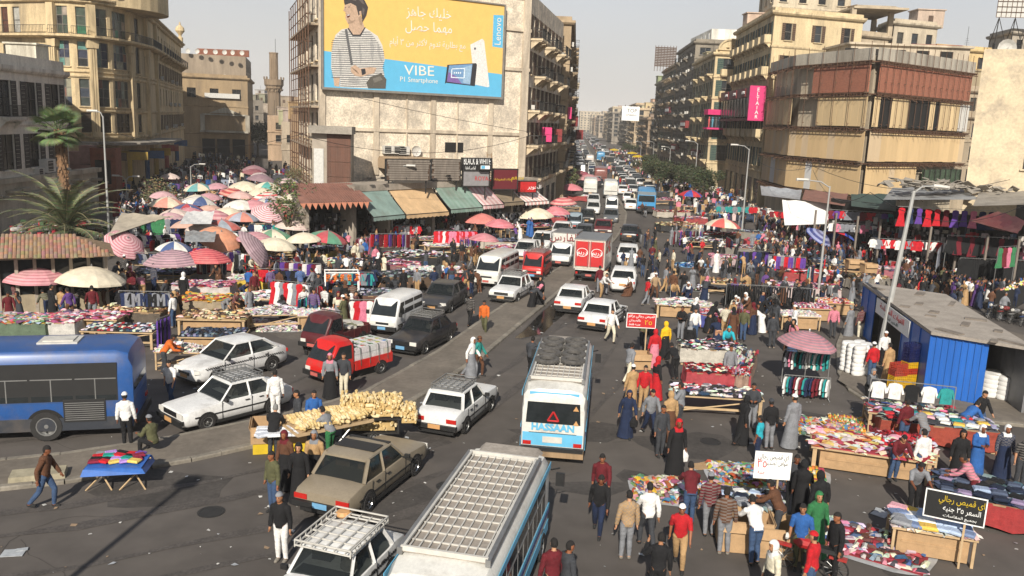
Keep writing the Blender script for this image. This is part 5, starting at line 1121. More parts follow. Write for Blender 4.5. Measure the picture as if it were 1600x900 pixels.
rack(o,-.42,1.42,1.75,1.35,'basket','lamp_clear2')
q=MB();q.box((-1.4,0,1.55),(.3,.35,.14))if 0 else None;q.lathe([(.16,0),(.2,.05),(.14,.12)],12,(-1.25,-.45,1.42));q.build('taxi_lamp','plate',o)
o=car('fiat','white old taxi seen from behind, left of the two by the puddle',WHITE);put(o,1.65,4.25,(931,470),(906,497),'R')
o=car('fiat','white old taxi seen from behind, right of the two, with a man in white beside it',WHITE,stripe=1);put(o,1.65,4.25,(981,497),(947,523),'R')
o=car('hatch','white rounded sedan seen from behind right of the red truck, nearer one',WHITE);put(o,1.68,4.1,(996,443),(992,461),'R')
o=car('hatch','white rounded sedan seen from behind right of the red truck, farther one',WHITE);put(o,1.68,4.1,(998,403),(996,419),'R')
o=car('modern','black sedan heading away just right of the dark red saloon',(.015,.017,.022));put(o,1.72,4.45,(1000,368),(996,383),'R')
# red and white box truck
tk,bx,bl,bz=pickup('white box truck with two red rear doors and script logos',OFFW,L=5.6,W=1.95,H=2.1,boxcol=(.58,.54,.46),boxh=2.0,big=True,cat='box truck',hood=.1);put(tk,1.95,5.6,(957,419),(938,447),'R')
for s in(-1,1):
 q=MB();q.box((-2.84,s*.5,1.95),(.04,.94,1.7));dr=q.build('rear_door','sign_red',tk)if 'sign_red' in MATS else None
 if dr is None:mat('sign_red',(.50,.02,.02),.5,.1,2);dr=q.build('rear_door','sign_red',tk)
 text('Halwani' if 0 else arabic('دريم'),.42,'lettering','text_white',tk,(-2.87,s*.5,2.05),(pi/2,0,-pi/2),.004)
 q=MB();q.ring([[(-2.862,s*.5+rr*1.3*cos(2*pi*k/16),2.05+rr*sin(2*pi*k/16))for k in range(16)]for rr in(.27,.30)],caps=False);q.build('logo_ring','text_white',tk)
 q=MB();[q.tube([(-2.87,s*x_,1.05),(-2.87,s*x_,2.85)],.018,5)for x_ in(.1,.9)];q.build('door_bar','metal',tk)
q=MB();[q.lathe([(.02,0),(.25,.0),(.02,.02)],6,(0,0,0))for _ in range(0)];[q.box((bx+R.uniform(-1.5,1.5),-1.06,1.5+R.uniform(0,1.2)),(R.uniform(.3,.7),.01,R.uniform(.15,.4)),R.choice([0,1]))for _ in range(9)];q.build('side_print',['sign_red','litter_brown'],tk)
# HASSAAN minibus
LB=(.16,.50,.74)
def minibus(label,rackload=False,detail=True):
 o=bus(label,OFFW,6.6,2.05,2.55,rows=5,r=.36,cat='minibus',name='minibus')
 q=MB()
 for s in(-1,1):
  q.box((-.2,s*.80,2.66),(4.9,.05,.05));q.box((-.2,s*.86,2.6),(5.1,.1,.14),1)
  for k in range(12):q.box((-2.6+k*.44,s*.80,2.6),(.03,.03,.14))
 nx,ny=14,9
 for k in range(nx):q.box((-2.6+k*4.8/(nx-1),0,2.6),(.028,1.55,.03))
 for k in range(ny):q.box((-.2,-.72+k*1.44/(ny-1),2.625),(4.8,.024,.024))
 q.box((2.28,0,2.64),(.06,1.7,.1));q.box((-2.68,0,2.64),(.06,1.7,.1));q.build('roof_rack',['lamp_clear2','metal'],o)
 q=MB();q.box((-.2,0,2.565),(4.95,1.66,.03));q.box((2.9,0,2.5),(.7,1.6,.12),taper=.85);q.build('roof_pan','dusty',o)
 q=MB()
 for s in(-1,1):
  q.box((0,s*1.031,2.2+.02),(6.2,.015,.16),0);q.box((0,s*1.033,1.15),(6.2,.015,.12),0);q.box((0,s*1.033,1.0),(6.2,.015,.08),1);q.box((0,s*1.03,.62),(6.2,.012,.3),0)
 q.box((-3.30,0,.82),(.02,1.9,.42),0);q.box((-3.225,0,2.27),(.02,1.55,.14),0)
 for x_ in(3.1,):q.box((x_+.16,0,2.26),(.03,1.5,.14),1)
 q.build('stripe',['stripe_blue','stripe_navy'],o)
 q=MB();[q.box((3.18,y_,2.42),(.08,.16,.07))for y_ in(-.7,-.35,0,.35,.7)];q.build('marker_light','lamp_red',o)
 q=MB();q.box((-3.30,0,1.03),(.02,1.5,.02));q.box((-3.32,0,.82),(.02,.62,.2),1);q.box((-3.33,0,.38),(.3,2.0,.16),2);q.build('rear_panel',['black_plastic','lamp_clear2','wood'],o)
 return o
mat('dusty',(.34,.30,.255),.9,.2,1.5,dirt=.3,dcol=(.2,.17,.14),fine=.1);mat('stripe_blue',(.13,.44,.66),.4,.1,2);mat('stripe_navy',(.05,.05,.17),.4,.1,2)
hs=minibus('white and blue minibus lettered HASSAAN with eight tyres on its roof rack')
rl_,rr_=G(811,716),G(912,735);wdir=(rr_-rl_).normalized();dd=Vector((sin(radians(6.5)),cos(radians(6.5))))
ctr=(rl_+rr_)/2+dd*3.3;hs.location=(ctr.x,ctr.y,0);hs.rotation_euler=(0,0,atan2(dd.y,dd.x));print('hassaan width',(rr_-rl_).length)
text('HASSAAN',.3,'lettering','stripe_blue',hs,(-3.325,0,1.22),(pi/2,0,-pi/2),.004,width=1.35,bold=.014)
q=MB();
for a_,b_ in((0,1),(1,2),(2,0)):
 T=[(-3.34,-.17,1.45),(-3.34,.17,1.45),(-3.34,0,1.75)];q.tube([T[a_],T[b_]],.03,4)
q.build('warning_triangle','sign_red',hs)
q=MB();[q.poly([(-3.33,y_-.09,z_),(-3.33,y_,z_+.16),(-3.33,y_+.09,z_)])for y_,z_ in((-.72,1.35),(-.70,1.82))];q.build('sticker','plate',hs)
tm=MB();n=20;tm.ring([[(rr*cos(2*pi*k/n),rr*sin(2*pi*k/n),z)for k in range(n)]for rr,z in((.25,.02),(.25,.12),(.32,.15),(.40,.13),(.42,.075),(.40,.02),(.31,0),(.25,.02))],caps=False)
for k in range(20):a=2*pi*k/20;tm.box((cos(a)*.415,sin(a)*.415,.075),(.02,.05,.1),rz=a)
tme=finish(tm.mesh('tyre','rubber_dusty'));M_=Matrix.Rotation(hs.rotation_euler.z,4,'Z')
for i,(x_,y_)in enumerate([(-.75,-.42),(-.8,.44),(.15,-.42),(.1,.43),(1.05,-.42),(1.0,.43),(1.95,-.42),(1.9,.43)]):
 p=M_@Vector((x_+R.uniform(-.04,.04),y_,0));obj('tyre',tme,None,(hs.location.x+p.x,hs.location.y+p.y,2.65),rot=(R.uniform(-.05,.05),R.uniform(-.04,.04),R.uniform(0,3)),label='worn black tyre, %s pair from the rear on the lettered minibus roof, %s one'%(['first','second','third','last'][i//2],['right','left'][i%2]),cat='tyre',group='tyres on the minibus roof')
fb=minibus('dusty roofed white and blue minibus with an empty rack in the foreground')
a_=G(747,683,2.55);b_=G(858,706,2.55);c_=G(590,897,2.55);dd=(a_-c_).normalized();print('fore bus width',(a_-b_).length,'heading',math.degrees(atan2(dd.x,dd.y)))
ctr=(a_+b_)/2-dd*3.3;fb.location=(ctr.x,ctr.y,0);fb.rotation_euler=(0,0,atan2(dd.y,dd.x))
# buses farther up
o=bus('blue city bus with a dark rear window heading away on the right carriageway',(.05,.28,.55),8.5,2.35,2.9,rows=6,far=True,r=.45,stripes=[(2.6,.4,(.18,.22,.25))]);put(o,2.35,8.5,(1020,318),(1026,346),'R')
q=MB();q.box((-4.27,0,.8),(.02,2.0,.5));q.build('engine_panel','black_plastic',o)
o=bus('white and pale blue minibus facing the camera, left of the two in line',OFFW,6.6,2.1,2.6,rows=5,far=True,r=.36,cat='minibus',stripes=[(.9,.35,(.2,.4,.55))]);put(o,2.1,6.6,(933,312),(932,298),'L')
o=bus('white minibus with blue front facing the camera, right of the two in line',OFFW,6.6,2.1,2.6,rows=5,far=True,r=.36,cat='minibus',stripes=[(.9,.35,(.15,.38,.6))]);put(o,2.1,6.6,(966,316),(962,302),'L')
o=bus('faded red and grey bus behind the two white minibuses',(.20,.06,.05),9,2.4,2.9,rows=7,far=True,r=.45);put(o,2.4,9,(950,293),(945,279),'L')
o=bus('far light blue bus facing the camera in the avenue',(.06,.25,.45),9,2.4,2.9,rows=7,far=True,r=.45);put(o,2.4,9,(946,257),(943,249),'L')
o=bus('far white and red minibus in the avenue left of the light blue bus',(.6,.55,.5),6.5,2.1,2.6,rows=5,far=True,r=.36,cat='minibus',stripes=[(.9,.5,(.4,.05,.04))]);put(o,2.1,6.5,(928,262),(927,253),'L')
for f_,r_,lb in(((992,311),(990,322),'white saloon heading away, second ahead of the blue city bus'),((994,323),(996,333),'white saloon heading away just left of the blue city bus'),((980,299),(982,309),'white saloon heading away, third ahead of the blue city bus')):
 o=car('hatch',lb,WHITE,group='white cars on the right carriageway');put(o,1.68,4.1,f_,r_,'R')
 # --- far traffic: simple copies of a few kinds
fk=[]
for kd,cl in(('hatch',WHITE),('modern',WHITE),('fiat',WHITE),('big',(.1,.1,.11))):
 o=car(kd,'x',cl,driver=0);fk.append((o,o.children))
simple=[]
for kd,(L,W,H)in(('car',(4.3,1.7,1.42)),('van',(4.4,1.7,2.0)),('minibus',(6.5,2.1,2.6))):
 b=MB();hw=W/2;h1=H*(.62 if kd=='car' else .5)
 b.ring([section(x,.25,z,w_)for x,z,w_ in((L/2,h1*.8,hw*.9),(L/2-.2,h1*.93,hw),(-L/2+.2,h1,hw),(-L/2,h1*.9,hw*.92))])
 g0,g1,g2,g3=((.8,.25,-1.1,-1.6)if kd=='car' else(L/2-.1,L/2-.55,-L/2+.12,-L/2+.04));rw=hw*(.8 if kd=='car' else .92)
 b.ring([[(x,-rw,z),(x,-rw*.8,z+.04),(x,rw*.8,z+.04),(x,rw,z)]for x,z in((g1,H-.05),(g1-.2,H),(g2,H-.02))],0)
 b.ring([[(g0,-hw*.92,h1-.02),(g0,hw*.92,h1-.02),(g3,hw*.92,h1-.02),(g3,-hw*.92,h1-.02)],[(g1,-rw,H-.04),(g1,rw,H-.04),(g2,rw,H-.04),(g2,-rw,H-.04)]],1)
 for s in(-1,1):
  b.box((L/2+.0,s*hw*.7,h1*.7),(.05,.3,.14),3);b.box((-L/2,s*hw*.75,h1*.8),(.05,.25,.12),4)
  for x_ in(L*.31,-L*.3):b.ring([[(x_+.31*cos(2*pi*k/10),y,.31+.31*sin(2*pi*k/10))for k in range(10)]for y in(s*(hw-.18),s*(hw+.01))],2)
  for x_ in(g0*.1+g3*.1,(g0+g3)/2):b.box((x_,s*hw*.87,(h1+H)/2),(.07,.12,H-h1),0)
 b.box((L/2+.02,0,.4),(.1,W*.9,.16),2);b.box((-L/2-.02,0,.4),(.1,W*.9,.16),2)
 simple.append((kd,b.mesh(kd,['paint','glass_dark','rubber','lamp_clear','lamp_red']),L))
for o,ch in fk:
 for c_ in list(o.children_recursive):bpy.data.objects.remove(c_)
 bpy.data.objects.remove(o)
PAL=[(WHITE,'white')]*9+[((.3,.3,.3),'silver grey')]*3+[((.02,.02,.025),'black')]*3+[((.3,.02,.02),'red')]*2+[((.05,.1,.25),'blue'),((.25,.2,.13),'beige'),((.08,.09,.1),'dark grey')]
taken=[]
def lane_x(y,off):return .064*y+off
for off_i,(off,hd)in enumerate(((-3.2,-1),(-.6,-1),(2.0,-1),(4.6,-1),(10.2,1),(12.8,1),),1):
 nq=3
 y=150 if off<7 else 138
 if off==-3.2:y=175
 while y<900:
  nq+=1
  kd,me,L=R.choices(simple,(8,2.5,1.2))[0];cl,nm=R.choice(PAL);x=lane_x(y,off)+R.uniform(-.35,.35)
  dist='near' if y<200 else 'middle' if y<330 else 'distant'
  obj(kd,me,None,(x,y,0),(pi/2 if hd>0 else-pi/2)-.064+R.uniform(-.03,.03),cl,'%s %s, place %d back in lane %d from the left, %s the avenue median'%(nm,kd,nq,off_i,'right of' if hd>0 else 'left of'),kd,'vehicles queued along the avenue')
  y+=L+R.uniform(1.2,5)+(y-140)*.02
ordn0=['first','second','third','fourth','fifth']
# ================= the market =================
def rgb(h):return tuple(((int(h[i:i+2],16)/255)**2.2)for i in(0,2,4))
PALS=dict(white=['d8d6d0','c9c6c0','e2dfd8','b9b4ae','d0b8b4'],mixed=['a03840','d8d4cc','c4c0b8','4a4648','2a2c34','8a8f96','c8788a','3a5a80','d0c8b0','5a3a30'],shoes=['1c1c1e','d8d6d2','2e2a28','b8b4b0','a02830','6a6864','e0deda','30405a'],pink=['b85a70','d0a8b0','a03840','dcd2d0','7a5a78','c88890','d8ccc8','5a5460'],red=['a01c24','c02830','d8d0c8','701820','2a2428'],jeans=['1c2636','2c3a50','4a5a70','18181c','8890a0','302c30'],tan=['c0a078','8a6a48','d8c8a8','5a4430','2c2420'],toys=['c8a840','b85838','5a8a60','c898a0','5888a8','d8d4c8','d0ccc0','8a5a78','b0a898'],orange=['d09830','d8a840','c06a38','b04858','5a8a58','d8c8a0'],grey=['5a5e66','3c3e44','8c9096','b4b6ba','24262a'],candy=['b84450','e0d8c8','c87848','d8c8c0','c8a060','e0b0b8','8a2030','d8d0b8'],black=['141416','1c1c20','242428','3a3438','0e0e10'],blue=['2a5a8c','4a80b0','88a8c8','c8d0d8','284058'],bread=['dcc494','d4b880','e4d0a4','ccb078'])
_heap={}
def heap_mesh(pal,kind,seed=0):
 """a unit 2.0 x 1.2 m layer of goods"""
 k=(pal,kind,seed)
 if k in _heap:return _heap[k]
 b=MB();rr=random.Random(hash(k)%999 if 0 else seed*7+len(pal)*31+ord(pal[0]));P_=[rgb(c)for c in PALS[pal]]
 n=dict(cloth=230,shoes=210,packs=176,heap=300)[kind]
 for i in range(n):
  x,y=rr.uniform(-1,1),rr.uniform(-.58,.58);c=rr.choice(P_);c=tuple(v*rr.uniform(.75,1.2)for v in c);a=rr.uniform(0,6.3)
  if kind=='cloth':d=(rr.uniform(.1,.26),rr.uniform(.07,.17),rr.uniform(.02,.05));z=rr.uniform(0,.08);M=Euler((rr.uniform(-.35,.35),rr.uniform(-.35,.35),a)).to_matrix();tp=rr.uniform(.5,.9)
  elif kind=='shoes':d=(.21,.08,.07);z=.03+rr.uniform(0,.06);M=Euler((rr.uniform(-.5,.5),rr.uniform(-.2,.2),rr.choice([0,1.57,.4])+rr.uniform(-.3,.3))).to_matrix();tp=.55
  elif kind=='packs':q=i%22;x=-.95+q*.09;y=-.52+(i//22)*.148;d=(.082,.135,rr.uniform(.03,.1));z=d[2]/2;M=Euler((0,rr.uniform(-.1,.1),rr.uniform(-.12,.12))).to_matrix();tp=.95
  else:z=max(0,.32*(1-abs(x))*(1-abs(y)/.62)+rr.uniform(-.04,.04));d=(rr.uniform(.09,.24),rr.uniform(.07,.16),rr.uniform(.03,.09));M=Euler((rr.uniform(-.5,.5),rr.uniform(-.5,.5),a)).to_matrix();tp=rr.uniform(.5,.9)
  if kind in('cloth','heap'):
   q3=[[Vector((x,y,z+.03))+M@Vector((d[0]*.62*u+rr.uniform(-.02,.02),d[1]*.75*v+rr.uniform(-.02,.02),rr.uniform(-.012,.04)-.03*(u*u+v*v)))for u in(-1,0,1)]for v in(-1,0,1)];ids=b.pts([p for r_ in q3 for p in r_])
   for e in(0,1,3,4):b.face((ids+e,ids+e+1,ids+e+4,ids+e+3),0,tuple(v*rr.uniform(.85,1.1)for v in c))
  else:b.box((x,y,z+.02),d,0,c,M=M,taper=tp)
 b.box((0,0,.01),(2.0,1.2,.03),0,tuple(v*.7 for v in P_[0]));_heap[k]=b.mesh('goods','goods');return _heap[k]
ANCH=[]
def table_mesh(style):
 k=('table',style)
 if k in _cache:return _cache[k]
 t=MB();t.box((0,0,.76),(2.04,1.24,.05));tm=t.mesh('table_top','pale_wood' if style!='cloth' else 'wood')
 l=MB();l.box((0,0,.37),(.07,.07,.73));lm=l.mesh('leg','pale_wood')
 r=MB();r.box((0,-.52,.3),(1.8,.04,.08));r.tube([(-.9,-.53,.15),(.9,-.53,.68)],.03,4);r.box((-.93,0,.3),(.04,1.0,.08));r.box((.93,0,.3),(.04,1.0,.08));rm=r.mesh('brace','pale_wood')
 s=MB();n=40;ring=[]
 for q in range(n):
  a=q/n*4;sd=int(a);f=a-sd;w_=.02*sin(q*2.3)
  p=[(-1.03+2.06*f,-.63-w_),(1.03+w_,-.63+1.26*f),(1.03-2.06*f,.63+w_),(-1.03-w_,.63-1.26*f)][sd];ring.append(p)
 s.ring([[(x*1.03,y*1.05,.12+.05*sin(i*1.9))for i,(x,y)in enumerate(ring)],[(x,y,.6)for x,y in ring],[(x*.995,y*.99,.79)for x,y in ring]],caps=False);sm=s.mesh('cloth_skirt','fabric')
 bx=MB();bx.box((0,0,.40),(1.7,1.0,.66));bx.box((0,-.505,.4),(1.5,.02,.06));bm=bx.mesh('box_base','cardboard')
 _cache[k]=(tm,lm,rm,sm,bm);return _cache[k]
def stall(px,py,sx,sy,deg,pal,kind,style,name,seed=None,cloth=(.2,.18,.15),z=.8,group=None,gname='goods'):
 """a trestle with a layer of goods on it; (px, py) is the middle of its top"""
 if style=='mat':z=0.0
 p=G(px,py,z);a=radians(deg)
 if style=='mat':
  t=empty('mat',(p.x,p.y,0),a,'%s sheet spread on the asphalt under %s'%('grey plastic',name),'mat',group)
  b=MB();n=24;b.poly([(sx*.55*(abs(cos(u))**.5)*(1 if cos(u)>0 else-1)*(1+.04*sin(u*7)),sy*.58*(abs(sin(u))**.5)*(1 if sin(u)>0 else-1)*(1+.05*cos(u*5)),.02)for u in[2*pi*i/n for i in range(n)]])
  b.build('sheet','grey_tarp',t);zz=.03
 else:
  t=empty('market_table',(p.x,p.y,0),a,'market table with %s carrying %s'%(dict(cloth='a cloth skirt',wood='bare timber legs',box='a cardboard box base')[style],name),'table',group);t.scale=(sx/2.04,sy/1.24,1)
  tm,lm,rm,sm,bm=table_mesh(style);obj('table_top',tm,t)
  for q in((-.95,-.55),(.95,-.55),(.95,.55),(-.95,.55)):obj('leg',lm,t,(*q,0))
  if style=='cloth':obj('cloth_skirt',sm,t,color=cloth)
  elif style=='wood':obj('brace',rm,t)
  else:obj('box_base',bm,t)
  zz=.79
 o=obj(gname,heap_mesh(pal,kind,R.randrange(4)if seed is None else seed),None,(p.x,p.y,zz),a,scale=(sx/2.06,sy/1.26,1),label='%s spread over the %s'%(name,'ground sheet' if style=='mat' else 'market table'),cat='goods',kind='stuff')
 ANCH.append((p.x,p.y,name));return t
S=stall
# near right
S(1118,612,3.4,1.4,-4,'shoes','shoes','wood','dark shoes and sandals on timber legs')
S(1120,577,2.6,1.3,-4,'red','cloth','cloth','red fabrics and a tartan bag',cloth=(.35,.05,.06))
S(1112,540,3.0,1.5,-4,'shoes','heap','cloth','white and black trainers beside the woman in turquoise',cloth=(.45,.42,.36))
S(1155,565,1.2,4.2,-20,'mixed','cloth','cloth','scarves sloping beside the trainers',cloth=(.3,.2,.15))
S(1127,489,3.0,1.6,-8,'pink','cloth','cloth','pink and purple clothes with a blue skirt',cloth=(.06,.07,.25))
S(1068,473,3.2,1.6,-5,'white','heap','box','white and blue socks behind the seated men')
S(1136,440,3.0,2.0,-12,'tan','packs','wood','brown wallets and belts')
S(1092,416,3.6,2.0,0,'blue','heap','mat','bluish toys on a ground sheet near the wallets')
S(1098,452,2.8,1.6,10,'shoes','heap','mat','small shoes heaped near two white sacks')
S(1150,402,4.0,2.0,-5,'pink','cloth','cloth','pink baby clothes',cloth=(.4,.3,.3))
S(1205,402,4.0,2.2,-5,'white','cloth','cloth','white vests behind the baby clothes',cloth=(.4,.1,.1))
S(1099,375,4.0,2.4,0,'shoes','heap','wood','handbags left of the red and white umbrella')
S(1160,385,3.6,2,0,'mixed','cloth','cloth','mixed clothes under the red and white umbrella')
S(1258,446,4.2,2.0,-8,'pink','cloth','cloth','pale pink pyjamas near the street lamp',cloth=(.5,.4,.38))
S(1270,425,4.2,1.8,-8,'red','cloth','cloth','red shirts behind the pink pyjamas',cloth=(.3,.05,.05))
S(1310,410,4.2,2,-10,'jeans','cloth','wood','folded jeans below the blue and red umbrella')
S(1380,398,5.0,2,-10,'white','cloth','cloth','white and pink shirts behind the tilted pole',cloth=(.4,.3,.3))
S(1400,420,4.5,1.8,-10,'pink','cloth','cloth','rose tops near the cardboard boxes',cloth=(.3,.1,.12))
S(1247,490,2.2,1.4,0,'white','packs','box','plastic wrapped linens right of the belt rack')
S(1270,478,2.0,1.4,0,'pink','packs','box','coral towels stacked right of the linens')
S(1300,470,2.2,1.4,0,'candy','packs','box','bright packets near the grey locker')
S(1420,640,3.0,1.7,-15,'mixed','cloth','wood','dark folded tops before the hanging shirts')
S(1462,655,3.8,1.5,-14,'grey','cloth','cloth','grey and white tops over a red carpet edge',cloth=(.28,.05,.03))
S(1358,694,3.6,1.9,-17,'candy','cloth','box','red and cream sweet packets on the orange board')
S(1412,690,1.9,1.7,-17,'red','cloth','box','red and navy hair bows at the board end')
S(1296,672,2.2,2.0,-17,'toys','cloth','mat','patterned mats on the ground left of the sweets')
S(1322,663,1.3,1.6,-17,'orange','packs','mat','orange place mats in a row')
S(1560,768,3.4,2.0,-25,'jeans','cloth','cloth','navy jeans over a red carpet at the right edge',cloth=(.30,.03,.03))
S(1455,815,2.0,1.4,-18,'white','cloth','box','grey and white shirts next to the black and yellow sign')
S(1352,850,3.1,2.0,-32,'mixed','shoes','mat','teal and red slippers on a ground sheet',gname='slippers')
S(1235,742,2.2,1.6,-15,'orange','packs','mat','orange plastic baskets right of the white price sign',gname='baskets')
S(1165,745,2.3,1.8,-8,'toys','heap','mat','yellow plastic ware left of the white price sign',gname='plasticware')
S(1050,768,2.3,1.8,-5,'toys','heap','mat','colourful sweets behind the man in maroon',gname='sweets')
S(1170,780,1.8,1.3,-8,'grey','cloth','box','navy and white shirts before the black veiled women')
# centre left
S(599,384,3.4,2,20,'tan','heap','mat','baskets at the foot of the centre lamp post')
S(650,397,4.4,2.6,12,'shoes','heap','cloth','heaped trainers on black netting',cloth=(.02,.02,.02))
S(683,421,4.0,2.2,8,'white','packs','cloth','rows of white underwear over a red cloth',cloth=(.3,.03,.03))
S(634,428,3.6,2.2,12,'grey','heap','cloth','handbags on brown netting',cloth=(.08,.05,.03))
S(622,412,3.0,1.6,12,'pink','heap','cloth','pink tops behind the handbags',cloth=(.2,.1,.1))
S(668,372,4.0,2.0,15,'mixed','cloth','wood','mixed clothes below the orange awning')
S(703,382,4.0,2.0,15,'white','cloth','wood','pale towels below the green awning')
S(578,457,3.2,1.8,15,'grey','shoes','cloth','grey slippers behind the juice cart',cloth=(.12,.06,.04))
S(540,408,3.4,2.0,5,'shoes','heap','cloth','caps and shoes right of the man in yellow',cloth=(.1,.1,.1))
S(494,488,2.0,1.4,20,'white','packs','box','grey slippers boxed behind the maroon pickup')
S(407,433,3.4,1.8,10,'white','cloth','cloth','cream scarves over a yellow cloth',cloth=(.5,.35,.05))
S(424,462,3.6,1.8,12,'white','heap','wood','white pyjamas heaped beside the man in black')
S(477,434,3.2,1.8,8,'jeans','heap','cloth','denim heaps left of the caps',cloth=(.15,.14,.13))
S(431,486,2.8,1.6,15,'white','heap','wood','white bedding left of the robed man')
S(446,513,2.6,1.5,15,'white','heap','mat','white plastic wrapped shirts near the white sedan')
S(480,392,3.4,2,0,'black','cloth','cloth','dark tops under the cream umbrella',cloth=(.4,.3,.08))
S(518,388,3.0,2,0,'grey','cloth','cloth','grey tops under the red and green umbrella',cloth=(.3,.25,.1))
S(337,492,3.2,2.0,6,'tan','shoes','box','beige sandals in neat rows')
S(335,520,2.8,1.6,6,'jeans','packs','box','jeans below the beige sandals')
S(330,465,3.0,1.8,6,'orange','cloth','cloth','orange and red scarves over a tan cloth',cloth=(.3,.24,.16))
S(320,443,3.2,1.8,6,'pink','cloth','cloth','pink slips behind the orange scarves',cloth=(.5,.45,.42))
S(30,497,3.2,1.8,3,'toys','cloth','cloth','orange and turquoise tops over a green cloth',cloth=(.10,.14,.09))
S(78,497,3.0,1.7,3,'pink','cloth','cloth','pink tops left of the man in white',cloth=(.5,.48,.44))
S(140,492,3.2,1.7,3,'pink','cloth','box','rose blouses right of the man in white')
S(192,512,3.2,1.5,3,'shoes','packs','wood','folded caps above the blue bus')
S(212,482,3.0,1.8,3,'tan','shoes','cloth','brown shoes near the black satchels',cloth=(.1,.08,.06))
S(235,410,3.6,1.8,3,'tan','cloth','wood','straw hats left of the mauve umbrella')
S(300,420,3.4,1.8,3,'mixed','cloth','cloth','mixed blouses under the red striped umbrella',cloth=(.3,.3,.3))
S(260,425,3.4,1.8,3,'jeans','cloth','wood','denim under the mauve umbrella')
S(382,505,2.2,1.3,6,'white','packs','mat','plastic bags of shirts on the ground')
S(283,545,1.9,1.0,4,'white','heap','wood','plastic wrapped pink and white clothes beside the blue bus')
S(800,385,4,1.6,30,'pink','cloth','cloth','pink shirts by the pale awning',cloth=(.4,.1,.1))
S(845,352,4.4,2,35,'mixed','heap','wood','mixed goods beside the cream umbrella')
S(760,392,3.2,1.6,25,'tan','packs','box','boxed snacks below the red striped umbrella')
NS=[('mixed','multi coloured'),('pink','rose'),('white','whitish'),('jeans','dark denim'),('red','red'),('grey','grey'),('toys','bright'),('tan','brown')]
seen_n={}
where=dict(l='in the umbrella market at left',c='before the awning shops',r='in the right hand market',a='along the avenue kerb at right',b='at the foot of the boarded building')
for i,(px,py,wh)in enumerate([(258,385,'l'),(305,395,'l'),(345,402,'l'),(370,380,'l'),(330,372,'l'),(290,365,'l'),(395,355,'l'),(360,350,'l'),(420,340,'l'),(300,350,'l'),(260,345,'l'),(390,330,'l'),(340,320,'l'),(300,312,'l'),(430,395,'l'),(400,405,'l'),(380,300,'l'),(430,300,'l'),(640,350,'c'),(720,358,'c'),(735,345,'c'),(690,345,'c'),(790,350,'c'),(820,338,'c'),(770,375,'c'),(870,338,'c'),(885,322,'c'),(895,305,'c'),(1060,350,'a'),(1050,330,'a'),(1080,340,'a'),(1100,355,'a'),(1125,365,'a'),(1040,312,'a'),(1060,300,'a'),(1030,300,'a'),(1090,322,'a'),(1110,335,'a'),(1045,285,'a'),(1020,280,'a'),(1180,362,'b'),(1205,375,'b'),(1235,385,'b'),(1265,395,'b'),(1340,392,'b'),(1300,385,'b'),(1420,380,'r'),(1460,400,'r'),(1500,420,'r'),(1450,435,'r'),(1540,440,'r'),(1580,430,'r'),(1530,400,'r'),(1350,432,'r')]):
 pl_,nm=NS[(i*5+i//8)%8];kd_=['cloth','heap','shoes','packs'][(i*3+i//5)%4];kn=dict(cloth='clothes',heap='heaped garments',shoes='shoes',packs='packets')[kd_]
 nmx='%s %s %s'%(nm,kn,where[wh]);seen_n[nmx]=seen_n.get(nmx,0)+1;nmx=('farther ' if seen_n[nmx]>1 else '')+nmx
 S(px,py,R.uniform(3,4.4),R.uniform(1.6,2.2),R.uniform(-15,20),pl_,kd_,R.choice(['cloth','wood','cloth']),nmx,cloth=R.choice([(.3,.05,.05),(.2,.18,.15),(.05,.06,.15),(.4,.36,.3),(.03,.03,.03)]))
 # separate folded garments on the nearest tables, one object each
def folded(px,py,n,sx,sy,deg,pals,name,z=.86,w_=.3):
 p=G(px,py,z);a=radians(deg)
 if 'fold' not in _cache:
  b=MB();b.ring([[(-.15,-.1,0),(.15,-.1,0),(.15,.1,0),(-.15,.1,0)],[(-.155,-.105,.03),(.155,-.105,.03),(.155,.105,.03),(-.155,.105,.03)],[(-.13,-.09,.06),(.13,-.09,.06),(.13,.09,.06),(-.13,.09,.06)]]);b.box((0,-.03,.062),(.1,.1,.01));_cache['fold']=finish(b.mesh('folded_garment','fabric'))
 nx=int(n**.5*(sx/sy)**.5);ny=max(1,n//nx)
 for i in range(nx):
  for j in range(ny):
   u,v=(-.5+(i+.5)/nx)*sx,(-.5+(j+.5)/ny)*sy;cn,cc=R.choice(pals)
   obj('folded_garment',_cache['fold'],None,(p.x+u*cos(a)-v*sin(a),p.y+u*sin(a)+v*cos(a),z+R.uniform(0,.03)),a+R.uniform(-.5,.5),rgb(cc),'%s folded garment %s'%(cn,name),'folded garment','folded garments '+name,scale=w_/.3*R.uniform(.85,1.15))
CW=[('white','e0ded8'),('grey','8a8c90'),('charcoal','34363a'),('pale blue','a8b8d0'),('pink','d8a0a8'),('yellow','d8b050'),('striped blue','7080a0')]
CJ=[('navy','1a2438'),('black','141518'),('mauve','8a7a98'),('slate','4a5468'),('pale blue','90a0b8')]
CT=[('red','b02830'),('teal','1c7878'),('navy','202c50'),('white','d8d4d0'),('pink','d06888'),('turquoise','2a9ab0'),('brown','7a4a30')]
CB=[('red','c01c28'),('teal','189080'),('black','161618'),('purple','6a4a98'),('lilac','b08ad0'),('grey','8a8c90'),('yellow','d8b860'),('maroon','802038')]
folded(1455,815,26,1.8,1.25,-18,CW,'on the table by the black and yellow sign',w_=.42)
folded(1560,768,30,3.1,1.8,-25,CJ,'on the red carpet table at the right edge',w_=.38)
folded(1462,655,30,3.5,1.3,-14,CW+CT[:2],'on the table below the hanging shirts',w_=.34)
folded(1170,780,16,1.6,1.1,-8,CW[:4]+CJ[:2],'on the cardboard base table before the veiled women',w_=.34)
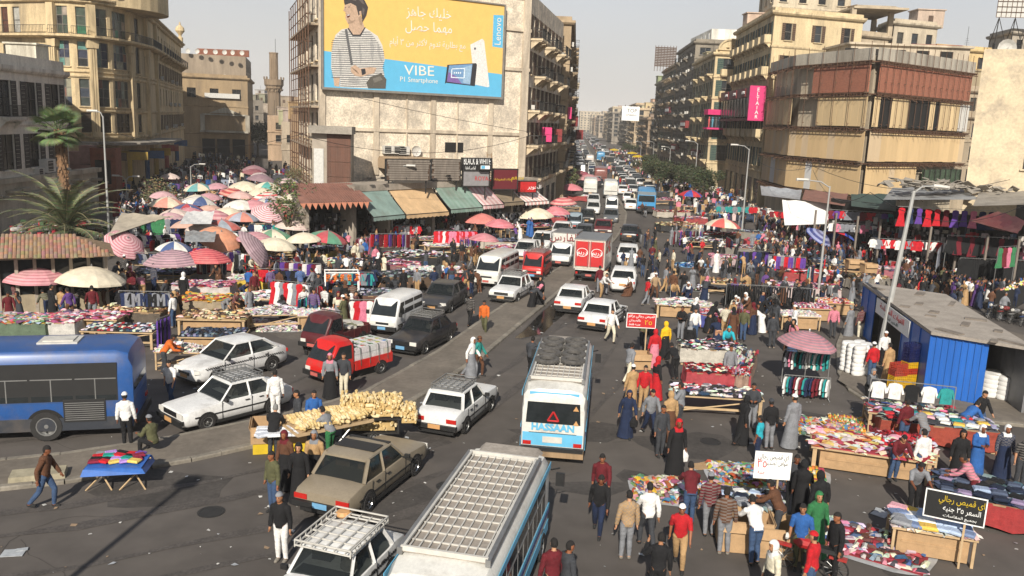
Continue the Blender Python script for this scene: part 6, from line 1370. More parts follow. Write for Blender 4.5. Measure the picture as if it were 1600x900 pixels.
# --- the blue tarpaulin stand with folded hats on crossed legs
p=G(185,722,.7);t=empty('folding_table',(p.x,p.y,0),radians(8),'crossed leg folding stand under a blue tarpaulin on the kerb','table')
b=MB();b.box((0,0,.7),(1.5,.95,.05));b.ring([[(-.78,-.5,.7),(.78,-.5,.7),(.78,.5,.7),(-.78,.5,.7)],[(-.85,-.56,.5),(.86,-.52,.56),(.84,.54,.5),(-.82,.55,.55)]],caps=False);b.build('tarpaulin','tarp_blue',t)if 'tarp_blue' in MATS else(mat('tarp_blue',(.03,.13,.45),.45,.2,3),b.build('tarpaulin','tarp_blue',t))
for s in(-.45,.45):
 for d_ in(-1,1):b=MB();b.tube([(s-.35*d_,-.35,0),(s+.35*d_,.3,.7)],.025,4);b.build('leg','pale_wood',t)
folded(184,716,22,1.35,.85,8,CB,'on the blue tarpaulin stand',z=.74,w_=.3);ANCH.append((p.x,p.y,'the blue tarpaulin stand'))
# --- cardboard bin of white packs on a yellow crate, bread carts
def carton(px,py,sx,sy,sz,deg,label,yellow=False,fill=True,z=0,group=None):
 p=G(px,py);t=empty('cardboard_box',(p.x,p.y,z),radians(deg),label,'cardboard box',group);b=MB();th=.02
 for x,y,a,c in((0,-sy/2,sx,th),(0,sy/2,sx,th),(-sx/2,0,th,sy-th),(sx/2,0,th,sy-th)):b.box((x,y,sz/2+.02),(a,c,sz))
 b.box((0,0,.03),(sx,sy,.03));b.build('walls','cardboard',t)
 for s,ax in((-1,0),(1,0),(-1,1),(1,1)):
  f=MB();L_=sx if ax else sy;f.box((0,0,-.12),(L_*.96,.015,.26));f.build('flap','cardboard',t,loc=(0,s*(sy/2+.05),sz)if ax else(s*(sx/2+.05),0,sz),rot=(s*.35 if ax else 0,0,0)if ax else(.35,0,s*pi/2))
 return t,p
t,p=carton(437,700,1.7,1.05,.55,14,'big open carton of white packs standing on a yellow crate',z=.35);b=MB();b.box((0,0,-.17),(1.6,1.0,.33));b.build('crate_base','crate_yellow',t)if 'crate_yellow' in MATS else(mat('crate_yellow',(.60,.42,.02),.5,.1,3),b.build('crate_base','crate_yellow',t))
folded(438,676,14,1.4,.8,14,[('white','dfe0e2'),('pale','c8ccd4')],'in the big carton on the yellow crate',z=.86,w_=.36);ANCH.append((p.x,p.y,'the big carton of white packs'))
carton(1160,852,1.3,.95,.85,-6,'deep open cardboard box beside the man in white hood');t,p=carton(1215,862,1.2,.9,.8,-6,'second open cardboard box right of the man in white hood');ANCH.append((p.x,p.y,'the deep cardboard boxes'))
for q,(px,py,s)in enumerate([(1330,455,1.0),(1352,462,.9),(1340,440,1.1),(1362,445,.8)]):carton(px,py,s,s*.7,.6,10*q,'%s opened carton behind the blue roofed kiosk'%['nearest','right hand','upper left','upper right'][q],z=1.6 if q<2 else .1,group='cartons behind the kiosk')
carton(1000,575,.8,.7,.7,5,'upright cardboard box under the red price sign')
def loaf_mesh(seed):
 k=('loaf',seed)
 if k not in _cache:
  b=MB();rr=random.Random(seed);c=rgb(rr.choice(PALS['bread']));b.lathe([(.02,-.13),(.05,-.1),(.06,0),(.05,.1),(.02,.13)],7,(0,0,0),0,c);_cache[k]=finish(b.mesh('bread_bundle','goods'))
 return _cache[k]
def bread(cx,cy,z,n,sx,sy,deg,lab,hgt=.1):
 a=radians(deg);rest=MB()
 for i in range(n):
  u,v=R.uniform(-.5,.5)*sx,R.uniform(-.5,.5)*sy;h=z+hgt*R.random()
  if i%2:
   for j in range(5):u,v=R.uniform(-.5,.5)*sx,R.uniform(-.5,.5)*sy;h=z+.03+hgt*R.random();x_,y_=cx+u*cos(a)-v*sin(a),cy+u*sin(a)+v*cos(a);rest.tube([(x_-.13*sin(a),y_+.13*cos(a),h),(x_,y_,h+.005),(x_+.13*sin(a),y_-.13*cos(a),h)],[.03,.06,.03],6,0,rgb(R.choice(PALS['bread'])))
   continue
  obj('bread_stick_bundle',loaf_mesh(R.randrange(6)),None,(cx+u*cos(a)-v*sin(a),cy+u*sin(a)+v*cos(a),h),rot=(R.uniform(1.45,1.7),0,a+R.choice([0,.15,1.5])+R.uniform(-.12,.12)),scale=R.uniform(.9,1.25),label='golden loofah like bundle '+lab,cat='bundle',group='golden bundles '+lab)
 rest.box((cx,cy,z+hgt*.42),(sx*.93,sy*.93,hgt*.84),0,rgb('b89c68'),rz=a,taper=.96);rest.build('bread_heap','goods',label='filling mass of golden bundles '+lab,cat='bundle',kind='stuff')
p=G(513,655,1.1);t=empty('handcart',(p.x,p.y,0),radians(38),'timber hand barrow piled with golden bundles, two men beside it','cart');b=MB();b.box((0,0,1.02),(2.3,1.15,.06));b.box((0,.58,1.0),(2.6,.06,.1));b.box((0,-.58,1.0),(2.6,.06,.1));b.box((-1.3,0,1.0),(.06,1.2,.06));b.build('bed','pale_wood',t)
def spoked(root,x,y,r):
 b=MB();n=18;b.ring([[((r+o*cos(f))*cos(2*pi*i/n),o*sin(f),(r+o*cos(f))*sin(2*pi*i/n))for i in range(n)]for f,o in[(2*pi*q/6,.022)for q in range(7)]],caps=False);o_=b.build('wheel','rubber',root,loc=(x,y,r+.02));s=MB();[s.tube([(0,0,0),(r*cos(2*pi*i/10),0,r*sin(2*pi*i/10))],.008,3)for i in range(10)];s.tube([(0,-.06,0),(0,.06,0)],.03,6);s.build('spokes','metal',o_)
for y_ in(-.45,.45):spoked(t,0,y_,.33)
b=MB();[b.tube([(x_,y_,1.0),(x_*.2,y_*.9,.4)],.025,4)for x_ in(-.7,.7)for y_ in(-.45,.45)];b.build('strut','metal',t);bread(p.x,p.y,1.1,230,2.25,1.1,38,'on the front barrow',.16);ANCH.append((p.x,p.y,'the front barrow of golden bundles'))
p=G(580,640,1.0);t=empty('handcart',(p.x,p.y,0),radians(8),'second barrow with a high wall of golden bundles and small wheels','cart');b=MB();b.box((0,0,.85),(2.0,1.1,.06));b.box((0,0,.35),(1.9,1.0,.05));[b.box((x_,y_,.6),(.06,.06,.55))for x_ in(-.9,.9)for y_ in(-.5,.5)];b.build('bed','dark_metal',t)
for y_ in(-.42,.42):wheel(t,.1,y_,.2,.09)
bread(p.x,p.y,.92,200,1.95,1.0,8,'walled up on the second barrow',.55);bread(p.x,p.y,.42,50,1.7,.9,8,'in the lower tray of the second barrow',.3);bread(p.x+1.25,p.y,.7,50,.5,.7,8,'hanging off the end of the second barrow',.5);ANCH.append((p.x,p.y,'the second barrow of golden bundles'))
# --- umbrellas
mat('canopy',src='attr',rough=.85,var=.2,scale=1.6,dirt=.35,dcol=(.38,.32,.27),bump=.6)
def umbrella(px,py,style,c1,c2,label,r=1.35,z=2.45,tilt=0,tdir=0,group='market umbrellas'):
 p=G(px,py,z);t=empty('umbrella',(p.x,p.y,0),R.uniform(0,1),label,'umbrella',group)
 k=('umb',style,c1,c2)
 if k not in _cache:
  b=MB();n=16;prof=[(.03,0),(.35,-.06),(.62,-.15),(.86,-.26),(1.08,-.4),(1.25,-.55),(1.28,-.62)];C1,C2=rgb(c1),rgb(c2)
  rings=[[(rr*(1-.045*(i%2)*(q/6))*cos(2*pi*i/n),rr*(1-.045*(i%2)*(q/6))*sin(2*pi*i/n),z_+.0)for i in range(n)]for q,(rr,z_)in enumerate(prof)]
  ids=[b.pts(r_)for r_ in rings]
  for q,(a_,c_)in enumerate(zip(ids,ids[1:])):
   sub=1
   for i in range(n):
    i2=(i+1)%n;col=(C1 if q%2 else C2)if style=='ring' else(C1 if(i//2)%2 else C2)if style=='panel' else C1
    if style=='fine':
     A,B_,D,E=[Vector(b.v[v])for v in(a_+i,a_+i2,c_+i2,c_+i)]
     for s3 in range(3):f0,f1=s3/3,(s3+1)/3;b.poly([A.lerp(E,f0),B_.lerp(D,f0),B_.lerp(D,f1),A.lerp(E,f1)],0,C1 if(s3+q)%2 else C2)
    else:b.face((a_+i,a_+i2,c_+i2,c_+i),0,col)
  rb_=MB();[rb_.tube([(.03,0,-.03),(.86*.97,0,-.3),(1.24,0,-.585)],.008,3)for _ in(0,)];rbm=rb_.mesh('rib','metal')
  po=MB();po.tube([(0,0,-z+.02),(0,0,.09)],.022,6);po.lathe([(.05,-.0),(.04,.08),(.01,.13)],6);po.box((0,0,-z+.05),(.4,.4,.1));_cache[k]=(b.mesh('canopy','canopy'),rbm,po.mesh('pole','metal'))
 cm,rm,pm=_cache[k];s_=r/1.28;q=Euler((0,tilt,tdir)).to_quaternion()
 hd=obj('canopy',cm,t,(0,0,z),rot=(0,tilt,tdir),scale=(s_,s_,s_));obj('pole',pm,t,(0,0,z),scale=(1,1,1))
 for i in range(8):obj('rib',rm,hd,rot=(0,0,2*pi*i/8))
 ANCH.append((p.x,p.y-.3,'the '+' '.join(label.split()[:3])+' umbrella' if 0 else label.replace(' umbrella',' umbrella',1).split(' umbrella')[0]+' umbrella'))
PK,CRM,RD,GRN,BLU,MAU,ORG,WHT='b87880','d8cdb4','b44850','5a8a70','4a5c86','8e747c','d09070','dcd8ce'
UM=[(58,413,'fine',PK,'d49aa0','rose striped umbrella nearest the kiosk',1.75,0,0),(143,416,'plain',CRM,CRM,'large cream umbrella before the tiled kiosk',1.8,0,0),(200,372,'fine',PK,'d4a8ac','tilted pink umbrella by the kiosk corner',1.5,.7,-1.4),(272,377,'panel',BLU,WHT,'blue and white panelled umbrella above the mauve one',1.3,.1,0),(269,390,'fine',MAU,'b8949c','mauve striped umbrella over the denim',1.75,0,0),(322,388,'fine',RD,'d47070','red striped umbrella at the aisle',1.6,0,0),(346,362,'plain',ORG,ORG,'orange umbrella tilted to the road',1.7,.45,-1.4),(298,324,'fine',PK,'d49aa0','pink umbrella beside the blue and white one',1.9,0,0),(337,328,'ring',PK,'d0a0a0','pink ringed umbrella above the grey sheet',1.7,.1,0),(315,307,'panel',BLU,WHT,'bright blue and white umbrella deep in the market',2.1,.1,0),(292,318,'panel',RD,BLU,'red and blue umbrella at the far left',1.8,0,0),(262,308,'panel','d09080',CRM,'cream and salmon umbrella at the far left',2.0,.1,0),(366,294,'ring','a84848','c89080','brick red ringed umbrella in the back rows',1.8,.2,-1),(380,283,'plain',CRM,CRM,'wide cream umbrella in the back rows',2.4,0,0),(309,286,'panel','60a0a0',CRM,'teal and cream umbrella near the small lamp',1.9,0,0),(346,343,'panel','98a0a8','c06860','grey and red umbrella above the orange one',1.7,0,0),(376,312,'plain',WHT,WHT,'white umbrella right of the blue and white one',1.9,0,0),(359,324,'plain',CRM,CRM,'cream umbrella in the middle rows',1.9,.1,0),(379,331,'panel','a0a4b0','d08878','grey and orange umbrella in the middle rows',1.6,0,0),(396,312,'fine',PK,'d49aa0','pink umbrella near the leafy tree',1.8,0,0),(410,272,'plain',MAU,MAU,'dusty mauve umbrella far up the lane',2.3,.1,0),(401,264,'plain','8a5058','8a5058','dark rose umbrella far up the lane',2.3,.1,0),(398,258,'fine','8a5a60','a08088','farthest dull red umbrella up the lane',2.3,.1,0),(418,284,'panel','58a098',CRM,'teal and cream umbrella left of the wall',2.0,0,0),(408,293,'plain',CRM,CRM,'small cream umbrella left of the wall',1.9,0,0),(418,300,'ring',WHT,'d06060','white and red umbrella left of the wall',2.0,0,0),(416,310,'panel','7890b8',WHT,'pale blue and white umbrella near the tree',1.7,.1,0),(420,324,'fine',PK,'e0c8c8','white and pink striped umbrella tilted before the tree',1.7,.5,-1.2),(434,318,'plain','c88080','c88080','salmon umbrella right of the striped tilted one',1.6,0,0),(401,362,'fine',PK,'c89aa0','rose umbrella left of the green and cream one',1.6,0,0),(425,358,'panel','5a9070',CRM,'green and cream umbrella',1.6,0,0),(430,371,'plain',CRM,CRM,'low cream umbrella under the green and cream one',1.7,0,0),(411,382,'fine',MAU,'b0989c','big mauve umbrella leaning on its side',1.6,.9,-.5),(474,363,'plain',CRM,CRM,'cream umbrella left of the red and green one',1.45,0,0),(513,360,'panel',RD,GRN,'red and green panelled umbrella',1.75,.1,0),(752,333,'plain','c87870','c87870','coral umbrella before the pink awning',1.9,0,0),(782,342,'fine','b85860','d08890','rose umbrella right of the coral one',1.55,.1,0),(757,364,'fine','b05860','cc9298','red striped umbrella below the coral one',1.35,0,0),(836,324,'plain',CRM,CRM,'cream umbrella at the kerb by the minibuses',2.2,0,0),(868,322,'fine','c05860','d89098','pink umbrella at the kerb left of the traffic',1.8,0,0),(880,308,'ring','c05860','d8a098','ringed red umbrella farther up the kerb',1.8,0,0),(893,287,'fine','b85058','d09098','red umbrella at the avenue kerb by a small tree',2.0,0,0),(905,266,'plain','98485a','98485a','dark pink umbrella far up the left kerb',2.4,0,0),(921,272,'fine','a86068','c8a0a0','dusty pink umbrella between the buses',2.4,0,0),(1080,297,'panel','3c50a0','b83038','blue and red umbrella at the foot of the trees',1.9,.1,0),(1131,341,'panel',CRM,'d06058','white and red umbrella right of the avenue',1.95,.05,0),(1286,363,'ring','303c78','8890b8','navy ringed umbrella tilted beside the street lamp',1.5,.5,-1.6),(1316,362,'panel','3850a8','c02838','big blue and red umbrella right of the navy one',1.8,.45,.2),(1265,518,'fine',MAU,'b07880','mauve striped umbrella over the kerbside racks',1.3,.15,-1)]
for u in UM:umbrella(u[0],u[1],u[2],u[3],u[4],u[5],u[6]*(.86 if u[1]<380 else .95),tilt=u[7]+R.uniform(-.07,.09),tdir=u[8]+R.uniform(-.2,.2))
for k in range(22):
 px,py=R.uniform(255,460),R.uniform(262,350);c_,n_=R.choice([('c09098','pink'),('d8cdb8','off white'),('b8a8a4','grey rose'),('c8a090','peach')]);umbrella(px,py,'plain' if k%2 else 'fine',c_,c_ if k%2 else 'd0b0b0','small faded %s umbrella in the back rows, %s the %s'%(n_,R.choice(['left of','right of','behind']),R.choice(UM[7:30])[5].split(' umbrella')[0]+' one'),1.35,z=R.uniform(2.1,2.6),tilt=R.uniform(-.1,.25),tdir=R.uniform(-2,0),group='small faded umbrellas')
for k,(px,py)in enumerate([(960,233),(988,238),(997,243),(1014,250),(1040,262)]):
 p=G(px,py,3.0);b=MB();b.lathe([(1.5,-.45),(1.4,-.15),(.2,.15)],4);b.tube([(0,0,-3),(0,0,0)],.06,5,1);b.build('kiosk_canopy',['crate_yellow','metal'],loc=(p.x,p.y,3.0),label='yellow kiosk canopy %s along the tree line'%['farthest','fourth from the camera','third from the camera','second from the camera','nearest'][k],cat='canopy')
 # --- garments hanging on rails
def garment_mesh(kind):
 k=('garm',kind)
 if k in _cache:return _cache[k]
 O=dict(shirt=[(-.2,0),(-.22,-.62),(.22,-.62),(.2,0),(.36,-.45),(.28,-.48)],dress=[],trousers=[])
 b=MB()
 if kind=='shirt':out=[(0,0),(.1,-.02),(.24,-.06),(.36,-.42),(.27,-.46),(.21,-.22),(.23,-.68),(-.23,-.68),(-.21,-.22),(-.27,-.46),(-.36,-.42),(-.24,-.06),(-.1,-.02)]
 elif kind=='dress':out=[(0,0),(.1,-.02),(.2,-.06),(.24,-.3),(.18,-.34),(.17,-.5),(.32,-1.3),(-.32,-1.3),(-.17,-.5),(-.18,-.34),(-.24,-.3),(-.2,-.06),(-.1,-.02)]
 else:out=[(-.18,0),(.18,0),(.2,-.5),(.17,-1.0),(.03,-1.0),(0,-.4),(-.03,-1.0),(-.17,-1.0),(-.2,-.5)]
 b.extr(out,1,-.035,.035);b.tube([(0,0,.0),(0,0,.08)],.008,4,1);_cache[k]=b.mesh(kind,['fabric','metal']);return _cache[k]
CN=[('red','b81c28'),('black','17181a'),('white','dcdad4'),('purple','5a3a8a'),('grey','7c7e84'),('pink','d07890'),('teal','2a8a88'),('navy','1e2a4a'),('maroon','6a1c28'),('green','3a7a50')]
def rail(px,py,z,L_,deg,n,kind,cols_,where_,posts=True,Y=None,face=.0,label=None,depth=1.4):
 """a clothes rail with separately hanging garments; (px, py) marks the rail's middle at height z"""
 if Y:q_=AT(px,py,Y);z=q_.z
 p=G(px,py,z);a=radians(deg);t=empty('clothes_rail',(p.x,p.y,0),a,label or 'steel clothes rail '+where_,'clothes rail');b=MB();b.box((0,0,z),(L_,.03,.03))
 if posts:
  for s in(-1,1):b.box((s*L_/2,0,z/2),(.035,.035,z));b.box((s*L_/2,0,.03),(.04,.5,.04))
 b.build('rail','metal',t);me=garment_mesh(kind)
 for i in range(n):
  u=(-.5+(i+.5)/n)*L_;cn,cc=cols_[i%len(cols_)]if len(cols_)<=3 else R.choice(cols_)
  obj(kind,me,None,(p.x+u*cos(a),p.y+u*sin(a),z-.08),a+face+R.uniform(-.15,.15),rgb(cc),'%s %s, number %d from the left on the rail %s'%(cn,kind,i+1,where_),kind,'garments on the rail '+where_,scale=R.uniform(.88,1.08))
D=dict(CN);cc=lambda*n:[(x,D[x])for x in n]
rail(1205,447,1.55,5.2,-6,34,'trousers',cc('black'),'of black trousers left of the linens',face=1.3)
rail(1345,330,3.2,5.0,-12,12,'shirt',cc('teal','purple','grey','red','red','maroon'),'under the green roof sheet',posts=False,Y=71)
rail(1345,350,2.0,5.0,-12,12,'shirt',cc('pink','white','grey','navy'),'below the red and purple row',posts=False,Y=71)
rail(1480,326,3.6,7.0,-6,11,'dress',cc('maroon','grey','purple','pink','navy','red'),'of long dresses under the sheet metal roof',posts=False,Y=63)
rail(1425,375,2.3,6,-6,16,'shirt',cc('red','white','white','red','grey'),'of children wear before the sheet metal shop',posts=False,Y=64)
rail(1470,385,2.0,4.2,60,18,'dress',cc('grey','navy','grey'),'of grey dresses at right',face=0,Y=61)
rail(1540,370,2.2,5.2,-4,16,'dress',cc('black','black','maroon'),'of black abayas at right',Y=60)
rail(1558,405,1.9,5.0,0,20,'dress',cc('black','black','black'),'of black robes behind the tag strips',Y=57)
rail(1575,385,2.6,2.0,30,4,'dress',cc('green','maroon','pink'),'with a pale green dress at right',Y=55)
rail(1395,455,1.5,3.6,-8,16,'shirt',cc('red','red','maroon'),'of red shirts near the orange clad man',face=1.2)
rail(1225,330,1.9,3.0,-5,9,'shirt',cc('teal','red','maroon','grey'),'before the ornate corner building')
rail(1152,322,2.1,5.0,10,10,'shirt',cc('teal','teal','red','grey','grey'),'at the foot of the ornate corner')
rail(1427,598,1.75,2.9,-14,5,'shirt',cc('white','black','maroon','teal'),'behind the dark folded tops',label='timber hanging frame of shirts behind the dark folded tops')
rail(1262,548,1.5,1.9,-8,16,'shirt',cc('white','black','grey','pink','teal'),'under the mauve kerbside umbrella',face=1.1)
rail(1262,588,.95,1.8,-8,14,'shirt',cc('white','teal','navy','maroon'),'low below the mauve kerbside umbrella',face=1.1)
rail(1157,475,1.7,1.6,75,14,'dress',cc('maroon','navy','grey','pink'),'of scarves left of the black trousers',face=.5)
rail(1268,415,1.9,2.0,60,9,'dress',cc('navy','red','white','teal'),'of scarves left of the tall lamp')
rail(655,342,1.9,2.2,15,12,'shirt',cc('white','white','grey','maroon'),'of white tops under the orange awning')
rail(637,352,1.8,2.0,20,10,'shirt',cc('red','grey','white'),'of red jackets near the centre lamp')
rail(712,360,1.9,3.4,15,14,'dress',cc('pink','pink','white','red'),'of pink dresses before the green awning')
rail(570,370,1.6,1.8,60,12,'dress',cc('maroon','pink','grey'),'beside the dark shop mouth')
rail(548,425,1.6,2.6,10,14,'shirt',cc('red','grey','teal','navy','white'),'behind the juice cart')
rail(582,468,1.5,2.3,12,8,'dress',cc('white','red','pink'),'of white and red slips beside the white microvan')
rail(530,312,3.2,6.2,18,11,'dress',cc('black','black','navy'),'of black dresses hung in the dark shop',posts=False)
rail(425,350,1.9,3.4,10,12,'shirt',cc('green','navy','white','teal'),'beside the orange umbrella')
rail(375,362,2.0,2.8,10,10,'shirt',cc('green','green','navy','white'),'of neon tops right of the orange umbrella')
rail(235,340,2.2,5.0,10,14,'dress',cc('white','grey','green','navy'),'behind the grey canvas')
rail(250,395,1.6,3.4,5,14,'shirt',cc('black','navy','grey'),'of satchels under the canvas')
rail(255,495,1.5,1.0,80,10,'dress',cc('purple','black','purple'),'of purple skirts above the blue bus',face=.4)
rail(225,455,1.7,2.4,5,12,'shirt',cc('black','navy','grey'),'of school bags by the straw hats')
rail(430,420,1.5,3.0,5,14,'shirt',cc('grey','navy','red','black'),'left of the cream scarves')
rail(480,462,1.3,1.6,70,10,'shirt',cc('navy','teal','black'),'of blue bags right of the white pyjamas',face=.4)
rail(840,388,1.7,3.0,50,12,'dress',cc('pink','red','white'),'by the kerb left of the white minibus')
rail(790,332,2.0,4.0,35,14,'shirt',cc('white','grey','black'),'before the maroon sign shop')
for k in range(22):
 px,py=[(270,372),(300,386),(330,402),(360,392),(385,372),(395,398),(440,405),(455,440),(470,410),(510,440),(310,360),(280,340),(245,365),(350,372),(610,365),(735,370),(1075,360),(1110,350),(1140,372),(1180,392),(1230,400),(1290,400),(1330,418),(1365,380),(1405,405),(1445,420)][k];cn_=[(CN[:5]+CN[7:9])[(k*3+j*(1+k%3))%7]for j in range(3)]
 rail(px,py,R.uniform(1.5,1.9),R.uniform(1.8,3.2),R.uniform(-20,30)+60*(k%3==0),9,['shirt','dress','trousers'][k%3],cn_,'with %s wear, %s to %s'%(cn_[0][0],['next','near','close','beside','adjacent'][k//7],' '.join(min(ANCH,key=lambda a_:(a_[0]-G(px,py).x)**2+(a_[1]-G(px,py).y)**2)[2].split()[:3])),face=R.choice([0,.8]))
for k in range(3):
 a_=[(1480,423,1532,411),(1527,431,1572,422),(1565,452,1600,436)][k];p,q=G(a_[0],a_[1],1.6),G(a_[2],a_[3],1.6);d=(q-p);b=MB();b.box((d.length/2,0,.75),(d.length,.55,1.45),1)
 for i in range(40):b.box((R.uniform(0,d.length),R.uniform(-.3,.1),1.55+R.uniform(-.1,.05)),(.14,.1,.1),0,rgb(R.choice(['e8e6d8','d8e070','e8e8e8','e0c060','e09080'])))
 b.build('tag_rack',['goods','dark_interior'],loc=(p.x,p.y,0),rz=atan2(d.y,d.x),label=['left','middle','right'][k]+' black clothes rack topped by a strip of bright tags',cat='rack')
 # --- shops under awnings, centre
SHP=[XY(482,64),XY(563,66.5),XY(617,69.6),XY(688,73.6),XY(742,77),XY(778,79.4),XY(812,82),XY(852,85)]
sr=empty('shop_row',(*SHP[3],0),0,'single storey row of dark shop mouths below the billboard wall','shops');w_=MB();rx,ry=SHP[3]
for i,(A,B)in enumerate(zip(SHP,SHP[1:])):
 L_,a_,l_=wallframe(A,B,sr,-2.6);M_=lambda u,v:(L_[0]+cos(a_)*u+sin(a_)*v*-1,L_[1]+sin(a_)*u+cos(a_)*v)
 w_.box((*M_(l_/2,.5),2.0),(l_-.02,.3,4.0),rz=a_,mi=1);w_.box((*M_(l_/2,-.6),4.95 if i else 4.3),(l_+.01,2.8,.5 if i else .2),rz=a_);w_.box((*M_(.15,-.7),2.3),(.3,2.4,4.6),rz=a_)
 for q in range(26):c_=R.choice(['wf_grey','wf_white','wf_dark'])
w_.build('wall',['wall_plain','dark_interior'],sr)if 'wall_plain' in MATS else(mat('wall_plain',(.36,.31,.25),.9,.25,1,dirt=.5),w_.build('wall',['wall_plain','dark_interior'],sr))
sh=MB()
for i,(A,B)in enumerate(zip(SHP,SHP[1:])):
 L_,a_,l_=wallframe(A,B,sr,-1.6)
 for q in range(90):
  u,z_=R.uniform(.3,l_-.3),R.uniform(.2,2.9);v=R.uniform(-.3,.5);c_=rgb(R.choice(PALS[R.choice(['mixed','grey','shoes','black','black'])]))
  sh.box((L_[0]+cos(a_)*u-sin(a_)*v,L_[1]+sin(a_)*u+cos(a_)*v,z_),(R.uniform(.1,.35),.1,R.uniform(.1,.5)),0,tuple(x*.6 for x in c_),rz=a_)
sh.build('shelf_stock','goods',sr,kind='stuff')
mat('awning',src='attr',rough=.85,var=.2,scale=.9,bump=.5,dirt=.5,dcol=(.16,.13,.1),streak=True)
for i,(c1,c2,nm,zt_,zb_,out)in enumerate([('7c9088','7c9088','faded teal awning right of the dark shop',5.2,2.9,2.6),('c4a47c','c4a47c','tan orange awning in the middle',5.1,2.85,2.6),('7c9688','869c90','green awning right of the tan orange one',5.2,3.0,2.6),('d8a8a8','e8d0cc','pink and white striped awning',4.9,3.1,2.4),('8a7a64','8a7a64','brown awning below the maroon sign',4.6,3.2,2.2),('e0b0a8','ece4dc','small red and white striped awning at the row end',4.3,3.1,2.2)]):
 A,B=SHP[i+1],SHP[i+2];L_,a_,l_=wallframe(A,B,None,-1.2);t=empty('awning',(L_[0],L_[1],0),a_,nm,'awning','awnings of the shop row');b=MB();n=max(8,int(l_/.3))if c1!=c2 else 10;C1,C2=rgb(c1),rgb(c2)
 for k in range(n):
  u0,u1=.1+(l_-.25)*k/n,.1+(l_-.25)*(k+1)/n;c_=C1 if k%2 else C2;m4=[(0,zt_),(-out*.5,(zt_+zb_)/2-.08),(-out,zb_),(-out-.02,zb_-.28)]
  for(v0,z0),(v1,z1)in zip(m4,m4[1:]):b.poly([(u0,v0,z0),(u0,v1,z1),(u1,v1,z1),(u1,v0,z0)],0,c_)
  b.poly([(u0,-out-.02,zb_-.28),(u0+(u1-u0)/2,-out-.02,zb_-.36),(u1,-out-.02,zb_-.28)],0,c_)
 b.build('canvas','awning',t);b=MB()
 for u in(.1,l_-.15):b.tube([(u,0,zt_-.4),(u,-out,zb_)],.03,5)
 b.tube([(.1,-out,zb_),(l_-.15,-out,zb_)],.035,5);b.build('frame','dark_metal',t)
 for u in(l_*.3,l_*.7):
  b=MB();b.tube([(0,0,.3),(0,-1.0,.6)],.02,4);b.box((0,-1.05,.55),(.35,.2,.18));b.build('spotlight','dark_metal',t,loc=(u,0,zt_))
  # corrugated roof of the dark shop
L_,a_,l_=wallframe(SHP[0],SHP[1]);b=MB();b.poly([(-.5,1.9,5.3),(l_+.2,1.9,5.3),(l_+.5,-1.2,4.1),(-1.2,-1.2,4.1)][::-1],0);[b.box((u_*.2-.3,.3,4.75),(.05,3.2,.04),0,M=Matrix.Rotation(.37,3,'X'))for u_ in range(int(l_/.2)+2)]
for k in range(12):b.poly([(-1.2+k*l_/9,-1.2,4.1),(-1.2+(k+1)*l_/9,-1.2,4.1),(-1.2+(k+.6)*l_/9,-1.28,3.7-R.uniform(0,.25))],1)
mat('roof_red',(.24,.115,.085),.8,.2,2,dirt=.3);b.build('shop_roof',['roof_red','canvas_red'],loc=(*L_[:2],0),rz=a_,label='red brown corrugated roof with a torn orange fringe over the dark shop',cat='roof')if 'canvas_red' in MATS else(mat('canvas_red',(.5,.2,.12),.8,.2,2),b.build('shop_roof',['roof_red','canvas_red'],loc=(*L_[:2],0),rz=a_,label='red brown corrugated roof with a torn orange fringe over the dark shop',cat='roof'))
# rusty sheet clad stair tower
q=AT(482,287,71);t=empty('sheet_metal_tower',(q.x+.3,71,0),.05,'brown rusted sheet metal stair tower with a striped grey cap against the wall','tower');b=MB();b.box((1.6,.9,6.5),(3.2,1.6,5.2));b.build('core','wall_plain',t)
for k in range(4):
 for j in range(1):b=MB();b.box((0,-.03,.6),(1.95,.05,1.2));[b.box((-.9+i*.2,-.06,.6),(.04,.03,1.18))for i in range(10)];b.build('metal_sheet','sheet_brown',t,loc=(2.2,.06,4.3+k*1.23))if 'sheet_brown' in MATS else(mat('sheet_brown',(.13,.055,.032),.6,.3,1.5,dirt=.4,streak=True),b.build('metal_sheet','sheet_brown',t,loc=(2.2,.06,4.3+k*1.23)))
b=MB();b.box((1.6,.5,9.35),(3.5,2.2,.6));b.build('cap','roof_grey',t);b=MB();b.box((.55,.05,6.2),(.8,.08,3.2));b.build('curtain_panel','litter_white',t)
# boards and signs above the row
def sign(px0,px1,py0,py1,Y,material,label,txt=(),th=.2,legs=True,rz=.45,frame=None):
 A=AT(px0,py1,Y);B=AT(px1,py1,Y+(px1-px0)*Y/FPX*math.tan(rz));T=AT(px0,py0,Y);w_=(B-A).length;h_=T.z-A.z;a_=atan2(B.y-A.y,B.x-A.x)
 t=empty('sign',(A.x,A.y,A.z),a_,label,'sign');b=MB();b.box((w_/2,th/2,h_/2),(w_,th,h_));b.build('panel',material,t);b=MB();
 for x_,z_,a2,c2 in((w_/2,0,w_+.1,.1),(w_/2,h_,w_+.1,.1),(0,h_/2,.1,h_),(w_,h_/2,.1,h_)):b.box((x_,th/2,z_),(a2,th+.04,c2))
 if legs:[b.box((x_,th,-.5),(.1,.1,1.2))for x_ in(.3,w_-.3)]
 b.build('frame',frame or 'dark_metal',t)
 for s_,u,v,sz,m_,wd in txt:text(s_,sz,'lettering',m_,t,(w_*u,-.012,h_*v),(pi/2,0,0),.004,width=w_*wd if wd else None)
 return t,w_,h_
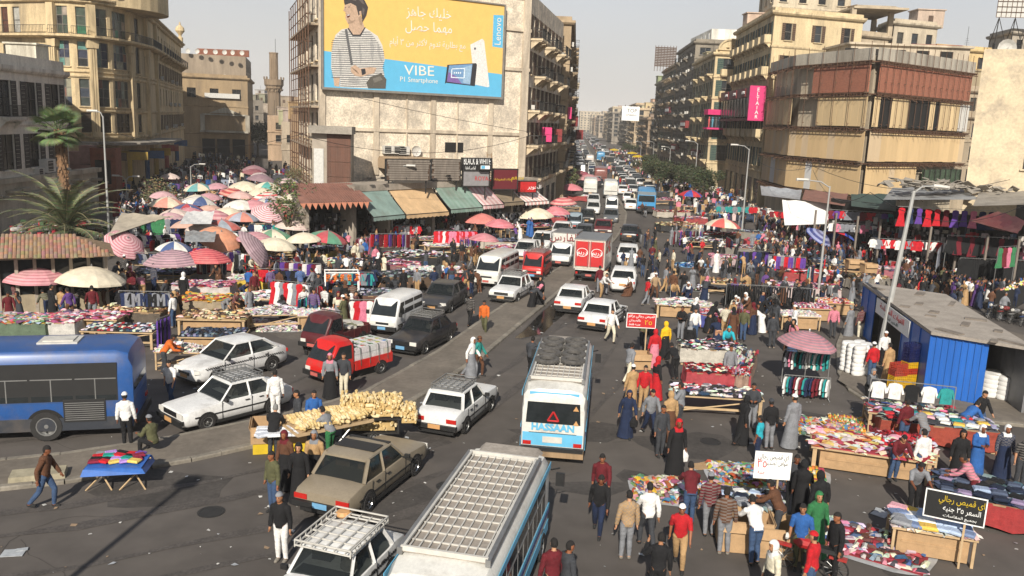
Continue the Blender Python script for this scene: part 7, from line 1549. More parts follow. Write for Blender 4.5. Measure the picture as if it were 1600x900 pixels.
for px0,px1,lb in((603,672,'weathered backs of an old slatted hoarding, left half'),(674,719,'weathered slatted hoarding back, right half beside the black sign')):
 t,w_,h_=sign(px0,px1,249,282,70 if px0<650 else 74.5,'shutter_brown',lb)
 for k in range(9):
  b=MB();b.box((w_/2+R.uniform(-.1,.1),-.05,h_*(k+.5)/9),(w_*R.uniform(.86,.98),.04,h_/9*.8));b.build('slat','wood_grey',t)if 'wood_grey' in MATS else(mat('wood_grey',(.20,.17,.14),.85,.3,3,streak=True),b.build('slat','wood_grey',t))
sign(722,768,247,266,76.5,'black_plastic','black roof sign reading BLACK & WHITE with a small picture panel',[('BLACK & WHITE',.5,.74,.9,'text_white',.9),(arabic('للملابس الجاهزة'),.28,.2,.4,'text_white',.35)])
t_=C.objects[-1];q=AT(757,264,76.5)
t,w_,h_=sign(750,766,257.5,265,76.2,'text_white','small white picture panel on the black sign',(),legs=False);b=MB();b.box((w_*.3,-.01,h_*.5),(w_*.35,.02,h_*.6));b.build('picture','stripe_blue',t)
sign(723,764,267,291,76.0,'pale_sign','grey and red sign under the black one',[('ROYAL',.75,.5,.55,'sign_red',.6)])if 'pale_sign' in MATS else(mat('pale_sign',(.25,.24,.24),.6,.15,3),sign(723,764,267,291,76.0,'pale_sign','grey and red sign under the black one',[('ROYAL',.75,.5,.55,'sign_red',.6)]))
sign(769,808,264,296,79,'maroon','maroon shop sign with gilt lettering',[(arabic('مطعم'),1.0,.6,.6,'crate_yellow',.5),(arabic('الملك للمفروشات'),.4,.5,.28,'crate_yellow',.8)])
sign(808,838,283,301,82,'sign_red','red shop sign with white lettering at the row end',[(arabic('الحوير'),.9,.5,.5,'text_white',.7)])
# --- tiled kiosk at left
kA,kB=G(-60,500),G(170,486);d=(kB-kA).normalized();a_=atan2(d.y,d.x);L_=(kB-kA).length;t=empty('kiosk',(kA.x,kA.y,0),a_,'long kiosk with a sagging terracotta tile roof and glazed front','kiosk')
b=MB();b.box((L_/2,2.2,.5),(L_,3.6,1.0));b.box((L_/2,3.6,1.6),(L_,.2,3.2));b.build('wall','plaster',t,color=(.4,.33,.22))
b=MB();[b.box((L_*k/8,.45,1.55),(.16,.16,3.1))for k in range(9)];b.box((L_/2,.45,2.95),(L_,.2,.25));b.build('post','wall_plain',t)
b=MB();b.box((L_/2,.6,1.9),(L_-.3,.05,1.8));b.build('glazing','glass_dark',t)
b=MB();b.poly([(-.4,-.5,3.0),(L_+.4,-.5,3.0),(L_-1.4,1.9,3.8),(-.4,1.9,3.8)]);b.poly([(L_+.4,-.5,3.0),(L_+.4,4.1,3.0),(L_-1.4,1.9,3.8)]);b.poly([(L_+.4,4.1,3.0),(-.4,4.1,3.0),(-.4,1.9,3.8),(L_-1.4,1.9,3.8)])
b.build('roof_deck','wood',t)
tl=MB();sl_=atan2(.8,2.4);T_=Matrix.Rotation(sl_+.03,3,'X')
for r_ in range(8):
 for k in range(int((L_+.6)/.18)):
  x=-.25+k*.18;yy=-.4+r_*.31
  if x>L_+.4-1.8*(yy+.5)/2.4 or R.random()<.015:continue
  c_=[q_*R.uniform(.75,1.2)for q_ in(.33,.20,.13)];z_=3.04+(yy+.5)*.8/2.4+R.uniform(-.012,.02)+.04*sin(x*.9);A_=[[Vector((x,yy,z_))+T_@Vector((.09*cos(pi*q_/4),y_,.055*sin(pi*q_/4)))for q_ in range(5)]for y_ in(-.19,.19)];tl.ring(A_,0,c_,caps=False,closed=False);tl.poly(A_[0],0,c_)
mat('terracotta',src='attr',rough=.9,var=.2,scale=3,dirt=.35,dcol=(.12,.09,.07));tl.build('roof_tile','terracotta',t,kind='stuff')
b=MB();[b.lathe([(.02,-.08),(.08,-.05),(.08,.05),(.02,.08)],6,(R.uniform(-.5,.5)*(1-k/110),R.uniform(-.1,.1),1.15-k*.014))for k in range(70)];p=G(108,410,2.5);b.build('orange_garland','lamp_orange',loc=(p.x,p.y,1.5),label='net bag of oranges hanging under the kiosk eaves',cat='oranges')if 'lamp_orange' in MATS else(mat('lamp_orange',(.62,.16,.02),.6,.2,5),b.build('orange_net','lamp_orange',loc=(p.x,p.y,1.5),label='net bag of oranges hanging under the kiosk eaves',cat='oranges'))
# --- canvas sheets
def sheet(corners,material,label,sag=.4,name='canvas',n=8):
 c=[Vector(AT(px,py,Y))for px,py,Y in corners];b=MB();rows=[]
 for i in range(n+1):
  rows.append([])
  for j in range(n+1):
   u,v=i/n,j/n;q=c[0].lerp(c[1],u).lerp(c[3].lerp(c[2],u),v);q.z-=sag*4*u*(1-u)*4*v*(1-v)*.5+.06*sin(i*2.1)*sin(j*1.7);rows[-1].append(q)
 o=sum(c,Vector())/4
 for i in range(n):
  for j in range(n):b.poly([rows[i][j]-o,rows[i+1][j]-o,rows[i+1][j+1]-o,rows[i][j+1]-o])
 me=b.mesh(name,material);me.polygons.foreach_set('use_smooth',[True]*len(me.polygons));return obj(name,me,None,o,label=label,cat='canvas')
mat('canvas_beige',(.44,.38,.29),.9,.15,1.5,dirt=.25);mat('silver',(.45,.46,.47),.35,.2,2.5,metal=.3);mat('tin',(.30,.31,.31),.6,.25,1.5,dirt=.5,dcol=(.15,.1,.07))
sheet([(168,370,52),(250,342,56),(272,338,56),(190,332,60)],'canvas_beige','beige canvas sail slung between poles left of the umbrellas',.3)
sheet([(280,350,58),(330,350,60),(335,330,66),(292,330,66)],'white_cloth','creamy white sheet roof between the umbrellas',.3)
sheet([(288,378,54),(335,378,54),(338,362,57),(290,360,57)],'tin','grey corrugated sheet roof among the umbrellas',.05)
sheet([(1226,352,76),(1290,350,75),(1306,318,77),(1222,312,78.5)],'white_cloth','big white tarpaulin hung in front of the boarded building',.25)
sheet([(1190,305,82),(1250,312,80),(1253,297,84),(1188,290,86)],'silver','silver tarpaulin roof scrap above the white one',.6)
sheet([(1253,312,78),(1320,322,74),(1325,303,82),(1258,296,84)],'roof_red','brown board roof between the tarpaulins',.1)
sheet([(1330,322,70),(1400,330,66),(1400,303,76),(1330,303,80)],'shutter_green','torn pale green sheet roof over the red shirts',.4)
sheet([(1380,312,64),(1532,312,60),(1500,292,72),(1395,293,74)],'tin','wide sheet metal roof over the dress shop',.1)
sheet([(1520,322,56),(1660,318,54),(1640,298,64),(1530,300,64)],'roof_grey','dusty board roof at the right edge',.1)
sheet([(1515,345,50),(1590,365,44),(1605,345,46),(1560,330,52)],'maroon','sagging maroon awning cloth at right',.8)
for k in range(46):pass
b=MB()
for k in range(150):b.box((R.gauss(0,2.2),R.gauss(0,1.2),abs(R.gauss(0,.25))),(R.uniform(.3,1.1),R.uniform(.2,.6),.05),rz=R.uniform(0,3),M=Euler((R.uniform(-.5,.5),R.uniform(-.5,.5),R.uniform(0,3))).to_matrix())
q=AT(1475,294,66);b.build('rubble','roof_grey',loc=(q.x,q.y,q.z),label='heap of boards and rags on the sheet metal roof',cat='rubble',kind='stuff')
# dark depth of the covered market, right, with posts and beams
mk=empty('market_shed',(30,66,0),0,'dark covered market shed behind the hanging dresses','shed');b=MB();A,B=XY(1318,76),XY(1640,60)
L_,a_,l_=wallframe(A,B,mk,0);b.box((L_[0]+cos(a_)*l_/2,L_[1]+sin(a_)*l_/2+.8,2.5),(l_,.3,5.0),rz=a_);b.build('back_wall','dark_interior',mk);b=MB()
for k in range(9):b.box((L_[0]+cos(a_)*l_*k/8-sin(a_)*-3,L_[1]+sin(a_)*l_*k/8-3,2.1),(.14,.14,4.2));
b.build('post','wood_grey',mk);b=MB()
for k in range(700):
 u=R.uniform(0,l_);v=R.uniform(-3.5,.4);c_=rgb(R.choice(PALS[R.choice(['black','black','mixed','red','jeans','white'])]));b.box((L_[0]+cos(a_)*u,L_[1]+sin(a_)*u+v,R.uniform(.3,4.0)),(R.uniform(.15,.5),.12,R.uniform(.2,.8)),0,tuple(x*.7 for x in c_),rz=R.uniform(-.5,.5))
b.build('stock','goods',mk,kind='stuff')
# --- blue kiosk container
A,Bc,Cc=G(1352,535),G(1439,601),G(1541,626);
roofp=[G(1347,443,2.75),G(1455,521,2.75),G(1620,548,2.75),G(1478,462,2.75)]
print('kiosk',[(roofp[i]-roofp[(i+1)%4]).length for i in range(4)])
t=empty('blue_kiosk',(roofp[1].x,roofp[1].y,.15),0,'blue sheet metal kiosk with a flat dusty roof and white Arabic banner','kiosk');o2=roofp[1]
def loc2(p):return(p.x-o2.x,p.y-o2.y)
inn=[p.lerp(sum(roofp,Vector((0,0)))/4,.04)for p in roofp];b=MB()
b.prism([loc2(p)for p in(roofp[1],roofp[2],roofp[3],roofp[0])],2.55,2.68);b.build('roof','dusty',t)
b=MB()
for k in range(14):u,v=R.random()*.9,R.random()*.9;q=roofp[1].lerp(roofp[2],u).lerp(roofp[0].lerp(roofp[3],u),v);b.box((*loc2(q),2.71),(R.uniform(.3,1.6),R.uniform(.1,.5),.05),rz=R.choice([a_,1.0,-.5]))
b.build('roof_scrap','wood_grey',t);mat('kiosk_blue',(.02,.13,.48),.45,.12,2,dirt=.15,streak=True);mat('kiosk_grey',(.16,.16,.165),.5,.2,2)
def panels(P,Q,n,m_,h=2.5,name='metal_sheet',skip=()):
 d=Q-P;a=atan2(d.y,d.x);w_=d.length/n;b=MB();b.box((w_/2-.01,0,h/2),(w_-.015,.05,h));b.box((.02,-.04,h/2),(.05,.05,h));me=b.mesh(name,m_)
 for k in range(n):
  if k not in skip:obj(name,me,t,(*loc2(P+d*k/n),0),a)
m12=inn[1].lerp(inn[2],.60)
panels(inn[1],m12,9,'kiosk_blue');panels(inn[0],inn[1],9,'kiosk_blue',skip=(2,3,4,5));panels(m12+(inn[3]-inn[2])*.45,inn[2]+(inn[3]-inn[2])*.45,5,'kiosk_grey');panels(inn[2],inn[3],8,'kiosk_grey')
panels(inn[3],inn[0],8,'kiosk_grey')
b=MB();d=inn[1]-inn[0];aa_=atan2(d.y,d.x);q=inn[0].lerp(inn[1],.52);b.box((0,0,0),(d.length*.5,.04,.75));b.build('banner','text_white',t,loc=(*loc2(q+Vector((sin(aa_),-cos(aa_)))*.08),2.1),rz=aa_)
for s_,z_,sz in((arabic('القوات المسلحة'),2.22,.36),(arabic('الخير لبلدنا'),1.9,.2)):text(s_,sz,'lettering','sign_red' if z_>2 else 'shutter_green',t,(*loc2(q+Vector((sin(aa_),-cos(aa_)))*.115),z_),(pi/2,0,aa_),.004,width=d.length*(.36 if z_>2 else .2))
b=MB();b.box((0,0,1.2),(d.length*.42,.04,2.2));b.build('dark_doorway','dark_interior',t,loc=(*loc2(inn[0].lerp(inn[1],.45)-Vector((sin(aa_),-cos(aa_)))*.25),0),rz=aa_)
ANCH.append((o2.x-1.5,o2.y,'the blue kiosk front'))
# sacks, crates
sk=MB();sk.lathe([(.05,-.11),(.3,-.1),(.34,0),(.3,.1),(.05,.11)],10,sx=1,sy=.65);skm=finish(sk.mesh('sack','white_cloth'),60)
def sacks(p,nx,ny,nz,a,lab,grp,z0=.15):
 for k in range(nz):
  for i in range(nx):
   for j in range(ny):u,v=(i-(nx-1)/2)*.58,(j-(ny-1)/2)*.4;obj('sack',skm,None,(p.x+u*cos(a)-v*sin(a),p.y+u*sin(a)+v*cos(a),z0+.1+k*.19),a+R.uniform(-.2,.2)+(k%2)*0,label='white sack %s, %s'%(lab,['bottom layer','second layer','third layer','fourth layer','fifth layer','sixth layer','seventh layer'][k]),cat='sack',group=grp,scale=(1,1,.95))
sacks(G(1338,586),2,3,7,.3,'in the kerbside pile left of the leaning pole','sacks left of the pole');q=m12.lerp(inn[2],.5)+(inn[3]-inn[2])*.2;d=inn[2]-m12
sacks(q,4,3,5,atan2(d.y,d.x),'inside the open end of the blue kiosk','sacks in the kiosk')
ck={}
def crate(p,z,a,cn,cx,lab):
 if cx not in ck:
  b=MB();[b.box((s*.29,0,z_),(.02,.4,.035))for s in(-1,1)for z_ in(.03,.1,.17,.24)];[b.box((0,s*.2,z_),(.6,.02,.035))for s in(-1,1)for z_ in(.03,.1,.17,.24)];b.box((0,0,.015),(.58,.4,.02));[b.box((sx*.29,sy*.2,.13),(.03,.03,.26))for sx in(-1,1)for sy in(-1,1)];[b.box((sx*.1,sy*.2,.13),(.03,.022,.26))for sx in(-2,-1,0,1,2)for sy in(-1,1)];ck[cx]=b.mesh('crate','paint')
 obj('crate',ck[cx],None,(p.x,p.y,z),a,rgb(cx),lab,'crate','plastic crates at the blue kiosk')
for st_,(px,py,cs)in enumerate([(1418,602,'yyry b b b'),(1440,590,'rbbbbyy'),(1400,605,'yyrr')]):
 p=G(px,py,.15);z_=.15
 for k,ch in enumerate(cs.replace(' ','')):cn,cx=dict(y=('yellow','d8a818'),r=('red','a83828'),b=('dark blue','1c2450'))[ch];crate(p,z_,.3+R.uniform(-.1,.1),cn,cx,'%s plastic crate, %s from the ground in the %s stack'%(cn,['first','second','third','fourth','fifth','sixth','seventh'][k],['middle','right','left'][st_]));z_+=.27
sacks(G(1100,467),1,1,2,0,'beside the socks table','sacks by the socks',0);
# --- price signs
def boardsign(px,py,w_,h_,z,deg,mats_,lines,label,pole=True):
 p=G(px,py,z);t=empty('price_sign',(p.x,p.y,0),radians(deg),label,'sign');b=MB();b.box((0,0,z),(w_,.03,h_));b.build('board',mats_,t)
 b=MB();b.box((w_*.2,.05,z/2),(.05,.05,z));b.build('pole','pale_wood',t)
 b=MB();[b.box((0,-.016,z+s*h_/2),(w_+.03,.02,.03))for s in(-1,1)];[b.box((s*w_/2,-.016,z),(.03,.02,h_))for s in(-1,1)];b.build('frame','text_white',t)
 for s_,u,v,sz,m_,wd in lines:text(s_,sz,'lettering',m_,t,(w_*(u-.5),-.02,z+h_*(v-.5)),(pi/2,0,0),.003,width=wd*w_)
boardsign(1207,727,.95,.75,1.75,-4,'text_white',[(arabic('اي قميص رجالى'),.5,.82,.18,'black_plastic',.85),(arabic('موافى تصدير'),.62,.58,.15,'black_plastic',.6),('٣٥',.2,.55,.34,'sign_red',.26),(arabic('جنية'),.2,.22,.14,'sign_red',.2),('👔',.6,.25,.1,'black_plastic',.1)][:4],'white price sign with black script and a red 35')
boardsign(1002,501,1.3,.65,2.0,-3,'sign_red',[(arabic('قميص رجالي برافو'),.5,.82,.17,'text_white',.9),(arabic('بالضمان'),.28,.5,.14,'text_white',.4),('٢٥',.75,.38,.32,'crate_yellow',.25),(arabic('جنيه فقط'),.28,.22,.14,'text_white',.4)],'red price sign with white script and a yellow 25')
boardsign(1492,793,1.35,.72,1.6,-26,'black_plastic',[(arabic('اى قميص رجالي'),.6,.75,.22,'crate_yellow',.75),(arabic('السعر ٣٥ جنيه'),.62,.42,.2,'text_white',.62),(arabic('بجميع المقاسات'),.6,.16,.1,'text_white',.55)],'black price sign with yellow and white script leaning over the shirts')
# --- juice cart
p=G(534,485);t=empty('juice_cart',(p.x,p.y,0),.25,'glass sided orange juice cart hung with orange bunches','cart');b=MB();b.box((0,0,.55),(1.9,1.0,.9));b.build('cabinet','dark_metal',t);b=MB();[b.box((x_,y_,1.55),(.05,.05,1.3))for x_ in(-.9,.9)for y_ in(-.45,.45)];[b.box((0,y_,2.2),(1.85,.05,.05))for y_ in(-.45,.45)];b.build('frame','text_white',t)
for k in range(5):
 b=MB();[b.lathe([(.01,-.06),(.06,0),(.01,.06)],6,(R.uniform(-.09,.09),R.uniform(-.09,.09),R.uniform(-.35,0)))for _ in range(16)];b.build('orange_bunch','lamp_orange',t,loc=(-.75+k*.38,-.45,2.1))
b=MB();[b.lathe([(.01,-.06),(.065,0),(.01,.06)],6,(R.uniform(-.8,.8),R.uniform(-.35,.35),1.07))for _ in range(50)];b.build('oranges','lamp_orange',t,kind='stuff')
for y_ in(-.5,.5):wheel(t,.5,y_,.25,.08)
ANCH.append((p.x,p.y,'the juice cart'))
# --- lamp posts
def lamp(px,py,hpx,label,heads=1,arm=1.6,ad_=-1,tilt=(0,0),h=None,r=.09):
 p=G(px,py);H_=h
 t=empty('street_lamp',(p.x,p.y,0),0,label,'street lamp');t.rotation_euler=(tilt[0],tilt[1],0);b=MB();b.tube([(0,0,0),(0,0,H_*.5),(0,0,H_)],[r,r*.8,r*.55],8);b.lathe([(r*1.8,0),(r*1.6,.5),(r,.6)],8);b.build('pole','pole_paint',t)
 for s in([ad_]if heads==1 else[-1,1]):
  b=MB();b.tube([(0,0,H_-.1),(s*arm*.3,0,H_+.25),(s*arm*.75,0,H_+.32)],.04,6);b.build('arm','pole_paint',t)
  b=MB();b.ring([[(s*(arm*.7+u),y*w2,H_+.32+z2)for y,z2 in((-1,0),(-.6,.1),(.6,.1),(1,0),(.5,-.07),(-.5,-.07))]for u,w2 in((0,.08),(.15,.14),(.6,.15),(.75,.08))]);b.build('lamp_head','lamp_clear2',t)
mat('pole_paint',(.40,.40,.38),.5,.12,3,metal=.2)
def lh(px,py,ty):p=G(px,py);d_=ray(px,ty);return CAMH+d_.z*(p.y/d_.y)
for px,py,ty,lb,k in[(172,398,182,'tall rusty lamp pole behind the kiosk and palm',dict(arm=.5)),(612,384,264,'pale street lamp before the tan orange awning',dict(ad_=1)),(800,335,247,'street lamp before the maroon sign',dict(ad_=1)),(1277,470,290,'street lamp rising behind the black trousers rail',dict(arm=2.0)),(1158,372,232,'street lamp before the ornate corner building',{}),(1083,315,224,'street lamp at the foot of the trees',{}),(1044,285,232,'street lamp farther up beyond the trees',{}),(1019,265,223,'third street lamp up the tree line',{}),(1000,254,223,'fourth street lamp up the tree line',{}),(985,245,221,'fifth street lamp up the tree line',{}),(299,305,260,'small white lamp in the umbrella market',dict(ad_=1)),(199,325,280,'double headed lamp near the shaded shops',dict(heads=2,arm=1.0))]:lamp(px,py,0,lb,h=lh(px,py,ty),**k)
p=G(1372,560);lamp(1372,560,0,'thick leaning pole with a broad lamp before the blue kiosk',h=8.2,r=.15,arm=1.2,ad_=1,tilt=(0,.085))
# lamp just outside the frame whose shadow falls across the lower left road
bp=G(115,900);hp=G(290,757);dv=(bp-hp);sd2=Vector((sin(SUN_AZ),cos(SUN_AZ)))
H0=9.0;foot=hp+sd2*(H0/math.tan(SUN_EL));t=empty('street_lamp',(foot.x,foot.y,0),0,'near street lamp just below the frame casting the long road shadow','street lamp');b=MB();b.tube([(0,0,0),(0,0,H0)],[.12,.07],8);b.build('pole','pole_paint',t);b=MB();b.lathe([(.1,-.1),(.35,.0),(.3,.25),(.05,.4)],10);b.build('lamp_head','lamp_clear2',t,loc=(0,0,H0))
# overhead cables
for k,(a_,c_,z0,z1)in enumerate([((480,60),(830,75),9,9.5),((560,70),(1160,100),12,9),((1160,100),(1277,70),9,8),((1277,70),(1590,60),8,8),((172,72),(480,74),8.5,9),((1277,68),(1372,48),7.8,7.5),((1372,48),(1620,50),7.5,7),((870,150),(1040,150),13,12),((880,200),(1020,205),13,12)]):
 A,B=Vector((*XY(*a_),z0)),Vector((*XY(*c_),z1));b=MB();b.tube([A.lerp(B,t/10)-Vector((0,0,1.3*4*(t/10)*(1-t/10)))for t in range(11)],.018,4);b.build('cable','black_plastic',label='thin black overhead cable, %s one counted from the %s'%(ordn0[k//2],['near left','far right'][k%2]),cat='cable')
 # concrete kerb block at the lower left
b=MB();p,q=G(12,762),G(103,753);d=q-p;b.box((d.length/2,.3,.14),(d.length,.62,.28),taper=.96);b.build('concrete_block','pale_concrete' if 'pale_concrete' in MATS else mat('pale_concrete',(.36,.32,.22),.9,.3,2,dirt=.5),loc=(p.x,p.y,0),rz=atan2(d.y,d.x),label='pale yellowed concrete block lying on the kerb behind the man in brown',cat='block')
# tyre wear along the carriageways
b=MB()
for off in(-1.6,-3.0,-5.2,-6.6,3.9,5.3,7.4):
 pr=None
 for i in range(len(medl)-1):
  for t in(0,.5):
   p=medl[i].lerp(medl[i+1],t);d=(medl[i+1]-medl[i]).normalized();n=Vector((-d.y,d.x));c=p+n*(off+.15*sin(i*1.3));w_=.16+.08*sin(i*2+off)
   if pr:b.poly([(*pr[0],.0105),(*pr[1],.0105),(*(c-n*w_),.0105),(*(c+n*w_),.0105)][::-1])
   pr=(c+n*w_,c-n*w_)
mat('tyre_wear',(.078,.068,.06),.8,.3,1.5,fine=.2);b.build('tyre_wear','tyre_wear',kind='structure')
# ================= trees and palms =================
def crown(seed,n,rx,rz,leaf=.16,c=((.022,.034,.012),(.04,.055,.02),(.075,.085,.035))):
 rr=random.Random(seed);b=MB();cl=[(rr.gauss(0,.45)*rx,rr.gauss(0,.45)*rx,rr.uniform(-.6,.7)*rz,rr.uniform(.3,.6)*rx)for _ in range(16)]
 for i in range(n):
  x,y,z,r=rr.choice(cl);d=Vector((rr.gauss(0,1),rr.gauss(0,1),rr.gauss(0,.8))).normalized()*r*rr.uniform(.6,1.08);p=Vector((x,y,z))+d;a=Vector((rr.gauss(0,1),rr.gauss(0,1),rr.gauss(0,1))).normalized();u=a.cross(Vector((0,.3,1))).normalized()*leaf*rr.uniform(.6,1.4);v=a.cross(u).normalized()*leaf*rr.uniform(.4,.8);q=rr.choice(c)
  b.poly([p-u,p-v*.8,p+u,p+v*.8],0,tuple(k*rr.uniform(.7,1.3)for k in q))
 return b.mesh('crown','leaf_green')
mat('bark',(.13,.10,.07),.95,.3,5,bump=.4)
tm_=[crown(s,3800,2.4,1.7)for s in(1,2)];loose=crown(5,900,1.5,1.9,.12,((.10,.13,.04),(.16,.17,.07),(.07,.09,.03)));dry=crown(8,1500,1.4,1.0,.10,((.16,.14,.07),(.11,.11,.05),(.2,.15,.08)))
def tree(x,y,h,me,s,label,group=None,n=4):
 t=empty('tree',(x,y,0),R.uniform(0,6),label,'tree',group);b=MB();b.tube([(0,0,0),(.08,.05,h*.4),(0,.1,h*.75)],[.2*s,.15*s,.08*s],7)
 for k in range(n):a=k*2.4;b.tube([(0,.03,h*.4),(cos(a)*.6*s,sin(a)*.6*s,h*.65),(cos(a)*1.3*s,sin(a)*1.3*s,h*.9)],[.09*s,.06*s,.02],5)
 b.build('trunk','bark',t);obj('crown',me,t,(0,0,h-.6),scale=s);return t
ordn=['nearest','second','third','fourth','fifth','sixth','seventh','eighth','ninth','tenth','eleventh','twelfth']
for k,(px,Y_)in enumerate([(1106,118),(1092,126),(1076,131),(1058,134),(1040,143),(1024,152),(1020,180),(985,260)]):tree(X(px,Y_),Y_,4.3 if k<7 else 5,tm_[k%2],R.uniform(.8,1.0)if k<6 else .7,'%s dark green street tree counted along the right kerb'%ordn[k],'street trees right of the avenue')
q=G(452,398);tree(q.x,q.y,4.6,loose,1.05,'spindly half bare tree beside the dark shop');q=G(893,312);tree(q.x,q.y,3.6,loose,.9,'small grey green tree at the left avenue kerb');q=G(245,330);tree(q.x,q.y,2.6,dry,1.3,'dry brownish bush between the lamps at left');tree(X(402,205),205,6,tm_[0],1.5,'dark tree shading the far end of the market lane');q=G(478,350);tree(X(478,76),72,6.3,dry,.5,'green shrub on the roof beside the stair tower')
def frond(L_,n,fan=False,c=(.13,.145,.075)):
 b=MB();rr=random.Random(3)
 if fan:
  b.tube([(0,0,0),(L_*.5,0,L_*.12)],.025,4,0,c)
  for k in range(n):
   a=-1.25+2.5*k/(n-1);d=Vector((cos(a),sin(a),.1-.15*abs(a)));o=Vector((L_*.5,0,L_*.12));w=Vector((-sin(a),cos(a),0))*.04;e=o+d*L_*.5;b.poly([o,o+d*L_*.3+w,e+Vector((0,0,-.12)),o+d*L_*.3-w],0,tuple(k_*rr.uniform(.8,1.3)for k_ in c))
 else:
  P_=[Vector((L_*t,0,L_*(.62*t-.72*t*t)))for t in[i/n for i in range(n+1)]];b.tube(P_[::4]+[P_[-1]],.03,4,0,(.25,.22,.12))
  for i in range(2,n):
   for s in(-1,1):p=P_[i];l=.85*(1-.5*abs(i/n-.4));e=p+Vector((l*.55,s*l*.75,-.16+rr.uniform(-.08,.08)));w=Vector((.05,0,.0));b.poly([p-w,p+w,e],0,tuple(k_*rr.uniform(.7,1.4)for k_ in c))
 return b.mesh('frond','leaf_green')
fd=frond(4.6,58);ff=frond(2.1,26,True,(.12,.165,.065))
p=G(107,398);t=empty('date_palm',(p.x,p.y,0),0,'low date palm with long drooping grey green fronds behind the kiosk','palm');b=MB();b.tube([(0,0,0),(.05,0,1.6)],[.35,.28],9);b.build('trunk','bark',t)
for k in range(40):a=k*2.4;obj('frond',fd,t,(cos(a)*.12,sin(a)*.12,1.7+k*.015),rot=(0,-1.0+(40-k)*.033,a),scale=R.uniform(.8,1.08))
p=G(104,372);t=empty('fan_palm',(p.x,p.y,0),0,'tall fan palm with a shaggy trunk before the grey villa','palm');H_=8.6;b=MB();b.tube([(0,0,0),(.1,0,H_*.5),(-.15,0,H_)],[.36,.33,.27],10)
for k in range(260):z=R.uniform(1.5,H_);a=R.uniform(0,6.3);b.box((cos(a)*.36+.1-.25*max(0,z/H_-.5),sin(a)*.36,z),(.16,.1,.22),rz=a,taper=.6)
b.build('trunk','palm_bark',t)if 'palm_bark' in MATS else(mat('palm_bark',(.20,.115,.06),.95,.35,6),b.build('trunk','palm_bark',t))
for k in range(34):a=k*2.4;obj('frond',ff,t,(-.15,0,H_-.1),rot=(R.uniform(-.4,.4),-1.25+(34-k)*.06,a),scale=R.uniform(.85,1.15))
b=MB()
for k in range(240):q=G(R.uniform(20,175),R.uniform(372,392));b.box((q.x,q.y,R.uniform(.1,1.6)),(R.uniform(.2,.7),.3,R.uniform(.1,.5)),0,rgb(R.choice(['c8c4bc','7a5a48','3a4a30','a02838','40583a','2c2c2c','909090'])),rz=R.uniform(0,3))
b.build('clutter','goods',label='jumbled wares and greenery stacked behind the tiled kiosk',cat='goods',kind='stuff')
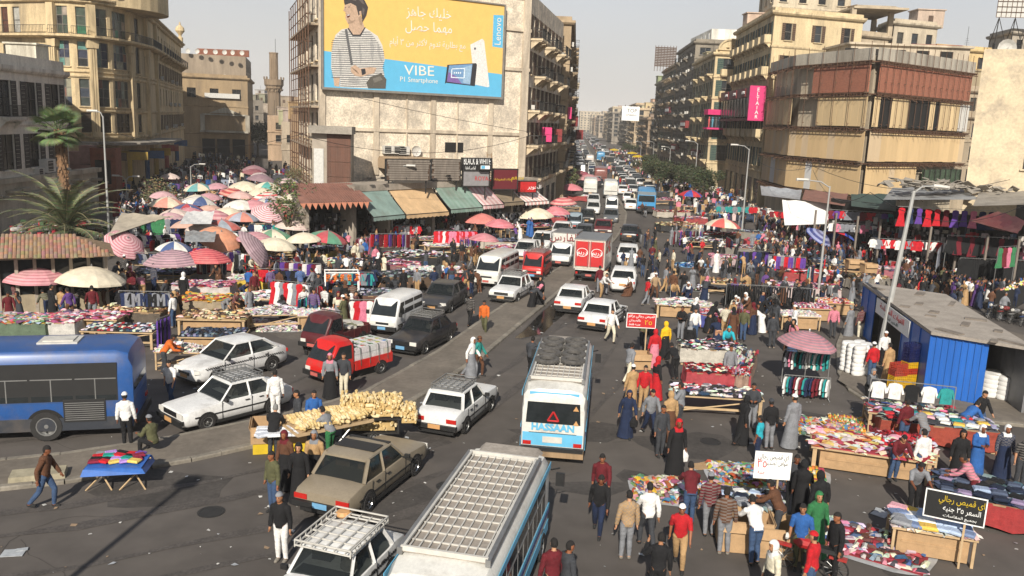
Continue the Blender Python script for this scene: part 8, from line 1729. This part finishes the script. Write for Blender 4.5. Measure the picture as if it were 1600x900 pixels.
# ================= people =================
def remesh(b,vox,smooth=2):
 me=b.mesh('body','skin');o=bpy.data.objects.new('tmp',me);C.objects.link(o);m=o.modifiers.new('r','REMESH');m.mode='VOXEL';m.voxel_size=vox;m2=o.modifiers.new('s','SMOOTH');m2.iterations=smooth;m2.factor=.5
 r=bpy.data.meshes.new_from_object(o.evaluated_get(bpy.context.evaluated_depsgraph_get()));bpy.data.objects.remove(o);return r
def ell(c,rx,ry,rz,b,n=12,M=None):
 rg=[]
 for i in range(n//2+1):
  f=pi*i/(n//2);s_=max(.02,sin(f));rg.append([Vector((rx*s_*cos(2*pi*k/n),ry*s_*sin(2*pi*k/n),-rz*cos(f)))for k in range(n)])
 b.ring([[(M@p if M else p)+Vector(c)for p in r_]for r_ in rg])
V=Vector
def person_kit(name,lean=0,arms=None,legs=None,sit=False,vox=.017,low=False):
 """one continuous body for a pose (facing +x) and the garments cut from its surface"""
 P={};lz=.95 if not sit else .42;hip=V((0,0,lz));L_=lean
 up=V((sin(L_),0,cos(L_)));fw=V((cos(L_),0,-sin(L_)))
 W=lambda f,y,u:hip+fw*f+V((0,y,0))+up*u
 ch=W(.01,0,.36);nk=W(.0,0,.53);hl=lean*.45;hu=V((sin(hl),0,cos(hl)));hf=V((cos(hl),0,-sin(hl)));hc=nk+hu*.15+hf*.03
 arms=arms or[((0,.06,-.28),(.05,.02,-.24))]*2;legs=legs or[((.02,.0,-.43),(-.02,.01,-.43))]*2
 b=MB();seg=[]
 def tube(pts,rs,lab,n=9):b.tube(pts,rs,n);seg.extend([(pts[i],pts[i+1],lab)for i in range(len(pts)-1)])
 rg=[]
 for u,hx,hy,f in((-.10,.09,.14,-.01),(-.02,.115,.165,-.01),(.1,.10,.145,0),(.2,.10,.14,.01),(.32,.115,.17,.0),(.42,.11,.185,-.01),(.49,.085,.17,-.01),(.53,.06,.09,0)):
  rg.append([W(f+hx*cos(2*pi*k/14),hy*sin(2*pi*k/14),u)for k in range(14)])
 b.ring(rg);seg.append((W(0,0,.04),W(0,0,.48),'torso'));seg.append((W(0,0,-.1),W(0,0,-.02),'pelvis'))
 tube([nk,nk+hu*.09+hf*.01],[.058,.052],'neck')
 M=Matrix.Rotation(hl,3,'Y');ell(hc+hu*.02,.098,.078,.118,b,14,M);ell(hc+hf*.03-hu*.05,.062,.056,.07,b,10,M);ell(hc+hf*.10-hu*.005,.02,.013,.024,b,6,M);ell(hc+hf*.085-hu*.055,.018,.024,.012,b,6,M)
 for s in(-1,1):ell(hc+V((0,s*.078,0))-hu*.005,.018,.01,.028,b,6,M)
 seg.append((hc-hu*.06,hc+hu*.08,'head'));hands=[]
 for s,(e,w_)in zip((1,-1),arms):
  sh=W(0,s*.185,.44);el=sh+V((e[0],s*e[1],e[2]));wr=el+V((w_[0],s*w_[1],w_[2]));tube([sh-V((0,s*.03,0)),sh,sh.lerp(el,.5),el],[.055,.058,.05,.042],'uarm');tube([el,el.lerp(wr,.35),wr],[.041,.042,.028],'farm')
  d=(wr-el).normalized();pm=wr+d*.09;side=d.cross(V((0,1,0))).normalized();tube([wr,wr+d*.03,pm],[.027,.034,.03],'hand');hands.append((wr,d,side,s))
 for s,(k_,a_)in zip((1,-1),legs):
  hp_=hip+V((0,s*.09,-.03));kn=hp_+V((k_[0],s*k_[1],k_[2]));an=kn+V((a_[0],s*a_[1],a_[2]));tube([hp_,hp_.lerp(kn,.45),kn],[.088,.08,.056],'thigh');tube([kn,kn.lerp(an,.3),an],[.055,.058,.037],'calf');tube([an+V((-.04,0,-.02)),an+V((.06,0,-.035)),an+V((.16,0,-.05))],[.042,.04,.03],'foot')
 body=remesh(b,vox);body.materials.clear();body.materials.append(MATS['skin'])
 mnz=min(v.co.z for v in body.vertices)
 vs=[v.co.copy()for v in body.vertices];ns=[v.normal.copy()for v in body.vertices];lab=[]
 for v in vs:
  bd_,bl_=9,''
  for a,c,l in seg:
   d=c-a;t=max(0,min(1,(v-a).dot(d)/d.length_squared));q=(a+d*t-v).length-(.05 if l in('torso',)else .04 if l in('pelvis','head')else 0)
   if q<bd_:bd_,bl_=q,l
  lab.append(bl_)
 polys=[tuple(p.vertices)for p in body.polygons]
 def cut(nm,test,off,mt='fabric',wave=0):
  ids={};vv=[];ff_=[]
  for p in polys:
   if all(test(i)for i in p):
    for i in p:
     if i not in ids:o_=off(i)if callable(off)else off;v=vs[i]+ns[i]*(o_+wave*sin(vs[i].z*55+vs[i].y*30));ids[i]=len(vv);vv.append(v)
    ff_.append([ids[i]for i in p])
  me=bpy.data.meshes.new(nm);me.from_pydata([(v.x,v.y,v.z-mnz)for v in vv],[],ff_);me.materials.append(MATS[mt]);me.polygons.foreach_set('use_smooth',[True]*len(ff_));return me
 rel=lambda i:(vs[i]-hc)
 if low:return[(v.x,v.y,v.z-mnz)for v in vs],polys,[('hair' if lab[p[0]]=='head' and(rel(p[0]).dot(hu)>.04 or rel(p[0]).dot(hf)<0)else lab[p[0]])for p in polys]
 K=dict(top=cut('jacket',lambda i:lab[i]in('torso','uarm','farm')or(lab[i]=='pelvis' and(vs[i]-hip).dot(up)>-.08),lambda i:.03 if lab[i]=='torso' else .022,wave=.002),short=cut('shirt',lambda i:lab[i]in('torso','uarm')or(lab[i]=='pelvis' and(vs[i]-hip).dot(up)>-.06),.02,wave=.0015),trousers=cut('trousers',lambda i:lab[i]in('pelvis','thigh','calf'),.017,wave=.0015),shoes=cut('shoes',lambda i:lab[i]=='foot',.012),hair=cut('hair',lambda i:lab[i]=='head' and(rel(i).dot(hu)>.045 or(rel(i).dot(hf)<-.005 and rel(i).dot(hu)>-.05)),.012),scarf=cut('headscarf',lambda i:lab[i]in('head','neck')and not(rel(i).dot(hf)>.05 and-.09<rel(i).dot(hu)<.075)or(lab[i]=='torso' and(vs[i]-hip).dot(up)>.42),.032),cap=cut('cap',lambda i:lab[i]=='head' and rel(i).dot(hu)>.05,.022))
 g_=MB();rg=[];nn=22;a1=(vs[0]*0);zt_=W(0,0,.16)
 for f,hx,hy in((0,.13,.165),(.2,.165,.2),(.5,.2,.225),(.8,.235,.26),(1,.26,.29)):
  z=zt_.z*(1-f)+(mnz+.05)*f;cx=zt_.x*(1-f)+(.35 if sit else .02)*f*(1 if sit else 1);wv=.05*f;rg.append([(cx+hx*(1+wv*sin(k*2.9+f*2))*cos(2*pi*k/nn)*(1.4 if sit and f>.1 else 1),hy*(1+wv*sin(k*2.9+f*2))*sin(2*pi*k/nn),z-mnz)for k in range(nn)])
 g_.ring(rg,caps=False);K['skirt']=finish(g_.mesh('skirt','fabric'),80)
 # hands with five bent fingers, and eyes, joined to the one body mesh
 for v in body.vertices:v.co.z-=mnz
 bm_=MB();bm_.v=[tuple(v.co)for v in body.vertices];bm_.f=polys;bm_.m=[0]*len(polys);bm_.c=[None]*len(polys)
 for wr,d,side,s in hands:
  wr=wr-V((0,0,mnz));ac=d.cross(side).normalized()
  for k,(o_,l_)in enumerate(((-.024,.062),(-.008,.07),(.008,.066),(.023,.052))):a0_=wr+d*.085+side*o_;a1_=a0_+d*l_*.55;a2_=a1_+(d*.7-ac*.7*s)*l_*.5;bm_.tube([a0_-d*.02,a1_,a2_],[.0095,.0085,.007],5)
  bm_.tube([wr+d*.03-side*.02,wr+d*.055-side*.045,wr+d*.085-side*.05],[.011,.0095,.008],5)
 h0=hc-V((0,0,mnz))
 for s in(-1,1):bm_.box(h0+hf*.088+V((0,s*.03,0))+hu*.022,(.012,.024,.01),1,M=M);bm_.box(h0+hf*.09+V((0,s*.03,0))+hu*.042,(.01,.03,.006),1,M=M)
 bm_.box(h0+hf*.092-hu*.06,(.012,.035,.006),2,M=M);K['body']=finish(bm_.mesh('person',['skin','black_plastic','sign_red2']),60);bpy.data.meshes.remove(body);K['hold']=hands[0][0]-V((0,0,mnz));return K
KT=dict(stand=person_kit('stand'),walk=person_kit('walk',.06,[((.14,.05,-.25),(.14,.0,-.2)),((-.12,.05,-.26),(.02,.02,-.25))],[((.22,0,-.38),(-.02,0,-.44)),((-.1,0,-.42),(-.26,0,-.35))]),fold=person_kit('fold',.0,[((.06,.05,-.27),(.19,-.14,.03))]*2),reach=person_kit('reach',.55,[((.2,.05,-.2),(.22,0,-.06)),((.16,.05,-.24),(.24,-.02,-.04))],[((.02,.0,-.43),(-.06,.01,-.43)),((.08,.0,-.43),(-.04,.01,-.43))]),phone=person_kit('phone',.03,[((.08,.14,-.2),(.1,-.06,.26)),((0,.06,-.28),(.08,.02,-.22))]),bend=person_kit('bend',1.0,[((.15,.05,-.24),(.16,0,-.18))]*2,[((.05,.0,-.42),(-.16,.01,-.42))]*2),sit=person_kit('sit',.2,[((.12,.05,-.24),(.22,-.05,.0))]*2,[((.40,.06,.02),(.04,.0,-.42))]*2,True))
LOWK=[person_kit('a',vox=.062,low=True),person_kit('b',0,[((.06,.05,-.27),(.19,-.14,.03))]*2,vox=.062,low=True),person_kit('c',.5,[((.2,.05,-.2),(.22,0,-.06))]*2,vox=.062,low=True),person_kit('d',.06,[((.14,.05,-.25),(.14,.0,-.2)),((-.12,.05,-.26),(.02,.02,-.25))],[((.22,0,-.38),(-.02,0,-.44)),((-.1,0,-.42),(-.26,0,-.35))],vox=.062,low=True)]
SKN=[rgb(c)for c in('b08060','a07050','905c40','bc8c6c','7a4c34')]
CLR=dict(black='1a1a1c',white='dcdad6',navy='1e2a44',grey='7a7c80',charcoal='3a3c40',red='b01c24',maroon='5e1a22',brown='5a3c2a',tan='a88860',olive='54543a',teal='2a8078',blue='2c5a98',green='2e6a40',yellow='e0b020',turquoise='2aa0b0',pink='c87888',purple='5a3c78',denim='3a4e6c',cream='d0c8b0',orange='c86428')
used_l={}
def person(px,py,pose='stand',face=0,top='black',low='black',kind='man',where_='',z=0,s=1.0,xy=None,short=False,head=None,label=None,bag=None,group=None):
 """kind: man / woman (headscarf) / abaya (robe and veil) / robe (galabeya); face in degrees, 0 looks away from the camera"""
 p=G(px,py,z)if xy is None else Vector(xy);K=KT[pose];a=radians(90+face)
 noun='woman' if kind in('woman','abaya')else 'man';verb=dict(stand='standing',walk='walking',fold='standing with hands together',reach='leaning forward',phone='raising a hand to the face',bend='bending down',sit='sitting')[pose]
 garb={'man':'%s top and %s trousers'%(top,low),'woman':'%s top, %s skirt and headscarf'%(top,low),'abaya':'%s robe and veil'%top,'robe':'long %s galabeya'%top}[kind]
 lb=label or '%s in %s %s %s'%(noun,garb,verb,where_)
 w_=lb.split()
 if len(w_)>16:lb='%s in %s %s'%(noun,garb,where_);w_=lb.split()
 lb=' '.join(w_[:16])
 o=obj('person',K['body'],None,(p.x,p.y,z),a,R.choice(SKN),lb,'person',group,scale=s);o.rotation_euler=(R.uniform(-.035,.035),R.uniform(-.02,.05),a+R.uniform(-.15,.15))
 tc,lc=rgb(CLR[top]),rgb(CLR[low]);hc_=rgb(CLR[head])if head else None
 g1_=obj('shirt' if short else 'jacket',K['short' if short else 'top'],o,color=tc)
 if 'strip' in lb and kind=='man':g1_.material_slots[0].link='OBJECT';g1_.material_slots[0].material=MATS['fabric_stripe']
 elif 'check' in lb:g1_.material_slots[0].link='OBJECT';g1_.material_slots[0].material=MATS['fabric_check']
 if kind in('abaya','robe','woman'):obj('skirt',K['skirt'],o,color=lc if kind=='woman' else tc)
 if kind!='abaya' or pose in('walk','sit'):obj('trousers',K['trousers'],o,color=lc if kind in('man','woman')else tc)
 obj('shoes',K['shoes'],o,color=(.02,.02,.02)if R.random()<.7 else(.2,.18,.15))
 if kind in('woman','abaya'):obj('headscarf',K['scarf'],o,color=hc_ or(tc if kind=='abaya' else lc))
 else:
  obj('hair',K['hair'],o,color=(.012,.01,.009)if R.random()<.96 else(.2,.2,.19))
  if head:obj('cap',K['cap'],o,color=hc_)
 if bag:
  h=K['hold'];b=MB();b.lathe([(.02,-.42),(.13,-.38),(.15,-.22),(.07,-.06),(.015,.0)],8,(h.x,h.y,h.z-.03),sx=.6);m4=Matrix.Rotation(a,4,'Z');g2=b.build('bag','fabric',None,loc=(p.x,p.y,z),rz=a,color=rgb(CLR[bag]),label='%s carrier bag held by the %s %s'%(bag,noun,where_ or 'nearby'),cat='bag')
 return o
Q=person
near=[(70,793,'walk',-80,'brown','denim','man','alone on the open road at lower left'),(200,697,'stand',10,'white','black','man','between the blue bus and the kerb stand',dict(head='white')),(240,713,'sit',60,'olive','black','man','on the kerb by the blue tarpaulin',dict(head='grey')),(268,634,'walk',180,'white','denim','man','behind the white saloon and the bus',dict(short=1)),(255,586,'reach',-60,'orange','charcoal','man','at the plastic wrapped clothes beside the bus'),(431,654,'stand',20,'white','white','man','beside the racked white saloon'),(427,718,'reach',0,'black','charcoal','man','over the big carton'),(466,691,'stand',110,'charcoal','denim','man','at the right end of the big carton'),(489,690,'fold',-150,'blue','blue','man','behind the front barrow'),(517,718,'reach',60,'grey','green','man','pushing the front barrow',dict(short=1)),(516,622,'stand',180,'grey','black','woman','before the red pickup',dict(head='pink')),(537,620,'stand',170,'charcoal','cream','man','before the red pickup door'),(441,876,'stand',160,'black','white','man','with grey hair left of the foreground taxi',dict(head='grey')),(428,800,'stand',150,'olive','denim','man','youth left of the veiled trio'),(468,785,'stand',170,'black','black','abaya','in the middle of the trio by the beige saloon'),(448,765,'stand',160,'brown','black','woman','left in the trio by the beige saloon',dict(head='maroon')),(492,765,'stand',170,'tan','black','woman','right in the trio by the beige saloon',dict(head='grey')),(733,509,'walk',-15,'black','black','man','on the median left of the striped man'),(757,521,'walk',170,'orange','olive','man','on the median'),(745,587,'walk',-110,'teal','brown','man','crossing behind the white boxy saloon',dict(head='brown')),(735,590,'walk',-110,'white','grey','woman','wrapped in a pale shawl on the kerb',dict(head='white')),(827,588,'walk',-15,'charcoal','black','man','left of the lettered minibus'),(843,478,'stand',150,'black','black','abaya','at the kerb by the facing saloon'),(829,482,'bend',-90,'charcoal','black','woman','with a white stroller at the kerb',dict(head='pink')),(936,458,'stand',10,'maroon','grey','man','behind the red and white truck'),(953,535,'walk',200,'white','cream','man','by the right hand old taxi'),(1003,548,'fold',60,'olive','charcoal','man','left of the red price sign stand'),(980,598,'walk',-50,'grey','cream','man','striding right of the minibus'),(1038,561,'stand',20,'yellow','black','woman','with bright yellow shawl on open asphalt',dict(head='yellow')),(1053,592,'bend',20,'black','black','man','stooping in the open right of the red veil'),(1076,560,'stand',-30,'black','black','abaya','with pale scarf left of the trainers',dict(head='grey')),(1020,575,'stand',10,'red','pink','woman','draped in a red veil',dict(head='red')),(1016,560,'stand',150,'charcoal','charcoal','man','near the red price sign'),(1024,625,'stand',-70,'black','red','woman','with red scarf and white shawl',dict(head='red')),(1003,640,'stand',170,'red','tan','man','in a red vest in the walking crowd'),(984,640,'stand',20,'tan','black','robe','in white cap left of the red vest',dict(head='white')),(976,683,'walk',180,'navy','black','abaya','in a wide blue cape over dark skirt',dict(bag='black')),(1013,680,'walk',190,'grey','navy','man','girl with long dark hair and shoulder bag'),(1030,713,'stand',200,'charcoal','charcoal','man','holding his collar beside the tall black robe'),(1044,690,'stand',10,'tan','brown','woman','in beige headscarf amid the crowd',dict(head='tan')),(1060,672,'phone',60,'grey','charcoal','man','right of the beige headscarf'),(1053,742,'stand',190,'black','black','abaya','tall with red headscarf in the open',dict(head='red',bag='white',s=1.05)),(1133,560,'reach',170,'turquoise','black','woman','seated behind the trainers',dict(head='turquoise')),(1139,602,'stand',190,'grey','grey','man','behind the dark shoes'),(1160,533,'stand',150,'olive','denim','man','at the right end of the trainers'),(1152,520,'stand',130,'blue','navy','man','child at the blue skirt table',dict(s=.75)),(1062,531,'fold',150,'black','grey','man','in black and white left of the blue skirt table'),(1105,520,'reach',-60,'black','black','abaya','at the left end of the blue skirt table'),(1157,694,'walk',-60,'black','black','abaya','carrying a black sack by the timber legged table',dict(bag='black')),(1173,672,'fold',170,'charcoal','grey','man','at the timber legged table end'),(1201,702,'stand',20,'black','grey','man','in grey cap by the turquoise boy',dict(head='charcoal')),(1182,720,'stand',60,'turquoise','navy','man','boy before the robed man',dict(s=.88,short=1)),(1233,700,'stand',20,'grey','grey','robe','with white cap, back to the camera',dict(head='white',s=1.08)),(1207,518,'walk',20,'charcoal','denim','man','in front of the black trousers rail',dict(bag='black')),(1243,495,'stand',30,'black','black','abaya','beside the linens'),(1300,528,'stand',160,'pink','charcoal','man','in pink shirt by the locker'),(1386,598,'stand',30,'tan','tan','robe','back to the camera at the pole'),(1360,596,'stand',10,'red','denim','man','in a red and white top at the sacks',dict(head='white')),(1378,575,'stand',190,'white','black','man','in black waistcoat at the kiosk',dict(head='white')),(1325,528,'stand',30,'grey','grey','robe','at the kiosk corner'),(1343,530,'stand',10,'maroon','cream','man','in striped top at the kiosk'),(1353,520,'stand',0,'charcoal','charcoal','robe','at the banner'),(1355,622,'sit',-150,'charcoal','black','woman','seated on the kerb below the sacks',dict(head='grey',z=.0)),(932,835,'walk',175,'black','navy','man','in black sweatshirt striding toward the camera'),(938,800,'walk',175,'maroon','charcoal','man','in maroon vest with glasses'),(976,873,'stand',10,'tan','grey','man','in checked shirt holding papers'),(1008,855,'walk',10,'white','charcoal','man','balding in pale shirt seen from behind'),(1060,888,'walk',160,'red','tan','man','in red shirt and white turban',dict(head='white',short=1)),(1075,820,'reach',-5,'maroon','denim','man','in maroon hooded top before the sweets'),(1107,838,'stand',10,'maroon','grey','man','in striped sweater with grey cap',dict(head='grey')),(1130,866,'stand',-10,'brown','grey','man','bald in brown and white stripes'),(1178,882,'reach',5,'white','denim','man','in white hooded top over the boxes'),(1213,850,'reach',60,'brown','charcoal','man','with cream scarf at the boxes'),(1233,800,'stand',160,'charcoal','black','man','seller in grey vest by the white sign'),(1250,815,'stand',-20,'black','black','abaya','left of the two beside the slippers'),(1278,835,'stand',20,'black','black','abaya','right of the two beside the slippers'),(1248,890,'stand',160,'blue','olive','man','in embroidered blue tunic',dict(short=1,bag='green')),(1272,870,'stand',190,'green','green','woman','in green flowered scarf',dict(head='green')),(1300,905,'stand',110,'black','black','man','in black leather jacket at the bottom'),(1022,950,'phone',0,'black','black','man','cut by the lower frame holding a phone'),(1200,960,'stand',100,'cream','black','woman','in white hood at the bottom edge',dict(head='white')),(858,960,'stand',20,'maroon','black','man','at the bottom edge left one'),(885,962,'stand',-60,'charcoal','black','man','at the bottom edge right one'),(1262,945,'stand',60,'red','denim','man','with red helmet at the bottom edge',dict(head='red')),(1393,750,'reach',170,'maroon','denim','man','in maroon at the hair bows',dict(xy=1)),(1439,712,'reach',15,'grey','grey','man','in grey striped tee at the pale tops',dict(short=1)),(1436,755,'stand',20,'white','denim','man','in white top before the sweets board'),(1408,700,'stand',20,'maroon','denim','man','in maroon jacket at the pale tops'),(1503,690,'bend',-60,'blue','denim','man','stooping at the red carpet table'),(1525,680,'walk',-150,'black','denim','man','in black vest and white sleeves by the kerb'),(1492,755,'stand',170,'black','black','abaya','left of the white scarved pair'),(1520,745,'fold',190,'blue','blue','woman','in white scarf and pale blue shawl',dict(head='white')),(1563,745,'stand',170,'navy','navy','woman','in white scarf and checked coat',dict(head='white',bag='white')),(1590,760,'stand',170,'black','charcoal','man','in black striped tee at the right edge',dict(short=1)),(1517,800,'reach',60,'pink','maroon','man','in pink striped top leaning on navy jeans'),(1425,800,'reach',170,'grey','black','man','in grey tee sorting the shirts',dict(short=1))]
mat('h',(.1,.1,.1))
for n_ in near:
 k=dict(n_[8])if len(n_)>8 else{};k.pop('xy',0);Q(*n_[:8],**k)
 # crowd filling the aisles; descriptions come from the nearest stall
spots=[Vector((o.location.x,o.location.y))for o in C.objects if o.name.startswith('person')]
blocks=[(Vector((o.location.x,o.location.y)),2.3)for o in C.objects if o.parent is None and o.get('category')in('car','van','pickup truck','box truck','minibus','bus')]+[(Vector((o.location.x,o.location.y)),1.15*max(1,o.scale[0]))for o in C.objects if o.get('category')=='table']
zones=[((270,395,560,520),95),((560,440,350,395),0),((395,365,760,470),100),((190,330,480,400),90),((0,430,260,530),48),((1000,370,1330,480),112),((1040,300,1180,380),46),((1240,400,1600,500),90),((1060,475,1250,560),26),((620,335,900,400),60),((930,400,1040,470),12)]
TOPS=['black']*9+['charcoal']*3+['navy','brown','grey','cream','white']+['charcoal','grey','navy','brown','white','maroon','olive','blue','red','grey','white','pink','tan','cream','charcoal','brown','navy',R.choice(['teal','green','purple'])];LOWS=['denim','black','charcoal','grey','navy','tan','brown']
pts_=[]
def crowd(px,py):
 p=G(px,py)
 if any((p-s_).length<.42 for s_ in spots)or any((p-c_).length<r_ for c_,r_ in blocks):return False
 spots.append(p);pts_.append(p);return True
def settle(p):
 an=min(ANCH,key=lambda a_:(a_[0]-p.x)**2+(a_[1]-p.y)**2);rel_='left of' if p.x<an[0]-.7 else 'right of' if p.x>an[0]+.7 else 'behind' if p.y>an[1]else 'before'
 kd=R.choices(('man','woman','abaya','robe'),(6,1.6,2,.6))[0];tp=R.choice(TOPS)if kd!='abaya' else R.choice(['black','black','navy','brown','charcoal']);lw=R.choice(LOWS);nm=an[2]
 for cut_ in(' in the umbrella market at left',' in the right hand market',' before the awning shops',' along the avenue kerb at right',' at the foot of the boarded building'):nm=nm.replace(cut_,{' i':' at left',' b':' by the awnings',' a':' at right'}[cut_[:2]])
 nm=' '.join(nm.split()[:6]);hd=R.choice([None]*6+['white','charcoal','brown'])if kd in('man','robe')else R.choice(['black','white','grey','pink','tan','navy','maroon']if kd=='woman' else['black','black','white','brown'])
 pt_=R.choice(['','','','','striped ','checked ']);w1=dict(man='man in %s%s top and %s trousers'%(pt_,tp,lw),woman='woman in %s with %s headscarf'%(tp,hd),abaya='woman in %s robe, %s veil'%(tp,hd),robe='man in %s galabeya'%tp)[kd];lb='%s %s %s'%(w1,rel_,nm)
 if used_l.get(lb):lb=['shorter ','second ','farther ','rearmost '][min(3,used_l[lb]-1)]+lb;used_l[lb]=used_l.get(lb,0)
 used_l[lb.replace('shorter ','').replace('second ','').replace('farther ','')]=used_l.get(lb.replace('shorter ','').replace('second ','').replace('farther ',''),0)+1;face=math.degrees(atan2(an[1]-p.y,an[0]-p.x))-90 if R.random()<.6 else R.uniform(0,360)
 Q(0,0,R.choice(['stand','stand','fold','reach','walk','phone','stand','reach','walk','bend','sit']if(p-Vector((an[0],an[1]))).length>1 else['stand','reach','fold']),face,tp,lw,kd,xy=p,head=hd,label=lb,s=R.uniform(.92,1.05),short=R.random()<.12)
 return True
tot=0
for(x0,x1,y0,y1),n in[((z_[0],z_[2],z_[1],z_[3]),n)for z_,n in zones]:
 k=0;tries=0
 while k<n and tries<n*30:
  tries+=1
  if crowd(R.uniform(x0,x1),R.uniform(y0,y1)):k+=1
 tot+=k
 # the crowd too far off to tell apart: one mass
fc=MB();pts_.sort(key=lambda p:p.length)
for p in pts_[:186]:settle(p)
def mid(x,y):
 if(x*x+y*y)>11000:return tiny(x,y)
 vv,pp,ll=R.choice(LOWK);a=R.uniform(0,6.3);ca,sa=cos(a)*.98,sin(a)*.98;t_=rgb(CLR[R.choice(TOPS)]);w_=R.random()<.3;l_=t_ if w_ else rgb(CLR[R.choice(LOWS)]);sk_=R.choice(SKN);hr=t_ if w_ else(.012,.01,.01);D_=dict(torso=t_,uarm=t_,farm=t_,pelvis=l_,thigh=l_,calf=l_,foot=(.02,.02,.02),hair=hr)
 i0=fc.pts([(x+p[0]*ca-p[1]*sa,y+p[0]*sa+p[1]*ca,p[2])for p in vv])
 for p,l in zip(pp,ll):fc.face([i0+q for q in p],0,D_.get(l,sk_))
 if w_:fc.lathe([(.27,.04),(.22,.5),(.15,1.08)],9,(x,y,0),0,t_)
def tiny(x,y,s=1):
 t_=rgb(CLR[R.choice(TOPS)]);l_=rgb(CLR[R.choice(LOWS)]);a=R.uniform(0,3.1);sk_=R.choice(SKN+[(.015,.012,.01)]*5)
 fc.box((x,y,.42),(.24,.3,.84),0,l_,rz=a,taper=1.1);fc.box((x,y,1.14),(.26,.42,.62),0,t_,rz=a,taper=.85)
 for s_ in(-1,1):fc.box((x-sin(a)*s_*.26,y+cos(a)*s_*.26,1.08),(.12,.12,.6),0,t_,rz=a)
 fc.lathe([(.02,-.12),(.1,-.06),(.1,.06),(.03,.13)],6,(x,y,1.6),0,sk_);fc.lathe([(.1,-.02),(.11,.06),(.03,.13)],6,(x,y,1.615),0,(.012,.01,.01))
for p in pts_[186:]:mid(p.x,p.y)
def fill(n,f):
 for _ in range(n):x,y=f();mid(x,y)
fill(360,lambda:tuple(G(R.uniform(190,480),R.uniform(262,345))));fill(160,lambda:tuple(G(R.uniform(300,400),R.uniform(248,290))));fill(800,lambda:(lambda y:(.064*y+R.uniform(14.8,24),y))(R.uniform(98,360)));fill(240,lambda:(lambda y:(.064*y+R.choice([R.uniform(-9,-4.6),R.uniform(8.4,9)]),y))(R.uniform(100,330)))
fill(330,lambda:tuple(G(R.uniform(1180,1420),R.uniform(355,420))));fill(170,lambda:tuple(G(R.uniform(1400,1600),R.uniform(415,480))));fill(120,lambda:tuple(G(R.uniform(480,860),R.uniform(345,375))))
def stalls_far(n,f):
 for _ in range(n):
  x,y=f();P_=PALS[R.choice(['mixed','pink','white','red','grey','jeans','tan'])];fc.box((x,y,.4),(2,1.2,.8),0,rgb(R.choice(P_)))
  for k in range(16):fc.box((x+R.uniform(-.9,.9),y+R.uniform(-.5,.5),.85+R.uniform(0,.15)),(.3,.25,.12),0,rgb(R.choice(P_)),rz=R.uniform(0,3))
stalls_far(80,lambda:tuple(G(R.uniform(190,470),R.uniform(262,345))));stalls_far(80,lambda:(lambda y:(.064*y+R.uniform(18,25),y))(R.uniform(95,300)));stalls_far(40,lambda:tuple(G(R.uniform(1180,1600),R.uniform(360,420))));stalls_far(60,lambda:(lambda y:(.064*y-R.uniform(4,8),y))(R.uniform(100,300)))
fc.build('crowd','goods',label='distant crowd of shoppers and stalls too dense to count',cat='crowd',kind='stuff')
def moto(px,py,deg,col,label,z=0):
 p=G(px,py,z);t=empty('motorcycle',(p.x,p.y,z),radians(deg),label,'motorcycle')
 for x_ in(-.62,.62):spoked(t,x_,0,.29)
 b=MB();b.tube([(-.62,0,.3),(-.1,0,.45),(.3,0,.8),(.62,0,.3)],.035,6);b.box((-.05,0,.4),(.4,.22,.3));b.tube([(-.1,-.12,.25),(-.7,-.14,.3)],.04,6);b.tube([(.42,-.33,.98),(.38,0,.95),(.42,.33,.98)],.018,5);b.build('frame','dark_metal',t)
 b=MB();b.lathe([(.03,-.28),(.13,-.15),(.15,.1),(.05,.26)],8);b.build('fuel_tank','paint',t,loc=(.15,0,.78),rot=(0,pi/2,0),color=col);b=MB();b.box((-.38,0,.76),(.75,.24,.1),taper=.85);b.build('seat','black_plastic',t);b=MB();b.box((-.65,0,.62),(.4,.16,.06),0);b.box((.62,0,.62),(.36,.14,.05),0);b.build('mudguard','paint',t,color=col);b=MB();b.lathe([(.02,0),(.09,.03),(.08,.1)],8);b.build('headlight','lamp_clear',t,loc=(.5,0,.85),rot=(0,pi/2,0))
moto(1018,412,85,(.35,.02,.02),'red motorcycle ridden away past the old taxis');moto(1040,398,80,(.03,.03,.03),'black motorcycle at the edge of the crowd right of the white sedans');moto(1262,897,150,(.4,.02,.02),'red scooter at the bottom edge among the men')
for k in range(5):moto(1556+k*16,497+k*4,200+k*4,[(.03,.03,.03),(.2,.02,.02),(.2,.2,.2),(.02,.05,.15),(.03,.03,.03)][k],'parked motorcycle behind the blue kiosk, %s from the left'%ordn[k].replace('nearest','first'))
Q(1018,408,'sit',0,'maroon','denim','man','riding the red motorcycle',z=.38)
# haze: the dusty air over the whole place
h=MB();h.box((0,1300,25),(5200,3000,52));hz=h.mesh('haze','black_plastic');hz.materials.clear();m,nt,b_=newmat('haze_air');nt.nodes.remove(b_);vp=N(nt,'ShaderNodeVolumePrincipled');vp.inputs['Color'].default_value=(.95,.93,.90,1);vp.inputs['Density'].default_value=.00028;vp.inputs['Anisotropy'].default_value=-.2;nt.links.new(vp.outputs[0],nt.nodes['Material Output'].inputs['Volume']);hz.materials.append(m);obj('haze',hz,kind='stuff')
for o in C.objects:
 l_=o.get('label')
 if l_ and len(l_.split())>16:
  w_=l_.split()[:16]
  while w_[-1]in('the','of','a','and','in','at','on','by','with','to','under','below','behind','right','left','near'):w_.pop()
  o['label']=' '.join(w_)
